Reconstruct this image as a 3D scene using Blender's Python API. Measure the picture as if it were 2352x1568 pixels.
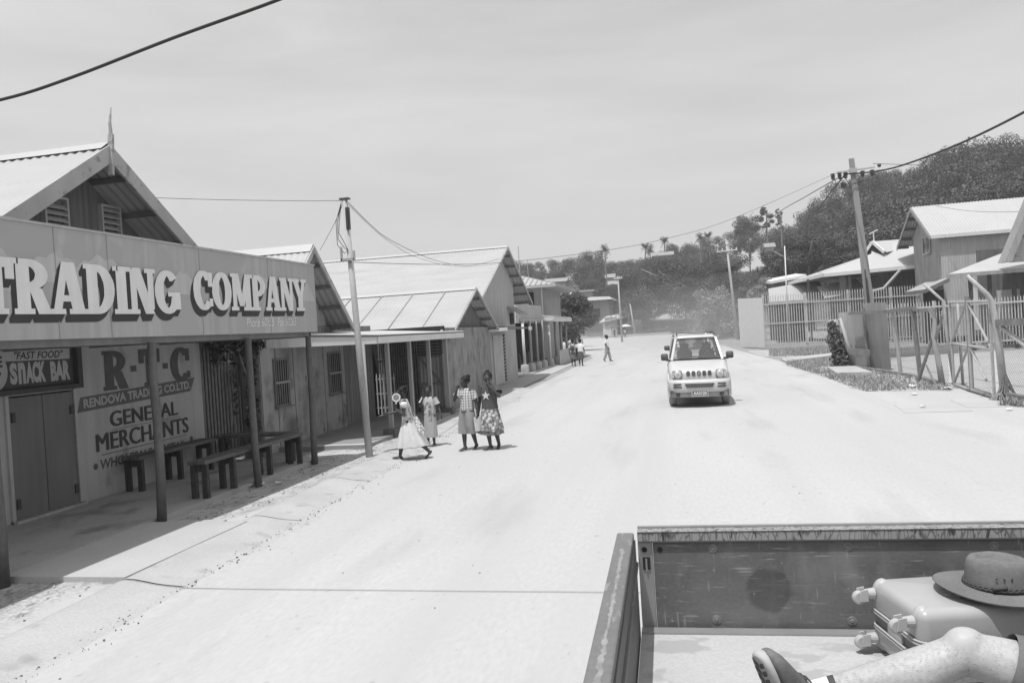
import bpy, bmesh, math, random
import numpy as np
from mathutils import Vector, Matrix, Euler, noise as mnoise
R_ = math.radians
random.seed(7)
for o in list(bpy.data.objects): bpy.data.objects.remove(o)
SC = bpy.context.scene
COL = SC.collection
# ------------------------------------------------------------------ camera
CAMZ = 2.03
cd = bpy.data.cameras.new('camera'); cam = bpy.data.objects.new('camera', cd); COL.objects.link(cam)
cd.lens = 28.0; cd.sensor_width = 36.0; cd.clip_start = 0.05; cd.clip_end = 3000
cam.location = (0, 0, CAMZ)
CR = (Matrix.Rotation(R_(12.16), 3, 'Z') @ Matrix.Rotation(R_(90 - .69), 3, 'X') @ Matrix.Rotation(R_(-3.5), 3, 'Z'))
cam.rotation_euler = CR.to_euler()
SC.camera = cam
# ------------------------------------------------------------------ sky, sun, exposure
SUN = Vector((-.15, -.30, 1.0)).normalized()
EL = math.asin(SUN.z); AZ = math.atan2(SUN.x, SUN.y)
w = bpy.data.worlds.new('World'); SC.world = w; w.use_nodes = True
nt = w.node_tree; nt.nodes.clear()
N = nt.nodes.new
sky = N('ShaderNodeTexSky'); sky.sky_type = 'NISHITA'; sky.sun_disc = False
sky.sun_elevation = EL; sky.sun_rotation = AZ; sky.dust_density = 3.0; sky.air_density = 1.0; sky.ozone_density = 1.0
bw = N('ShaderNodeRGBToBW'); bg = N('ShaderNodeBackground'); bg.inputs['Strength'].default_value = .118
wo = N('ShaderNodeOutputWorld')
tc = N('ShaderNodeTexCoord'); mp = N('ShaderNodeMapping')
mp.inputs['Scale'].default_value = (1.0, 1.9, 7.5); mp.inputs['Rotation'].default_value = (0, R_(9), R_(20))
n1 = N('ShaderNodeTexNoise'); n1.inputs['Scale'].default_value = 1.3; n1.inputs['Detail'].default_value = 7; n1.inputs['Roughness'].default_value = .55
n1.inputs['Distortion'].default_value = .35
mr = N('ShaderNodeMapRange'); mr.inputs['From Min'].default_value = .34; mr.inputs['From Max'].default_value = .70
mr.inputs['To Min'].default_value = 0; mr.inputs['To Max'].default_value = 1
# thin high cloud: added on top of the clear sky's own light
mixc = N('ShaderNodeMix'); mixc.data_type = 'FLOAT'
mixc.inputs['B'].default_value = 5.0
mul = N('ShaderNodeMath'); mul.operation = 'MULTIPLY'; mul.inputs[1].default_value = .40
add = N('ShaderNodeMath'); add.operation = 'ADD'; add.inputs[1].default_value = .52
L = nt.links.new
L(tc.outputs['Generated'], mp.inputs['Vector']); L(mp.outputs[0], n1.inputs['Vector']); L(n1.outputs[0], mr.inputs['Value'])
L(sky.outputs[0], bw.inputs[0]); L(mr.outputs[0], mul.inputs[0]); L(mul.outputs[0], add.inputs[0])
L(add.outputs[0], mixc.inputs['Factor']); L(bw.outputs[0], mixc.inputs['A'])
L(mixc.outputs[0], bg.inputs[0]); L(bg.outputs[0], wo.inputs[0])
sd = bpy.data.lights.new('sun', 'SUN'); sun = bpy.data.objects.new('sun', sd); COL.objects.link(sun)
sd.energy = 3.2; sd.angle = R_(.53); sd.color = (1, 1, 1)
sun.rotation_euler = SUN.to_track_quat('Z', 'Y').to_euler(); sun.location = (0, 0, 60)
SC.view_settings.view_transform = 'Standard'; SC.view_settings.look = 'None'
SC.view_settings.exposure = .42; SC.view_settings.gamma = 1; SC.view_settings.use_curve_mapping = False
SC.render.engine = 'CYCLES'
SC.cycles.max_bounces = 8; SC.cycles.diffuse_bounces = 4; SC.cycles.glossy_bounces = 3; SC.cycles.transparent_max_bounces = 24
SC.cycles.volume_bounces = 0
SC.cycles.use_denoising = True
# ------------------------------------------------------------------ surveying helpers (photo point + known depth -> metres)
def ray(x, y): return CR @ Vector(((x - 1176) / 1829., -(y - 784) / 1829., -1))
def aty(x, y, Y): d = ray(x, y); return Vector((0, 0, CAMZ)) + d * (Y / d.y)
def atx(x, y, X): d = ray(x, y); return Vector((0, 0, CAMZ)) + d * (X / d.x)
def atz(x, y, z=0.): d = ray(x, y); return Vector((0, 0, CAMZ)) + d * ((z - CAMZ) / d.z)
# ------------------------------------------------------------------ materials
MATS = {}
def mat(name, v, rough=.85, var=.15, scale=3., stretch=(1, 1, 1), fine=.0, fscale=40., bump=0., bscale=30., metal=0., spec=.3,
        streak=0., blotch=None, emit=None):
    """grey procedural surface: a wide noise, a fine noise, vertical streaks and optional blotches of another value"""
    if name in MATS: return MATS[name]
    m = bpy.data.materials.new(name); m.use_nodes = True; MATS[name] = m
    t = m.node_tree; b = t.nodes['Principled BSDF']; nn = t.nodes.new; ln = t.links.new
    b.inputs['Roughness'].default_value = rough; b.inputs['Metallic'].default_value = metal
    b.inputs['Specular IOR Level'].default_value = spec
    c = nn('ShaderNodeTexCoord'); p = nn('ShaderNodeMapping'); p.inputs['Scale'].default_value = stretch
    ln(c.outputs['Object'], p.inputs['Vector'])
    def noisef(sc, det=5, st=None):
        q = p
        if st:
            q = nn('ShaderNodeMapping'); q.inputs['Scale'].default_value = st; ln(c.outputs['Object'], q.inputs['Vector'])
        a = nn('ShaderNodeTexNoise'); a.inputs['Scale'].default_value = sc; a.inputs['Detail'].default_value = det
        ln(q.outputs[0], a.inputs['Vector']); return a.outputs[0]
    def rng(src, a0, a1, b0, b1):
        r = nn('ShaderNodeMapRange'); r.inputs['From Min'].default_value = a0; r.inputs['From Max'].default_value = a1
        r.inputs['To Min'].default_value = b0; r.inputs['To Max'].default_value = b1; ln(src, r.inputs['Value']); return r.outputs[0]
    def mth(op, a, bb):
        r = nn('ShaderNodeMath'); r.operation = op
        for i, s in enumerate((a, bb)):
            if isinstance(s, (int, float)): r.inputs[i].default_value = s
            else: ln(s, r.inputs[i])
        return r.outputs[0]
    val = rng(noisef(scale), .3, .7, v * (1 - var), v * (1 + var))
    if fine: val = mth('MULTIPLY', val, rng(noisef(fscale, 3), .3, .7, 1 - fine, 1 + fine))
    if streak: val = mth('MULTIPLY', val, rng(noisef(1., 4, (9, 9, .5)), .38, .66, 1 - streak, 1 + streak * .3))
    for bl in ([blotch] if blotch and not isinstance(blotch, list) else (blotch or [])):
        bv, bs, lo, hi, bst = bl
        f = rng(noisef(bs, 6, bst), lo, hi, 0, 1)
        x = nn('ShaderNodeMix'); x.data_type = 'FLOAT'; ln(f, x.inputs['Factor']); ln(val, x.inputs['A']); x.inputs['B'].default_value = bv
        val = x.outputs[0]
    ln(val, b.inputs['Base Color'])
    if bump:
        bb = nn('ShaderNodeBump'); bb.inputs['Strength'].default_value = bump; bb.inputs['Distance'].default_value = .02
        ln(noisef(bscale, 4), bb.inputs['Height']); ln(bb.outputs[0], b.inputs['Normal'])
    if emit: b.inputs['Emission Strength'].default_value = emit
    return m
def glass_mat(name, tint=.75, refl=.12, rough=.03):
    if name in MATS: return MATS[name]
    m = bpy.data.materials.new(name); m.use_nodes = True; MATS[name] = m
    t = m.node_tree; t.nodes.clear(); nn = t.nodes.new
    o = nn('ShaderNodeOutputMaterial'); mx = nn('ShaderNodeMixShader'); tr = nn('ShaderNodeBsdfTransparent'); gl = nn('ShaderNodeBsdfGlossy')
    tr.inputs[0].default_value = (tint, tint, tint, 1); gl.inputs['Roughness'].default_value = rough; gl.inputs[0].default_value = (.9, .9, .9, 1)
    fr = nn('ShaderNodeFresnel'); fr.inputs[0].default_value = 1.5
    ad = nn('ShaderNodeMath'); ad.inputs[1].default_value = refl
    t.links.new(fr.outputs[0], ad.inputs[0]); t.links.new(ad.outputs[0], mx.inputs[0])
    t.links.new(tr.outputs[0], mx.inputs[1]); t.links.new(gl.outputs[0], mx.inputs[2]); t.links.new(mx.outputs[0], o.inputs[0])
    return m
def leaf_mat(name, v, var=.35, trans=.25):
    if name in MATS: return MATS[name]
    m = bpy.data.materials.new(name); m.use_nodes = True; MATS[name] = m
    t = m.node_tree; b = t.nodes['Principled BSDF']; nn = t.nodes.new; ln = t.links.new
    b.inputs['Roughness'].default_value = .55; b.inputs['Specular IOR Level'].default_value = .35
    g = nn('ShaderNodeNewGeometry'); r = nn('ShaderNodeMapRange'); r.inputs['To Min'].default_value = v * (1 - var); r.inputs['To Max'].default_value = v * (1 + var)
    ln(g.outputs['Random Per Island'], r.inputs['Value']); ln(r.outputs[0], b.inputs['Base Color'])
    tl = nn('ShaderNodeBsdfTranslucent'); mx = nn('ShaderNodeMixShader'); mx.inputs[0].default_value = trans
    ln(r.outputs[0], tl.inputs[0]); ln(b.outputs[0], mx.inputs[1]); ln(tl.outputs[0], mx.inputs[2])
    ln(mx.outputs[0], t.nodes['Material Output'].inputs[0])
    return m
def pattern_mat(name, kind, a, bval, s1, s2=None, rough=.9):
    """cloth prints: plaid, check, floral, dots"""
    if name in MATS: return MATS[name]
    m = bpy.data.materials.new(name); m.use_nodes = True; MATS[name] = m
    t = m.node_tree; b = t.nodes['Principled BSDF']; nn = t.nodes.new; ln = t.links.new
    b.inputs['Roughness'].default_value = rough; b.inputs['Specular IOR Level'].default_value = .15
    c = nn('ShaderNodeTexCoord')
    def rmp(src, stops):
        r = nn('ShaderNodeValToRGB'); r.color_ramp.interpolation = 'LINEAR'
        e = r.color_ramp.elements
        while len(e) < len(stops): e.new(.5)
        for i, (p, v) in enumerate(stops): e[i].position = p; e[i].color = (v, v, v, 1)
        ln(src, r.inputs[0]); return r.outputs[0]
    if kind == 'plaid':
        outs = []
        for d in ('X', 'Z'):
            wv = nn('ShaderNodeTexWave'); wv.bands_direction = d; wv.inputs['Scale'].default_value = s1; ln(c.outputs['Object'], wv.inputs[0])
            outs.append(rmp(wv.outputs[1], [(0, bval), (.3, bval), (.45, a), (1, a)]))
        x = nn('ShaderNodeMix'); x.data_type = 'RGBA'; x.inputs[0].default_value = .5; ln(outs[0], x.inputs[6]); ln(outs[1], x.inputs[7]); col = x.outputs[2]
    elif kind == 'check':
        ck = nn('ShaderNodeTexChecker'); ck.inputs['Scale'].default_value = s1; ck.inputs[1].default_value = (a, a, a, 1); ck.inputs[2].default_value = (bval, bval, bval, 1)
        mpn = nn('ShaderNodeMapping'); mpn.inputs['Rotation'].default_value = (.3, .78, .2); ln(c.outputs['Object'], mpn.inputs[0]); ln(mpn.outputs[0], ck.inputs[0]); col = ck.outputs[0]
    else:
        vo = nn('ShaderNodeTexVoronoi'); vo.inputs['Scale'].default_value = s1; ln(c.outputs['Object'], vo.inputs['Vector'])
        col = rmp(vo.outputs['Distance'], [(0, a), (.35, a), (.5, bval), (1, bval)])
        if kind == 'floral':
            ns = nn('ShaderNodeTexNoise'); ns.inputs['Scale'].default_value = s1 * 2.2; ln(c.outputs['Object'], ns.inputs[0])
            c2 = rmp(ns.outputs[0], [(.4, a * .8), (.6, bval)])
            x = nn('ShaderNodeMix'); x.data_type = 'RGBA'; x.inputs[0].default_value = .45; ln(col, x.inputs[6]); ln(c2, x.inputs[7]); col = x.outputs[2]
    ln(col, b.inputs['Base Color']); return m
# ------------------------------------------------------------------ objects
ORG = {}
def tag(o, label=None, cat=None, group=None, kind=None):
    if label: o['label'] = label
    if cat: o['category'] = cat
    if group: o['group'] = group
    if kind: o['kind'] = kind
    return o
def thing(name, label, cat, loc=(0, 0, 0), group=None):
    o = bpy.data.objects.new(name, None); o.empty_display_size = .2; COL.objects.link(o); o.location = loc; ORG[o] = Vector(loc)
    return tag(o, label, cat, group)
def finish(name, me, m, parent=None, smooth=False):
    for x in (m if isinstance(m, (list, tuple)) else [m]): me.materials.append(x)
    o = bpy.data.objects.new(name, me); COL.objects.link(o)
    if parent is not None: o.parent = parent; ORG[o] = ORG[parent]
    else: ORG[o] = Vector((0, 0, 0))
    if smooth and len(me.polygons): me.polygons.foreach_set('use_smooth', [True] * len(me.polygons))
    return o
class MB:
    def __init__(s): s.v = []; s.f = []; s.mi = []; s.cur = 0
    def mat(s, i): s.cur = i; return s
    def add(s, vs, fs):
        n = len(s.v); s.v += [tuple(x) for x in vs]; s.f += [tuple(i + n for i in f) for f in fs]; s.mi += [s.cur] * len(fs); return s
    def poly(s, pts): return s.add(pts, [tuple(range(len(pts)))])
    def box(s, x0, x1, y0, y1, z0, z1):
        return s.hexa([(x0, y0, z0), (x1, y0, z0), (x1, y1, z0), (x0, y1, z0), (x0, y0, z1), (x1, y0, z1), (x1, y1, z1), (x0, y1, z1)])
    def hexa(s, p): return s.add(p, [(0, 3, 2, 1), (4, 5, 6, 7), (0, 1, 5, 4), (1, 2, 6, 5), (2, 3, 7, 6), (3, 0, 4, 7)])
    def bar(s, p, q, a, b=None, up=(0, 0, 1)):
        p = Vector(p); q = Vector(q); b = b or a; d = (q - p).normalized(); up = Vector(up)
        if abs(d.dot(up)) > .98: up = Vector((0, 1, 0))
        u = d.cross(up).normalized() * (a / 2); v = d.cross(u).normalized() * (b / 2)
        return s.hexa([p - u - v, p + u - v, p + u + v, p - u + v, q - u - v, q + u - v, q + u + v, q - u + v])
    def tube(s, pts, r, n=8, cap=True, flat=1.):
        pts = [Vector(p) for p in pts]; rs = r if isinstance(r, (list, tuple)) else [r] * len(pts)
        vs = []; prev = None
        for i, p in enumerate(pts):
            d = (pts[min(i + 1, len(pts) - 1)] - pts[max(i - 1, 0)]).normalized()
            if prev is None:
                u = d.cross(Vector((0, 0, 1)))
                if u.length < .05: u = d.cross(Vector((0, 1, 0)))
            else: u = prev - d * prev.dot(d)
            u.normalize(); prev = u; v = d.cross(u)
            for k in range(n):
                a = 2 * math.pi * k / n; vs.append(p + u * math.cos(a) * rs[i] + v * math.sin(a) * rs[i] * flat)
        fs = [(i * n + k, i * n + (k + 1) % n, (i + 1) * n + (k + 1) % n, (i + 1) * n + k) for i in range(len(pts) - 1) for k in range(n)]
        if cap: fs += [tuple(range(n - 1, -1, -1)), tuple((len(pts) - 1) * n + k for k in range(n))]
        return s.add(vs, fs)
    def ell(s, c, r, nu=16, nv=10, rot=None):
        c = Vector(c); vs = []; fs = []
        r = r if isinstance(r, (list, tuple)) else (r, r, r)
        for j in range(nv + 1):
            t = math.pi * j / nv
            for k in range(nu):
                a = 2 * math.pi * k / nu
                p = Vector((r[0] * math.sin(t) * math.cos(a), r[1] * math.sin(t) * math.sin(a), r[2] * math.cos(t)))
                if rot: p = rot @ p
                vs.append(c + p)
        for j in range(nv):
            for k in range(nu): fs.append((j * nu + k, (j + 1) * nu + k, (j + 1) * nu + (k + 1) % nu, j * nu + (k + 1) % nu))
        return s.add(vs, fs)
    def rings(s, rings, cap0=True, cap1=True, closed=True):
        n = len(rings[0]); vs = [p for r in rings for p in r]; m = n if closed else n - 1
        fs = [(i * n + k, i * n + (k + 1) % n, (i + 1) * n + (k + 1) % n, (i + 1) * n + k) for i in range(len(rings) - 1) for k in range(m)]
        if cap0: fs.append(tuple(range(n - 1, -1, -1)))
        if cap1: fs.append(tuple((len(rings) - 1) * n + k for k in range(n)))
        return s.add(vs, fs)
    def lathe(s, prof, c, axis=(0, 0, 1), n=24):
        c = Vector(c); ax = Vector(axis).normalized(); u = ax.orthogonal().normalized(); v = ax.cross(u)
        return s.rings([[c + ax * h + (u * math.cos(2 * math.pi * k / n) + v * math.sin(2 * math.pi * k / n)) * r for k in range(n)] for r, h in prof])
    def corr(s, o, u, v, pitch=.12, amp=.02, th=0., seg=1):
        """corrugated sheet: waves run along v, spaced along u"""
        o = Vector(o); u = Vector(u); v = Vector(v); nrm = u.cross(v).normalized(); n = max(2, int(u.length / pitch) * 4)
        vs = []
        for j in range(seg + 1):
            for i in range(n + 1):
                vs.append(o + u * (i / n) + v * (j / seg) + nrm * amp * math.sin(i * math.pi / 2))
        fs = [(j * (n + 1) + i, j * (n + 1) + i + 1, (j + 1) * (n + 1) + i + 1, (j + 1) * (n + 1) + i) for j in range(seg) for i in range(n)]
        return s.add(vs, fs)
    def prism(s, pts, ext):
        """closed outline pushed along ext"""
        ext = Vector(ext); a = [Vector(p) for p in pts]; b = [p + ext for p in a]; n = len(a)
        return s.add(a + b, [tuple(range(n)), tuple(range(2 * n - 1, n - 1, -1))] + [(i, i + n, (i + 1) % n + n, (i + 1) % n) for i in range(n)])
    def mesh(s, name, off=(0, 0, 0)):
        me = bpy.data.meshes.new(name); ox, oy, oz = off
        me.from_pydata([(x - ox, y - oy, z - oz) for x, y, z in s.v], [], s.f)
        if any(s.mi): me.polygons.foreach_set('material_index', s.mi)
        me.update(); return me
    def build(s, name, m, parent=None, smooth=False, bevel=0., sub=0, remesh=0., sm=0):
        me = s.mesh(name, ORG[parent] if parent is not None else (0, 0, 0))
        o = finish(name, me, m, parent, smooth)
        if bevel:
            b = o.modifiers.new('bevel', 'BEVEL'); b.width = bevel; b.segments = 2; b.limit_method = 'ANGLE'; b.angle_limit = R_(35)
        if remesh:
            b = o.modifiers.new('remesh', 'REMESH'); b.mode = 'VOXEL'; b.voxel_size = remesh; b.use_smooth_shade = True
        if sm:
            b = o.modifiers.new('smooth', 'SMOOTH'); b.iterations = sm; b.factor = .5
        if sub:
            b = o.modifiers.new('sub', 'SUBSURF'); b.levels = sub; b.render_levels = sub
        return o
def copy_thing(o, loc=None, rotz=None, scale=None, label=None, parent=None):
    c = o.copy(); COL.objects.link(c)
    if parent is not None: c.parent = parent
    if loc is not None: c.location = loc
    if rotz is not None: c.rotation_euler.z = rotz
    if scale is not None: c.scale = scale if isinstance(scale, (tuple, list)) else (scale,) * 3
    if label: c['label'] = label
    for ch in [x for x in bpy.data.objects if x.parent == o]: copy_thing(ch, parent=c)
    return c
def struct(name, mb, m, smooth=False): return tag(mb.build(name, m, None, smooth), kind='structure')
# ------------------------------------------------------------------ lettering
def text(mb, s, o, u, v, bold=.0, shear=0., eps=None):
    """s fitted into the parallelogram o, u, v"""
    c = bpy.data.curves.new('t', 'FONT'); c.body = s; c.offset = bold; c.shear = shear; c.resolution_u = 3; c.fill_mode = 'FRONT'
    t = bpy.data.objects.new('t', c); COL.objects.link(t)
    dg = bpy.context.evaluated_depsgraph_get(); me = bpy.data.meshes.new_from_object(t.evaluated_get(dg))
    P = [x.co.copy() for x in me.vertices]; F = [tuple(p.vertices) for p in me.polygons]
    bpy.data.objects.remove(t); bpy.data.curves.remove(c); bpy.data.meshes.remove(me)
    x0 = min(p.x for p in P); x1 = max(p.x for p in P); y0 = min(p.y for p in P); y1 = max(p.y for p in P)
    o = Vector(o); u = Vector(u); v = Vector(v)
    mb.add([o + u * ((p.x - x0) / (x1 - x0)) + v * ((p.y - y0) / (y1 - y0)) for p in P], F)
def _rc(a, b, c, d): return [(a, b), (c, b), (c, d), (a, d)]
def _arc(cx, cy, rx, ry, wx, wy, a0, a1, n=14):
    out = []
    for i in range(n):
        q = []
        for t, k in ((i, 1), (i + 1, 1), (i + 1, 0), (i, 0)):
            a = R_(a0 + (a1 - a0) * t / n); q.append((cx + (rx - (0 if k else wx)) * math.cos(a), cy + (ry - (0 if k else wy)) * math.sin(a)))
        out.append(q)
    return out
def slab(ch):
    r = _rc
    return {
     'T': (.8, [r(.27, 0, .53, .82), r(0, .82, .8, 1), r(0, .62, .14, .82), r(.66, .62, .8, .82), r(.17, 0, .27, .1), r(.53, 0, .63, .1)]),
     'R': (.86, [r(.08, 0, .33, 1), r(0, 0, .08, .1), r(.33, 0, .42, .1), r(0, .9, .08, 1), [(.36, .5), (.62, .47), (.86, 0), (.58, 0)]] + _arc(.33, .72, .46, .28, .25, .13, -90, 90)),
     'A': (.92, [[(.08, .1), (.24, .1), (.46, 1), (.34, 1)], [(.36, 1), (.62, 1), (.86, .1), (.58, .1)], r(.24, .24, .6, .36), r(0, 0, .32, .1), r(.5, 0, .92, .1)]),
     'D': (.85, [r(.08, 0, .33, 1), r(0, 0, .08, .1), r(0, .9, .08, 1)] + _arc(.33, .5, .52, .5, .26, .13, -90, 90)),
     'I': (.46, [r(.1, 0, .36, 1), r(0, 0, .1, .1), r(.36, 0, .46, .1), r(0, .9, .1, 1), r(.36, .9, .46, 1)]),
     'N': (.9, [r(.08, .1, .22, .9), [(.08, 1), (.36, 1), (.82, 0), (.56, 0)], r(.68, .1, .82, .9), r(0, 0, .3, .1), r(0, .9, .08, 1), r(.58, .9, .9, 1)]),
     'G': (.92, _arc(.46, .5, .46, .5, .27, .13, 42, 340, 18) + [r(.66, .1, .92, .4), r(.5, .4, .92, .5)]),
     'C': (.86, _arc(.45, .5, .45, .5, .27, .13, 42, 318, 18) + [r(.7, .6, .84, .96), r(.74, .1, .84, .3)]),
     'O': (.92, _arc(.46, .5, .46, .5, .27, .13, 0, 360, 24)),
     'M': (1.12, [r(.1, .1, .24, .9), r(.78, .1, 1.04, .9), [(.1, 1), (.38, 1), (.64, .12), (.46, .12)], [(.5, .12), (.64, .12), (.98, 1), (.8, 1)], r(0, 0, .34, .1), r(.68, 0, 1.12, .1), r(0, .9, .1, 1), r(.98, .9, 1.12, 1)]),
     'P': (.8, [r(.08, 0, .33, 1), r(0, 0, .08, .1), r(.33, 0, .42, .1), r(0, .9, .08, 1)] + _arc(.33, .7, .46, .3, .25, .13, -90, 90)),
     'Y': (.9, [[(.04, .9), (.32, .9), (.54, .42), (.34, .42)], [(.64, .9), (.8, .9), (.58, .42), (.46, .42)], r(.33, .1, .59, .46), r(.2, 0, .72, .1), r(0, .9, .4, 1), r(.56, .9, .9, 1)]),
     '.': (.2, [r(.02, .42, .18, .58)]), ' ': (.5, [])}[ch]
def slab_text(mb, s, o, u, v, off=(0, 0, 0), eps=(0, 0, 0), gap=.06, bold=1.):
    W = sum(slab(c)[0] + gap for c in s) - gap
    o = Vector(o) + Vector(off); u = Vector(u); v = Vector(v); e = Vector(eps); x = 0; k = 0
    for c in s:
        w, ps = slab(c)
        for p in ps:
            k += 1
            for q_ in (-.035, .0, .035):
                k += 1; mb.poly([o + u * ((x + a + q_ * bold) / W) + v * b + e * (k % 13) for a, b in p])
        x += w + gap
# ================================================================== materials
M = {}
M['road'] = mat('road_dust', 0.42, .95, .05, .35, (1, .35, 1), fine=.05, fscale=26, bump=.22, bscale=22, spec=.1, blotch=[(.395, 1.0, .46, .72, (1.3, .035, 1)), (.345, 1.1, .56, .74, (1.0, .18, 1)), (.30, 9, .66, .76, (1, .6, 1))])
M['dirt'] = mat('dirt', 0.28, .95, .14, .8, fine=.16, fscale=30, bump=.6, bscale=18, spec=.1, blotch=(.2, 5, .56, .68, (1, 1, 1)))
M['soil'] = mat('verge_soil', 0.37, .95, .2, 2.2, fine=.3, fscale=28, bump=.8, bscale=20, spec=.1, blotch=[(.2, 7, .57, .68, (1, .8, 1)), (.44, 1.3, .5, .62, (1, .6, 1))])
M['kerb'] = mat('kerb_concrete', 0.39, .9, .08, 1.4, fine=.08, fscale=50, bump=.15, bscale=40, blotch=(.28, 3, .58, .72, (1, 1, 1)))
M['slab'] = mat('porch_concrete', 0.36, .88, .12, 1.2, fine=.08, fscale=40, bump=.15, bscale=30, blotch=(.2, 2.2, .56, .7, (1, .6, 1)))
M['apron'] = mat('apron_concrete', 0.4, .9, .07, 1., fine=.06, fscale=40, bump=.15, bscale=30)
M['grass'] = leaf_mat('grass_blade', 0.3, .45, .3)
M['shopwall'] = mat('shop_wall_paint', 0.39, .8, .06, 1.3, fine=.03, fscale=20, streak=.10, bump=.04, blotch=(.19, 2.0, .6, .75, (1, 1, .7)))
M['gablewall'] = mat('gable_board_dark', 0.17, .8, .14, 2., (1, 4, .6), streak=.25)
M['door'] = mat('door_paint', 0.16, .7, .12, 2.2, (1, 1, .5), streak=.12, blotch=(.14, 1.6, .55, .7, (1, 1, .6)))
M['darktrim'] = mat('dark_trim', 0.06, .7, .15, 5.)
M['signboard'] = mat('sign_board_paint', 0.4, .75, .06, .8, streak=.12, blotch=(.36, 1.1, .5, .53, (1, 1.2, .8)))
M['signhill'] = mat('sign_pale_wave', 0.46, .75, .04, 2., streak=.08)
M['letter'] = mat('sign_letter_pale', 0.7, .75, .04, 2., streak=.06)
M['lettershade'] = mat('sign_letter_block_dark', 0.05, .8, .1, 4.)
M['lettersoft'] = mat('sign_letter_mid', .60, .8, .05, 4.)
M['rtc'] = mat('wall_letter_grey', 0.1, .85, .12, 5.)
M['rtcdark'] = mat('wall_letter_dark', 0.06, .85, .12, 5.)
M['banner'] = mat('wall_banner_grey', 0.12, .85, .1, 3.)
M['bannerletter'] = mat('wall_letter_pale', 0.38, .85, .05, 3.)
M['snackpanel'] = mat('snack_panel_dark', 0.075, .7, .1, 3.)
M['snackpale'] = mat('snack_panel_pale', 0.4, .7, .06, 3.)
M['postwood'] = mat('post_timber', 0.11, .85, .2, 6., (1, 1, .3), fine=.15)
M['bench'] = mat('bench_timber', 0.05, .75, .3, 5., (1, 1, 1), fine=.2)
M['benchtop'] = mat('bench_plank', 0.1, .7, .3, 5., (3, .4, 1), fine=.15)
M['roofzinc'] = mat('zinc_roof', 0.37, .55, .06, .9, (1, 3, 1), streak=.0, spec=.4, blotch=(.31, 1.3, .58, .74, (.4, 3, .4)))
M['roofwhite'] = mat('white_roof', 0.42, .5, .04, .8, spec=.4)
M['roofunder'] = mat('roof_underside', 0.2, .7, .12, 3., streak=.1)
M['barge'] = mat('barge_board', 0.4, .8, .1, 2., (1, 2, 2), blotch=(.24, 4, .56, .68, (1, 2, 2)))
M['fascia'] = mat('pale_fascia', 0.6, .75, .05, 2.)
M['rafter'] = mat('rafter_timber', 0.17, .85, .2, 4.)
M['louvre'] = mat('louvre_paint', 0.42, .7, .08, 6.)
M['ply'] = mat('ply_wall', 0.32, .85, .12, 1.3, streak=.10, bump=.06, blotch=[(.15, 1.7, .50, .66, (1, 1, .9)), (.11, 6, .62, .7, (1, 1, .4))])
M['plydark'] = mat('ply_wall_rough', 0.26, .9, .18, 3., streak=.12, bump=.2, bscale=40, blotch=(.15, 2.6, .5, .66, (1, 1, .6)))
M['board'] = mat('board_wall', 0.2, .85, .14, 2., (1, 3, .5), streak=.2)
M['wallpale'] = mat('pale_sheet_wall', 0.42, .8, .06, 1., streak=.12, blotch=(.34, 1.2, .55, .72, (1, 1, .5)))
M['corrdark'] = mat('dark_corrugated', 0.14, .65, .12, 2., streak=.2)
M['corrmid'] = mat('grey_corrugated', 0.3, .6, .08, 1., streak=.15)
M['corrpale'] = mat('pale_corrugated', 0.42, .6, .08, 1., streak=.12)
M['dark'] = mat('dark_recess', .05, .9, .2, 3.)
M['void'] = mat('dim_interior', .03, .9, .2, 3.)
M['bars'] = mat('barred_iron', 0.15, .6, .2, 8.)
M['barspale'] = mat('pale_painted_iron', 0.45, .6, .08, 5.)
M['pipe'] = mat('galvanised_pipe', 0.36, .5, .1, 8., fine=.1, spec=.5)
M['polewood'] = mat('pole_timber', 0.36, .85, .15, 3., (3, 3, .3), fine=.12)
M['poleconc'] = mat('pole_weathered', 0.24, .8, .12, 2., (3, 3, .25), fine=.08)
M['wire'] = mat('cable_black', .035, .6, .1, 5.)
M['chain'] = mat('rusty_chain_wire', .13, .7, .2, 6.)
M['wiregrey'] = mat('weathered_cable', .11, .7, .1, 5.)
M['insul'] = mat('insulator_dark', .05, .35, .1, 5., spec=.5)
M['white'] = mat('white_paint', 0.58, .6, .04, 3.)
M['wood'] = mat('old_plank', .20, .9, .2, 4., fine=.2)
M['leafdark'] = leaf_mat('leaf_dark', .065, .55, .08)
M['leafmid'] = leaf_mat('leaf_mid', 0.085, .4, .25)
M['leafpale'] = leaf_mat('leaf_pale', 0.26, .35, .3)
M['leafrain'] = leaf_mat('leaf_rain_tree', .045, .4, .08)
M['palm'] = leaf_mat('palm_frond', 0.06, .35, .2)
M['bark'] = mat('bark', .20, .95, .2, 4., (2, 2, .4), bump=.5, bscale=12)
M['glassdark'] = mat('dark_window_glass', .03, .12, .1, 2., spec=.6)
M['hill'] = mat('hillside_scrub', .10, .95, .35, .25, fine=.4, fscale=1.5, blotch=(.2, .12, .55, .7, (1, 1, 1)))
M['litter'] = mat('litter_paper', 0.6, .8, .15, 12.)
M['stone'] = mat('pebble', .40, .95, .35, 9.)
M['twig'] = mat('dead_leaf', .16, .95, .3, 9.)
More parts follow.
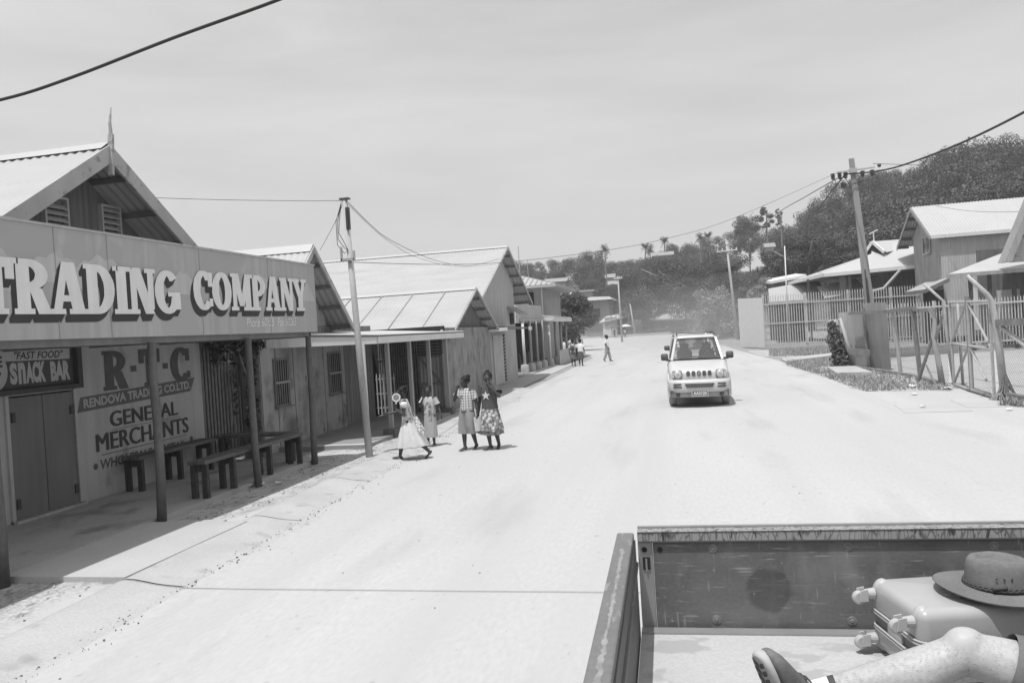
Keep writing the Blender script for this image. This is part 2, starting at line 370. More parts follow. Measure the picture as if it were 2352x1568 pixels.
# ================================================================== ground
def sheet(name, pts, z, m, kind='structure', nx=1):
    mb = MB(); mb.poly([(x, y, z) for x, y in pts]); o = mb.build(name, m); tag(o, kind=kind); return o
sheet('ground', [(-900, -300), (900, -300), (900, 1500), (-900, 1500)], -.008, M['dirt'])
def kx(y): return -4.62 - .047 * y if y < 16 else -5.37 - .022 * (y - 16)      # inner edge of the kerb
ys = [-12, -4, 0, 4, 8, 12, 16, 20, 26, 34, 42, 52]
road = [(kx(y) + .3, y) for y in ys] + [(-8.2, 66), (-14, 96), (-24, 134), (-20, 142), (-6, 146), (0, 132), (1.5, 90), (3.0, 62), (3.3, 52), (4.0, 40), (4.25, 34), (4.35, 28), (4.3, 24), (4.4, 21.3), (6.6, 21.1), (9, 20), (16, 18), (16, -12)]
sheet('road', road, .0, M['road'])
sheet('yard', [(6.45, 21), (6.35, 18.3), (9, 14), (30, 12), (30, 38), (9.9, 36.6), (6.6, 32)], .004, mat('yard_concrete', .38, .9, .07, .8, (1, .4, 1), fine=.05, blotch=(.30, .9, .55, .7, (.3, 1.4, 1))))
sheet('footpath', [(kx(y) - .15, y) for y in (20, 24, 28, 34, 40, 48)] + [(x - 1.3, y) for x, y in ((kx(48), 48), (kx(40), 40), (kx(34), 34), (kx(28), 28), (kx(24), 24), (kx(20), 20))], .01, M['apron'])
# soil strip between the kerb and the porches
mb = MB()
yy = [-6 + .5 * i for i in range(54)]
rows = []
for y in yy:
    x1 = kx(y) + .02; x0 = min(x1 - .3, -6.9); rows.append([(x0 + (x1 - x0) * t, y, .035 + .025 * mnoise.noise((x0 + (x1 - x0) * t * 3, y * 1.7, 0)) - .03 * (1 - t)) for t in [i / 8 for i in range(9)]])
mb.rings(rows, False, False, closed=False)
struct('verge', mb, M['soil'], True)
# kerb: mountable concrete section with joints
mb = MB()
prof = [(.66, -.006), (.52, .008), (.40, .016), (.28, .03), (.17, .05), (.08, .064), (.0, .068), (-.05, .06), (-.07, .01)]
y = -8.0
while y < 26:
    y1 = y + 2.35
    mb.rings([[(kx(yv) + dx * (1 if yv < 12 else .8), yv, z) for dx, z in prof] for yv in (y, (y + y1) / 2, y1 - .018)], False, False, closed=False)
    y = y1
struct('kerb', mb, M['kerb'], True)
mb = MB(); mb.box(-6.25, -4.95, 6.12, 8.15, -.02, .075); mb.box(-6.05, -5.3, 8.158, 8.3, -.02, .06); struct('apron', mb, M['apron'])
mb = MB(); mb.box(-8.05, -6.2, 3, 12.35, -.05, .09); struct('porch_floor', mb, M['slab'])
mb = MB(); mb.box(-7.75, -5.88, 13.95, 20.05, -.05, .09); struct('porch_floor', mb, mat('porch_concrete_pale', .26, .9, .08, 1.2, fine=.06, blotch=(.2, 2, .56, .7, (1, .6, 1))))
mb = MB(); mb.box(-6.95, -5.9, 13.96, 14.06, .091, .096); struct('porch_sunlit_edge', mb, M['white'])  # white strip painted in as sunlight on the slab edge beyond the awning's shade
# pale slab and drain covers near the gate on the right
for i, (a, b) in enumerate((((4.1, 16.6), (5.25, 18.1)), ((5.35, 17.1), (6.15, 18.6)))):
    mb = MB(); (x0, y0), (x1, y1) = a, b
    mb.hexa([(x0, y0, -.02), (x1, y0 - .1, -.02), (x1 + .1, y1 - .2, -.02), (x0 + .15, y1, -.02), (x0, y0, .006), (x1, y0 - .1, .01), (x1 + .1, y1 - .2, .014), (x0 + .15, y1, .008)])
    struct('drain_cover', mb, M['apron'])
mb = MB(); mb.hexa([(4.7, 27, .0), (5.6, 26.2, .0), (5.75, 29.5, .0), (4.95, 30.2, 0), (4.7, 27, .1), (5.6, 26.2, .13), (5.75, 29.5, .13), (4.95, 30.2, .1)]); struct('footpath', mb, M['kerb'])
mb = MB(); mb.hexa([(4.2, 36, .0), (7.4, 37.5, .0), (7.5, 39.2, .0), (4.3, 38.4, 0), (4.2, 36, .06), (7.4, 37.5, .2), (7.5, 39.2, .2), (4.3, 38.4, .06)]); struct('footpath', mb, M['kerb'])
# grass verges (uncountable)
def jag(pts, st=.3, am=.13):
    out = []; r_ = random.Random(77)
    for (a, b), (c, d) in zip(pts, pts[1:] + pts[:1]):
        n = max(1, int(math.hypot(c - a, d - b) / st))
        out += [(a + (c - a) * k / n + r_.uniform(-am, am), b + (d - b) * k / n + r_.uniform(-am, am) * 1.6) for k in range(n)]
    return out
def grassy(pts, n, h, seed):
    rnd = random.Random(seed); V = []; F = []
    xs = [p[0] for p in pts]; yv = [p[1] for p in pts]
    def inside(x, y):
        c = False; j = len(pts) - 1
        for i in range(len(pts)):
            (xi, yi), (xj, yj) = pts[i], pts[j]
            if (yi > y) != (yj > y) and x < (xj - xi) * (y - yi) / (yj - yi) + xi: c = not c
            j = i
        return c
    mb = MB(); k = 0
    while k < n:
        x = rnd.uniform(min(xs), max(xs)); y = rnd.uniform(min(yv), max(yv))
        if not inside(x, y) or mnoise.noise((x * .9, y * .6, 3)) < rnd.uniform(-.75, .15): continue
        k += 1; a = rnd.uniform(0, 6.28); hh = h * rnd.uniform(.4, 1.3); wd = .012 + .006 * rnd.random(); lean = rnd.uniform(.0, .7) * hh
        dx, dy = math.cos(a) * wd, math.sin(a) * wd; lx, ly = math.cos(a + 1.6) * lean, math.sin(a + 1.6) * lean
        mb.add([(x - dx, y - dy, 0), (x + dx, y + dy, 0), (x + lx + dx * .7, y + ly + dy * .7, hh * .6), (x + lx * 1.7, y + ly * 1.7, hh)], [(0, 1, 2, 3)])
    return mb
gp = [(4.35, 37), (4.0, 34), (4.25, 28), (4.3, 24.5), (4.35, 21.5), (6.2, 20.7), (6.35, 22), (6.35, 26.5), (5.9, 30.5), (6.6, 33.5), (7.5, 37.8)]
tag(grassy(gp, 9500, .1, 1).build('grass', M['grass']), 'short rough grass on the verge below the wire fence', 'grass', kind='stuff')
tag(grassy([(5.95, 17.2), (6.9, 16.2), (8.8, 16.3), (8.6, 17.4), (6.4, 18.1)], 3200, .12, 2).build('grass', M['grass']), 'grass tuft around the foot of the bent gate post', 'grass', kind='stuff')
sheet('verge', jag(gp), .004, M['soil'])
sheet('verge', jag([(5.95, 17.2), (6.9, 16.2), (8.8, 16.3), (8.6, 17.4), (6.4, 18.1)]), .008, M['soil'])
sheet('verge', [(3.9, 42), (4.6, 40), (8.5, 41), (9.3, 49.5), (4.9, 49.8), (3.6, 50.5)], .004, M['soil'])
tag(grassy([(4.2, 42), (4.6, 40.5), (8.5, 41.3), (9.2, 49), (4.9, 49.3)], 7000, .14, 5).build('grass', M['grass']), 'patchy grass in front of the tall barred fence', 'grass', kind='stuff')
# loose stones, dead leaves and scraps along the gutter and over the road (uncountable)
mb = MB(); rnd = random.Random(3)
def pebble(x, y, z, r):
    a = rnd.uniform(0, 6.28); rr = [r * rnd.uniform(.6, 1.2) for _ in range(6)]
    b = [(x + math.cos(a + k * 1.047) * rr[k], y + math.sin(a + k * 1.047) * rr[k], z - .004) for k in range(6)]
    t = [(x + math.cos(a + k * 1.047) * rr[k] * .55, y + math.sin(a + k * 1.047) * rr[k] * .55, z + r * .55) for k in range(6)]
    mb.add(b + t, [(6, 7, 8, 9, 10, 11)] + [(k, (k + 1) % 6, (k + 1) % 6 + 6, k + 6) for k in range(6)])
for k in range(1300):
    y = rnd.uniform(3, 24); x = kx(y) + .55 + rnd.gauss(0, .06 + .06 * rnd.random())
    mb.mat(0 if rnd.random() < .45 else 1); pebble(x, y, .008, .003 + .011 * rnd.random() ** 3)
for k in range(420):
    y = 4 + 26 * rnd.random() ** 1.5; x = rnd.uniform(kx(y) + .7, 4.2)
    mb.mat(0 if rnd.random() < .5 else 1); pebble(x, y, 0, .003 + .01 * rnd.random() ** 3)
for k in range(500):
    y = rnd.uniform(4, 14); x = rnd.uniform(-6.15, kx(y) - .06)
    if 6 < y < 8.3: continue
    mb.mat(0 if rnd.random() < .6 else 1); pebble(x, y, .035, .004 + .013 * rnd.random() ** 2)
tag(mb.build('gravel', [M['stone'], M['twig']]), 'loose stones and dead leaves scattered along the gutter and road', 'gravel', kind='stuff')
def scrap(x, y, z, s, label, m):
    b = MB(); n = 7; r2 = random.Random(int(x * 1000 + y * 77))
    c = [(x, y, z + s * .25)]; ring = [(x + math.cos(k * 6.283 / n) * s * r2.uniform(.5, 1.1), y + math.sin(k * 6.283 / n) * s * r2.uniform(.5, 1.1), z + s * r2.uniform(0, .35)) for k in range(n)]
    b.add(c + ring, [(0, 1 + k, 1 + (k + 1) % n) for k in range(n)])
    tag(b.build('litter', m), label, 'litter', 'scraps of litter on the verges')
for i, (px, py, s, lab) in enumerate(((2096, 888, .16, 'crumpled pale wrapper, widest scrap on the grass below the wire fence'), (2100, 905, .1, 'small pale scrap nearest the road edge of the grass'), (2120, 934, .09, 'pale scrap on bare concrete beside the drain cover'), (2178, 893, .17, 'white wrapper lying in grass in front of the gate'), (2054, 870, .1, 'pale scrap at the far end of the grassy verge'), (2075, 882, .08, 'small white scrap among grass left of the widest wrapper'), (2468 * .94, 940, .08, 'white scrap by the bent post'))):
    p = atz(px, py, .02); scrap(p.x, p.y, .03, s, lab, M['litter'])
for i, (px, py, s, lab) in enumerate(((575, 1115, .1, 'pale stone lump at foot of the middle porch post'), (640, 1108, .07, 'pale scrap on shaded soil beside the middle porch post'), (600, 1112, .08, 'flat pale scrap on shaded soil below the near bench'))):
    p = atz(px, py, .05); scrap(p.x, p.y, .055, s, lab, M['litter'])
# ================================================================== trading company shop
def gable_roof(parent, ax, ay, az, slope, half, xb, eave_drop=None, mroof=None, purl=4, barge=.16, pitch=.14, under=True, t=.02, name='roof', ridge=True, amp=.008):
    """ridge runs along -x from the gable plane x=ax back to xb; slopes fall along +-y"""
    mroof = mroof or M['roofzinc']
    mb = MB()
    for s in (1, -1):
        mb.corr((ax, ay, az), (xb - ax, 0, 0), (0, s * half, -slope * half), pitch, amp)
        mb.corr((ax, ay, az - .035), (xb - ax, 0, 0), (0, s * half, -slope * half), pitch, amp)
    r = mb.build(name, mroof, parent)
    if ridge:
        mb = MB(); mb.prism([(ax + .02, ay - .16, az - .16 * slope + .03), (ax + .02, ay, az + .045), (ax + .02, ay + .16, az - .16 * slope + .03), (ax + .02, ay, az + .03)], (xb - ax, 0, 0))
        mb.build('ridge_cap', M['roofwhite'], r)
    for s in (1, -1):
        for k in range(purl):
            f = (k + .7) / purl * half; mb = MB()
            mb.box(ax - .75, ax - .02, ay + s * f - .025, ay + s * f + .025, az - slope * f - .13, az - slope * f - .06); mb.build('purlin', M['rafter'], r)
    for s in (1, -1):
        mb = MB(); a = Vector((ax + .012, ay, az + .005)); b = Vector((ax + .012, ay + s * half, az - slope * half + .005))
        dz = Vector((0, 0, -barge / math.cos(math.atan(slope)))); mb.prism([a, b, b + dz, a + dz], (.035, 0, 0))
        mb.build('barge_board', M['barge'], parent)
    return r
shop = thing('trading_shop', 'old shop with painted wall lettering, tall gable and a porch behind the long sign', 'shop', (-8, 9.3, 0))
mb = MB(); mb.box(-8.2, -8, 3.2, 8.06, 0, 2.26); mb.box(-8.2, -8, 9.15, 12.05, 0, 2.26); mb.box(-8.2, -8, 8.06, 9.15, 1.62, 2.26)
mb.box(-14, -8.2, 11.85, 12.05, 0, 2.9); mb.box(-14, -8.2, 3.2, 3.4, 0, 2.26); mb.box(-8.6, -8.21, 8.0, 9.2, 0, 1.7)
mb.build('wall', M['shopwall'], shop)
mb = MB(); mb.prism([(-8.02, 6.5, 2.265), (-8.02, 12.0, 2.265), (-8.02, 12.0, 3.0), (-8.02, 9.38, 4.72), (-8.02, 6.5, 2.85)], (-.08, 0, 0)); mb.build('gable_wall', M['gablewall'], shop)
for k in range(2):
    y0 = 8.10 + k * .512; d = MB(); d.box(-8.05, -7.985, y0, y0 + .5, .12, 1.6); dd = d.build('door', M['door'], shop, bevel=.006)
    yh = y0 + (.01 if k == 0 else .44)
    for z in (.25, 1.3): b = MB(); b.box(-7.985, -7.965, yh, yh + .05, z, z + .12); b.build('hinge', M['darktrim'], dd)
mb = MB(); mb.box(-8.06, -7.97, 8.03, 8.08, .09, 1.64); mb.box(-8.06, -7.97, 9.13, 9.17, .09, 1.64); mb.box(-8.06, -7.9, 8.03, 9.17, .09, .12); mb.build('door_frame', M['shopwall'], shop)
rf = gable_roof(shop, -7.4, 9.38, 4.86, .65, 3.05, -15, purl=5, barge=.2, amp=.012)
mb = MB(); mb.bar((-7.36, 9.36, 4.45), (-7.34, 9.38, 5.0), .07, .04); mb.tube([(-7.34, 9.38, 4.95), (-7.33, 9.36, 5.15), (-7.32, 9.39, 5.36)], [.028, .02, .008], 6); mb.build('finial', M['barge'], shop)
for y0, y1, z1 in ((8.86, 9.22, 4.15), (9.9, 10.24, 4.17)):
    v = MB(); v.box(-8.02, -7.95, y0 - .03, y0, 3.4, z1); v.box(-8.02, -7.95, y1, y1 + .03, 3.4, z1); v.box(-8.02, -7.95, y0 - .03, y1 + .03, z1, z1 + .03)
    vo = v.build('louvre_vent', M['louvre'], shop)
    v = MB(); z = 3.42
    while z < z1 - .06: v.hexa([(-8.0, y0, z + .05), (-7.95, y0, z), (-7.95, y1, z), (-8.0, y1, z + .05), (-8.0, y0, z + .062), (-7.945, y0, z + .012), (-7.945, y1, z + .012), (-8.0, y1, z + .062)]); z += .085
    v.build('slat', M['louvre'], vo)
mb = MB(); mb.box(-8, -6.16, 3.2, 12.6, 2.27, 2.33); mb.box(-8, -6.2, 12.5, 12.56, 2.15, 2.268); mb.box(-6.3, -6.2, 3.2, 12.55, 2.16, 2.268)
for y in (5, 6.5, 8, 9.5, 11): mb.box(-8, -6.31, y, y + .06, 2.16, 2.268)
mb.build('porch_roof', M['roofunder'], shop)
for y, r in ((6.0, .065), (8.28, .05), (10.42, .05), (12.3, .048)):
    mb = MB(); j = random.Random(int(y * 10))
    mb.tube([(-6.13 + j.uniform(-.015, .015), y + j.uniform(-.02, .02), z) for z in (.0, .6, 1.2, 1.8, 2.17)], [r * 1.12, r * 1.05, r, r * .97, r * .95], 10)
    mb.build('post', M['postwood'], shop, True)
# painted lettering on the shop wall (mesh sheets a fraction proud of the wall)
WX = -7.996
def wall_text(s, y0, y1, z0, z1, m, bold=.02, shear=0, x=WX, parent=shop, name='painted_lettering', skew=0.):
    mb = MB(); text(mb, s, (x, y0, z0), (0, y1 - y0, skew), (0, 0, z1 - z0), bold, shear); return mb.build(name, m, parent)
mb = MB(); slab_text(mb, 'R.T.C', (WX, 9.74, 1.55), (0, 2.0, 0), (0, 0, .56), eps=(.0004, 0, 0), gap=.16); mb.build('painted_lettering', M['rtc'], shop)
mb = MB(); mb.poly([(WX, 9.2, 1.30), (WX, 9.27, 1.50), (WX, 11.86, 1.60), (WX, 11.72, 1.38)]); mb.build('painted_banner', M['banner'], shop)
wall_text('RENDOVA TRADING CO.LTD.', 9.32, 11.72, 1.345, 1.475, M['bannerletter'], .035, x=WX + .003, skew=.08)
for wd, y0, y1, z0, z1 in (('GENERAL', 9.8, 11.33, 1.03, 1.25), ('MERCHANTS', 9.5, 11.58, .72, .965)):
    mb = MB()
    for k in range(4): text(mb, wd, (WX + .0006 * k, y0 + .009 * k, z0 + .003 * (k % 2)), (0, y1 - y0, 0), (0, 0, z1 - z0), .0)
    mb.build('painted_lettering', M['rtcdark'], shop)
mb = MB(); mb.poly([(WX, 9.6, .66), (WX, 11.55, .68), (WX, 11.55, .69), (WX, 9.6, .675)]); mb.build('painted_line', M['banner'], shop); mb = MB(); mb.poly([(WX, 9.82, .985), (WX, 11.4, .995), (WX, 11.4, 1.003), (WX, 9.82, .995)]); mb.build('painted_line', M['banner'], shop)
wall_text('WHOLESALE & RETAIL', 9.56, 11.5, .47, .61, M['rtc'], .03, .12)
for y, z in ((9.47, .53), (11.66, .6)): mb = MB(); mb.poly([(WX, y + .045 * math.cos(k * .5236), z + .045 * math.sin(k * .5236)) for k in range(12)]); mb.build('painted_dot', M['rtc'], shop)
# long fascia sign
sg = thing('shop_sign', 'long painted fascia sign reading TRADING COMPANY over the porch', 'sign', (-6.1, 9, 2.75))
mb = MB(); mb.box(-6.15, -6.1, 3.6, 12.62, 2.235, 3.36); mb.build('board', M['signboard'], sg)
mb = MB(); mb.box(-6.17, -6.085, 3.6, 12.64, 3.36, 3.385); mb.build('cap_strip', M['barge'], sg)
SX = -6.099
for y in (4.4, 6.85, 7.6, 9.3, 11.05): mb = MB(); mb.box(SX - .001, SX + .004, y, y + .012, 2.24, 3.358); mb.build('panel_joint', mat('joint_line', .31, .9, .1, 4.), sg)
# pale wave shapes painted behind the letters
def hump(y0, y1, zb, zt, k):
    n = 16; top = [(SX + .0015 + .0003 * k, y0 + (y1 - y0) * i / n, zb + (zt - zb) * math.sin(math.pi * i / n) ** .6 * (.92 + .08 * math.sin(i * 1.7 + k))) for i in range(n + 1)]
    mb = MB(); mb.poly(top); mb.build('painted_wave', M['signhill'], sg)
for k, (a, b, zb, zt) in enumerate(((5.9, 6.5, 2.7, 3.1), (6.4, 7.3, 2.8, 3.1), (7.0, 8.0, 2.75, 3.14), (8.6, 9.25, 2.75, 3.05), (10.2, 11.2, 2.9, 3.13), (11.7, 12.55, 2.75, 3.13))): hump(a, b, zb, zt, k)
for wd, y0, y1, z0, hgt in (('TRADING', 5.92, 8.83, 2.475, .53), ('COMPANY', 9.14, 12.25, 2.555, .52)):
    mb = MB(); dz = -.085; dy = -.06
    for q in range(6):
        f = (q + 1) / 6
        slab_text(mb, wd, (SX, y0, z0), (0, y1 - y0, .03), (0, 0, hgt), (.003 + .0035 * (5 - q) / 5, dy * f, dz * f), (.00006, 0, 0), .03)
    mb.build('letter_shadow', M['lettershade'], sg)
    mb = MB(); slab_text(mb, wd, (SX + .008, y0, z0), (0, y1 - y0, .03), (0, 0, hgt), eps=(.0003, 0, 0), gap=.03); mb.build('lettering', M['letter'], sg)
mb = MB(); text(mb, 'Phone 60155', (SX + .004, 10.35, 2.33), (0, .8, .01), (0, 0, .13), .0, .3); text(mb, 'Fax 60265', (SX + .004, 11.25, 2.335), (0, .62, .01), (0, 0, .13), .0, .3); mb.build('small_lettering', M['letter'], sg)
# snack bar sign fixed under the porch roof
sn = thing('snack_bar_sign', 'boxed dark SNACK BAR sign with pale FAST FOOD strip above the shop doors', 'sign', (-7.95, 8.6, 1.95))
mb = MB(); mb.box(-7.99, -7.93, 7.1, 9.22, 1.7, 2.19); mb.build('panel', M['snackpanel'], sn)
mb = MB(); mb.box(-7.99, -7.85, 7.05, 9.3, 2.19, 2.24); mb.box(-7.99, -7.85, 7.05, 9.3, 1.64, 1.7); mb.box(-7.99, -7.85, 9.22, 9.3, 1.7, 2.19); mb.box(-7.99, -7.85, 7.05, 7.1, 1.7, 2.19); mb.build('frame', M['darktrim'], sn)
NX = -7.928
mb = MB(); mb.poly([(NX, 7.6, 2.05), (NX, 9.17, 2.035), (NX, 9.18, 2.17), (NX, 7.6, 2.18)]); mb.build('pale_strip', M['snackpale'], sn)
mb = MB(); text(mb, '"FAST FOOD"', (NX + .002, 8.28, 2.062), (0, .78, -.005), (0, 0, .095), .02, .25); mb.build('lettering', M['lettershade'], sn)
mb = MB(); text(mb, 'S', (NX + .002, 8.2, 1.76), (0, .11, 0), (0, 0, .265), .06); text(mb, 'n', (NX + .002, 8.325, 1.76), (0, .11, 0), (0, 0, .265), .05); text(mb, 'ACK', (NX + .002, 8.44, 1.76), (0, .31, 0), (0, 0, .265), .06)
text(mb, 'BAR', (NX + .002, 8.83, 1.76), (0, .33, 0), (0, 0, .255), .06); mb.build('lettering', mat('snack_letter', .42, .8, .06, 4.), sn)
mb = MB(); mb.poly([(NX + .003, 7.97 + .2 * math.cos(k * .2618), 1.93 + .235 * math.sin(k * .2618)) for k in range(24)]); mb.build('round_emblem', mat('snack_emblem', .40, .8, .06, 4.), sn)
mb = MB(); text(mb, 'KE', (NX + .005, 7.9, 1.98), (0, .2, 0), (0, 0, .13), .03); text(mb, 'AY', (NX + .005, 7.88, 1.76), (0, .2, 0), (0, 0, .16), .03); mb.build('lettering', M['lettershade'], sn)
sn.location.y -= .12
# benches on the porch
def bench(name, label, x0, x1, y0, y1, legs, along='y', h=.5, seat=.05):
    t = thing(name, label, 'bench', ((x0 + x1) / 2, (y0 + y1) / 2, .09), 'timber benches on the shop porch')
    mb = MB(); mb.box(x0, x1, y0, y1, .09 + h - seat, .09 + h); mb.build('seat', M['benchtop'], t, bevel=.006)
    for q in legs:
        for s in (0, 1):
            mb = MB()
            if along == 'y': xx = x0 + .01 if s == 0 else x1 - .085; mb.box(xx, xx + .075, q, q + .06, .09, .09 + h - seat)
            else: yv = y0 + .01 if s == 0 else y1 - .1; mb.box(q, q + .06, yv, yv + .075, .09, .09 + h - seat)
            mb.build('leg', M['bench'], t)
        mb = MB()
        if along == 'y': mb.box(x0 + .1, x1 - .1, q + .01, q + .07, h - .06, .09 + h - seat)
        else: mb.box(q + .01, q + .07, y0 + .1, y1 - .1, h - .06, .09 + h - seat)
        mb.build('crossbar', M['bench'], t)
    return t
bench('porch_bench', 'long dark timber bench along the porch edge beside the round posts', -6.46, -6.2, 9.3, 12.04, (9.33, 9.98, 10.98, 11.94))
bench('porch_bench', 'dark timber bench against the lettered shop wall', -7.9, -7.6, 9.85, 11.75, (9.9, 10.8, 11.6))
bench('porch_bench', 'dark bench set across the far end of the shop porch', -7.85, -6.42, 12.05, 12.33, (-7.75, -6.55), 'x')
# slatted gate and the climbing plant in the gap beside the shop
g = thing('slatted_gate', 'dark slatted gate closing the gap between the shop and the barred store', 'gate', (-8.1, 12.6, 0))
mb = MB()
y = 12.08
while y < 13.4: mb.box(-8.12, -8.08, y, y + .055, .05, 2.1 + .03 * math.sin(y * 31)); y += .1
mb.build('slat', M['bars'], g)
mb = MB(); mb.box(-8.16, -8.121, 12.06, 13.42, .5, .58); mb.box(-8.16, -8.121, 12.06, 13.42, 1.7, 1.78); mb.build('rail', M['bench'], g)
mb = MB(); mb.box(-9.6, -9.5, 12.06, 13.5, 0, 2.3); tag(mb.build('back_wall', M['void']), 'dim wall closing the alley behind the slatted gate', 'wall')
mb = MB(); mb.corr((-7.1, 12.62, 2.14), (-.9, 0, .12), (0, .78, 0), .1, .012); mb.corr((-7.1, 12.62, 2.12), (-.9, 0, .12), (0, .78, 0), .1, .012); mb.box(-7.1, -7.07, 12.6, 13.4, 2.0, 2.15)
tag(mb.build('corrugated_awning', M['corrmid']), 'small rusty corrugated awning above the climbing plant', 'awning')
def leaf_cloud(name, blobs, n, size, m, parent=None, seed=1, flat=0., nrand=.55, shell=.45):
    """many leaf-sized faces through the blobs' volumes, denser at their skins"""
    rs = np.random.RandomState(seed); c = np.array([b[:3] for b in blobs], float); r = np.array([b[3:6] for b in blobs], float)
    wgt = (r.prod(1)) ** (2 / 3.); wgt /= wgt.sum(); idx = rs.choice(len(blobs), n, p=wgt)
    d = rs.normal(size=(n, 3)); d /= np.linalg.norm(d, axis=1)[:, None]
    rad = 1 - shell * rs.rand(n) ** 2.2
    p = c[idx] + d * r[idx] * rad[:, None] * (1 + .10 * rs.normal(size=(n, 1)))
    nr = d + rs.normal(size=(n, 3)) * nrand + np.array([0, 0, .35 + flat]); nr /= np.linalg.norm(nr, axis=1)[:, None]
    a = np.cross(nr, rs.normal(size=(n, 3))); a /= np.linalg.norm(a, axis=1)[:, None]; b = np.cross(nr, a)
    s = size * (.6 + .8 * rs.rand(n, 1))
    V = np.stack([p - a * s * .55, p + b * s * .3 + nr * s * .05, p + a * s * .55, p - b * s * .3 + nr * s * .05], 1).reshape(-1, 3)
    if parent is not None: V -= np.array(ORG[parent])
    me = bpy.data.meshes.new(name); me.vertices.add(4 * n); me.vertices.foreach_set('co', V.ravel())
    me.loops.add(4 * n); me.loops.foreach_set('vertex_index', np.arange(4 * n)); me.polygons.add(n); me.polygons.foreach_set('loop_start', np.arange(0, 4 * n, 4))
    me.polygons.foreach_set('loop_total', np.full(n, 4)); me.update(calc_edges=True)
    return finish(name, me, m, parent)
v = thing('climbing_plant', 'leafy climber hanging over the slatted gate and store corner', 'plant', (-7.9, 13.2, 0))
leaf_cloud('foliage', [(-7.75, 12.5, 2.14, .3, .5, .14), (-7.7, 13.1, 2.05, .25, .35, .15), (-7.85, 13.38, 1.5, .1, .12, .6), (-7.85, 13.38, .7, .12, .14, .55), (-7.95, 12.95, 1.4, .04, .06, .6), (-7.8, 12.25, 1.95, .1, .12, .2)], 950, .1, M['leafdark'], v, 4)
mb = MB(); mb.tube([(-7.85, 13.25, 0), (-7.8, 13.2, .8), (-7.86, 13.25, 1.5), (-7.8, 12.9, 2.0)], [.03, .025, .02, .012], 6); mb.build('stem', M['bark'], v)
# ================================================================== barred store
st = thing('barred_store', 'weathered plywood store with barred windows and a pale porch roof', 'store', (-7.7, 16.5, 0))
mb = MB(); mb.box(-7.85, -7.7, 13.42, 15.42, 0, 2.4); mb.box(-12, -7.851, 13.42, 13.5, 0, 2.4); mb.build('wall', M['ply'], st)
mb = MB(); mb.box(-7.85, -7.7, 15.43, 17.2, 0, 2.4); mb.build('wall', M['ply'], st)
mb = MB(); mb.box(-7.85, -7.72, 17.21, 18.95, 0, 2.4)
for k in range(9): mb.box(-7.722, -7.712, 17.25 + k * .19, 17.42 + k * .19, .05, 2.3)
mb.build('wall', M['board'], st)
for y in (13.44, 14.02, 14.72, 15.40, 15.44, 16.1, 16.95, 17.19): mb = MB(); mb.box(-7.702, -7.69, y, y + .012, .05, 2.38); mb.build('panel_joint', M['rafter'], st)
for (y0, y1, z0, z1) in ((13.93, 14.45, .89, 1.76), (16.33, 16.92, .92, 1.79)):
    wv = MB(); wv.box(-7.70, -7.694, y0, y1, z0, z1); wo = wv.build('window', M['void'], st)
    f = MB(); f.box(-7.70, -7.66, y0 - .03, y0, z0 - .03, z1 + .03); f.box(-7.70, -7.66, y1, y1 + .03, z0 - .03, z1 + .03); f.box(-7.70, -7.66, y0, y1, z1, z1 + .03); f.box(-7.70, -7.6, y0 - .05, y1 + .05, z0 - .06, z0 - .03); f.build('frame', M['board'], wo)
    f = MB(); n = 6
    for k in range(n): f.tube([(-7.66, y0 + (k + .5) * (y1 - y0) / n, z0 - .02), (-7.66, y0 + (k + .5) * (y1 - y0) / n, z1 + .02)], .0075, 5)
    f.box(-7.675, -7.645, y0 - .02, y1 + .02, (z0 + z1) / 2 - .02, (z0 + z1) / 2 + .02); f.build('window_bar', M['corrmid'], wo)
gable_roof(st, -7.2, 14.9, 4.0, .93, 1.78, -12.5, purl=4, barge=.1)
mb = MB(); mb.prism([(-7.72, 13.42, 2.41), (-7.72, 16.4, 2.41), (-7.72, 16.38, 2.6), (-7.72, 14.9, 3.85), (-7.72, 13.42, 2.6)], (-.08, 0, 0)); mb.build('gable_wall', M['wallpale'], st)
mb = MB(); c0, c1, c2, c3 = Vector((-5.86, 14.75, 2.13)), Vector((-5.86, 21.1, 2.13)), Vector((-7.86, 21.1, 2.27)), Vector((-7.86, 13.7, 2.27))
n = 220
for dz in (0, -.025):
    vs = [];
    for i in range(n + 1): wv_ = Vector((0, 0, .008 * math.sin(i * math.pi / 2) + dz)); vs += [c0.lerp(c1, i / n) + wv_, c3.lerp(c2, i / n) + wv_]
    mb.add(vs, [(2 * i, 2 * i + 2, 2 * i + 3, 2 * i + 1) for i in range(n)])
mb.build('porch_roof', M['roofwhite'], st)
mb = MB(); mb.box(-5.9, -5.87, 14.78, 21.05, 1.96, 2.095); mb.hexa([(-7.85, 13.74, 2.0), (-5.9, 14.75, 1.96), (-5.9, 14.78, 1.96), (-7.85, 13.77, 2.0), (-7.85, 13.74, 2.22), (-5.9, 14.75, 2.095), (-5.9, 14.78, 2.095), (-7.85, 13.77, 2.22)]); mb.build('fascia', M['fascia'], st)
for y in (15.2, 16, 16.8, 17.6, 18.4, 19.2, 20): mb = MB(); mb.box(-7.7, -5.91, y, y + .05, 1.98, 2.07); mb.build('rafter', M['rafter'], st)
mb = MB(); mb.box(-6.13, -6.07, 14.5, 14.56, .09, 2.0); mb.build('post', M['white'], st)
for y in (15.4, 16.75, 18.1, 19.5):
    mb = MB(); mb.box(-6.0, -5.92, y, y + .08, .09, 1.97); po = mb.build('post', M['corrmid'], st)
    mb = MB(); mb.box(-6.1, -5.84, y - .1, y + .18, .0, .2); mb.build('post_base', M['corrdark'], po)
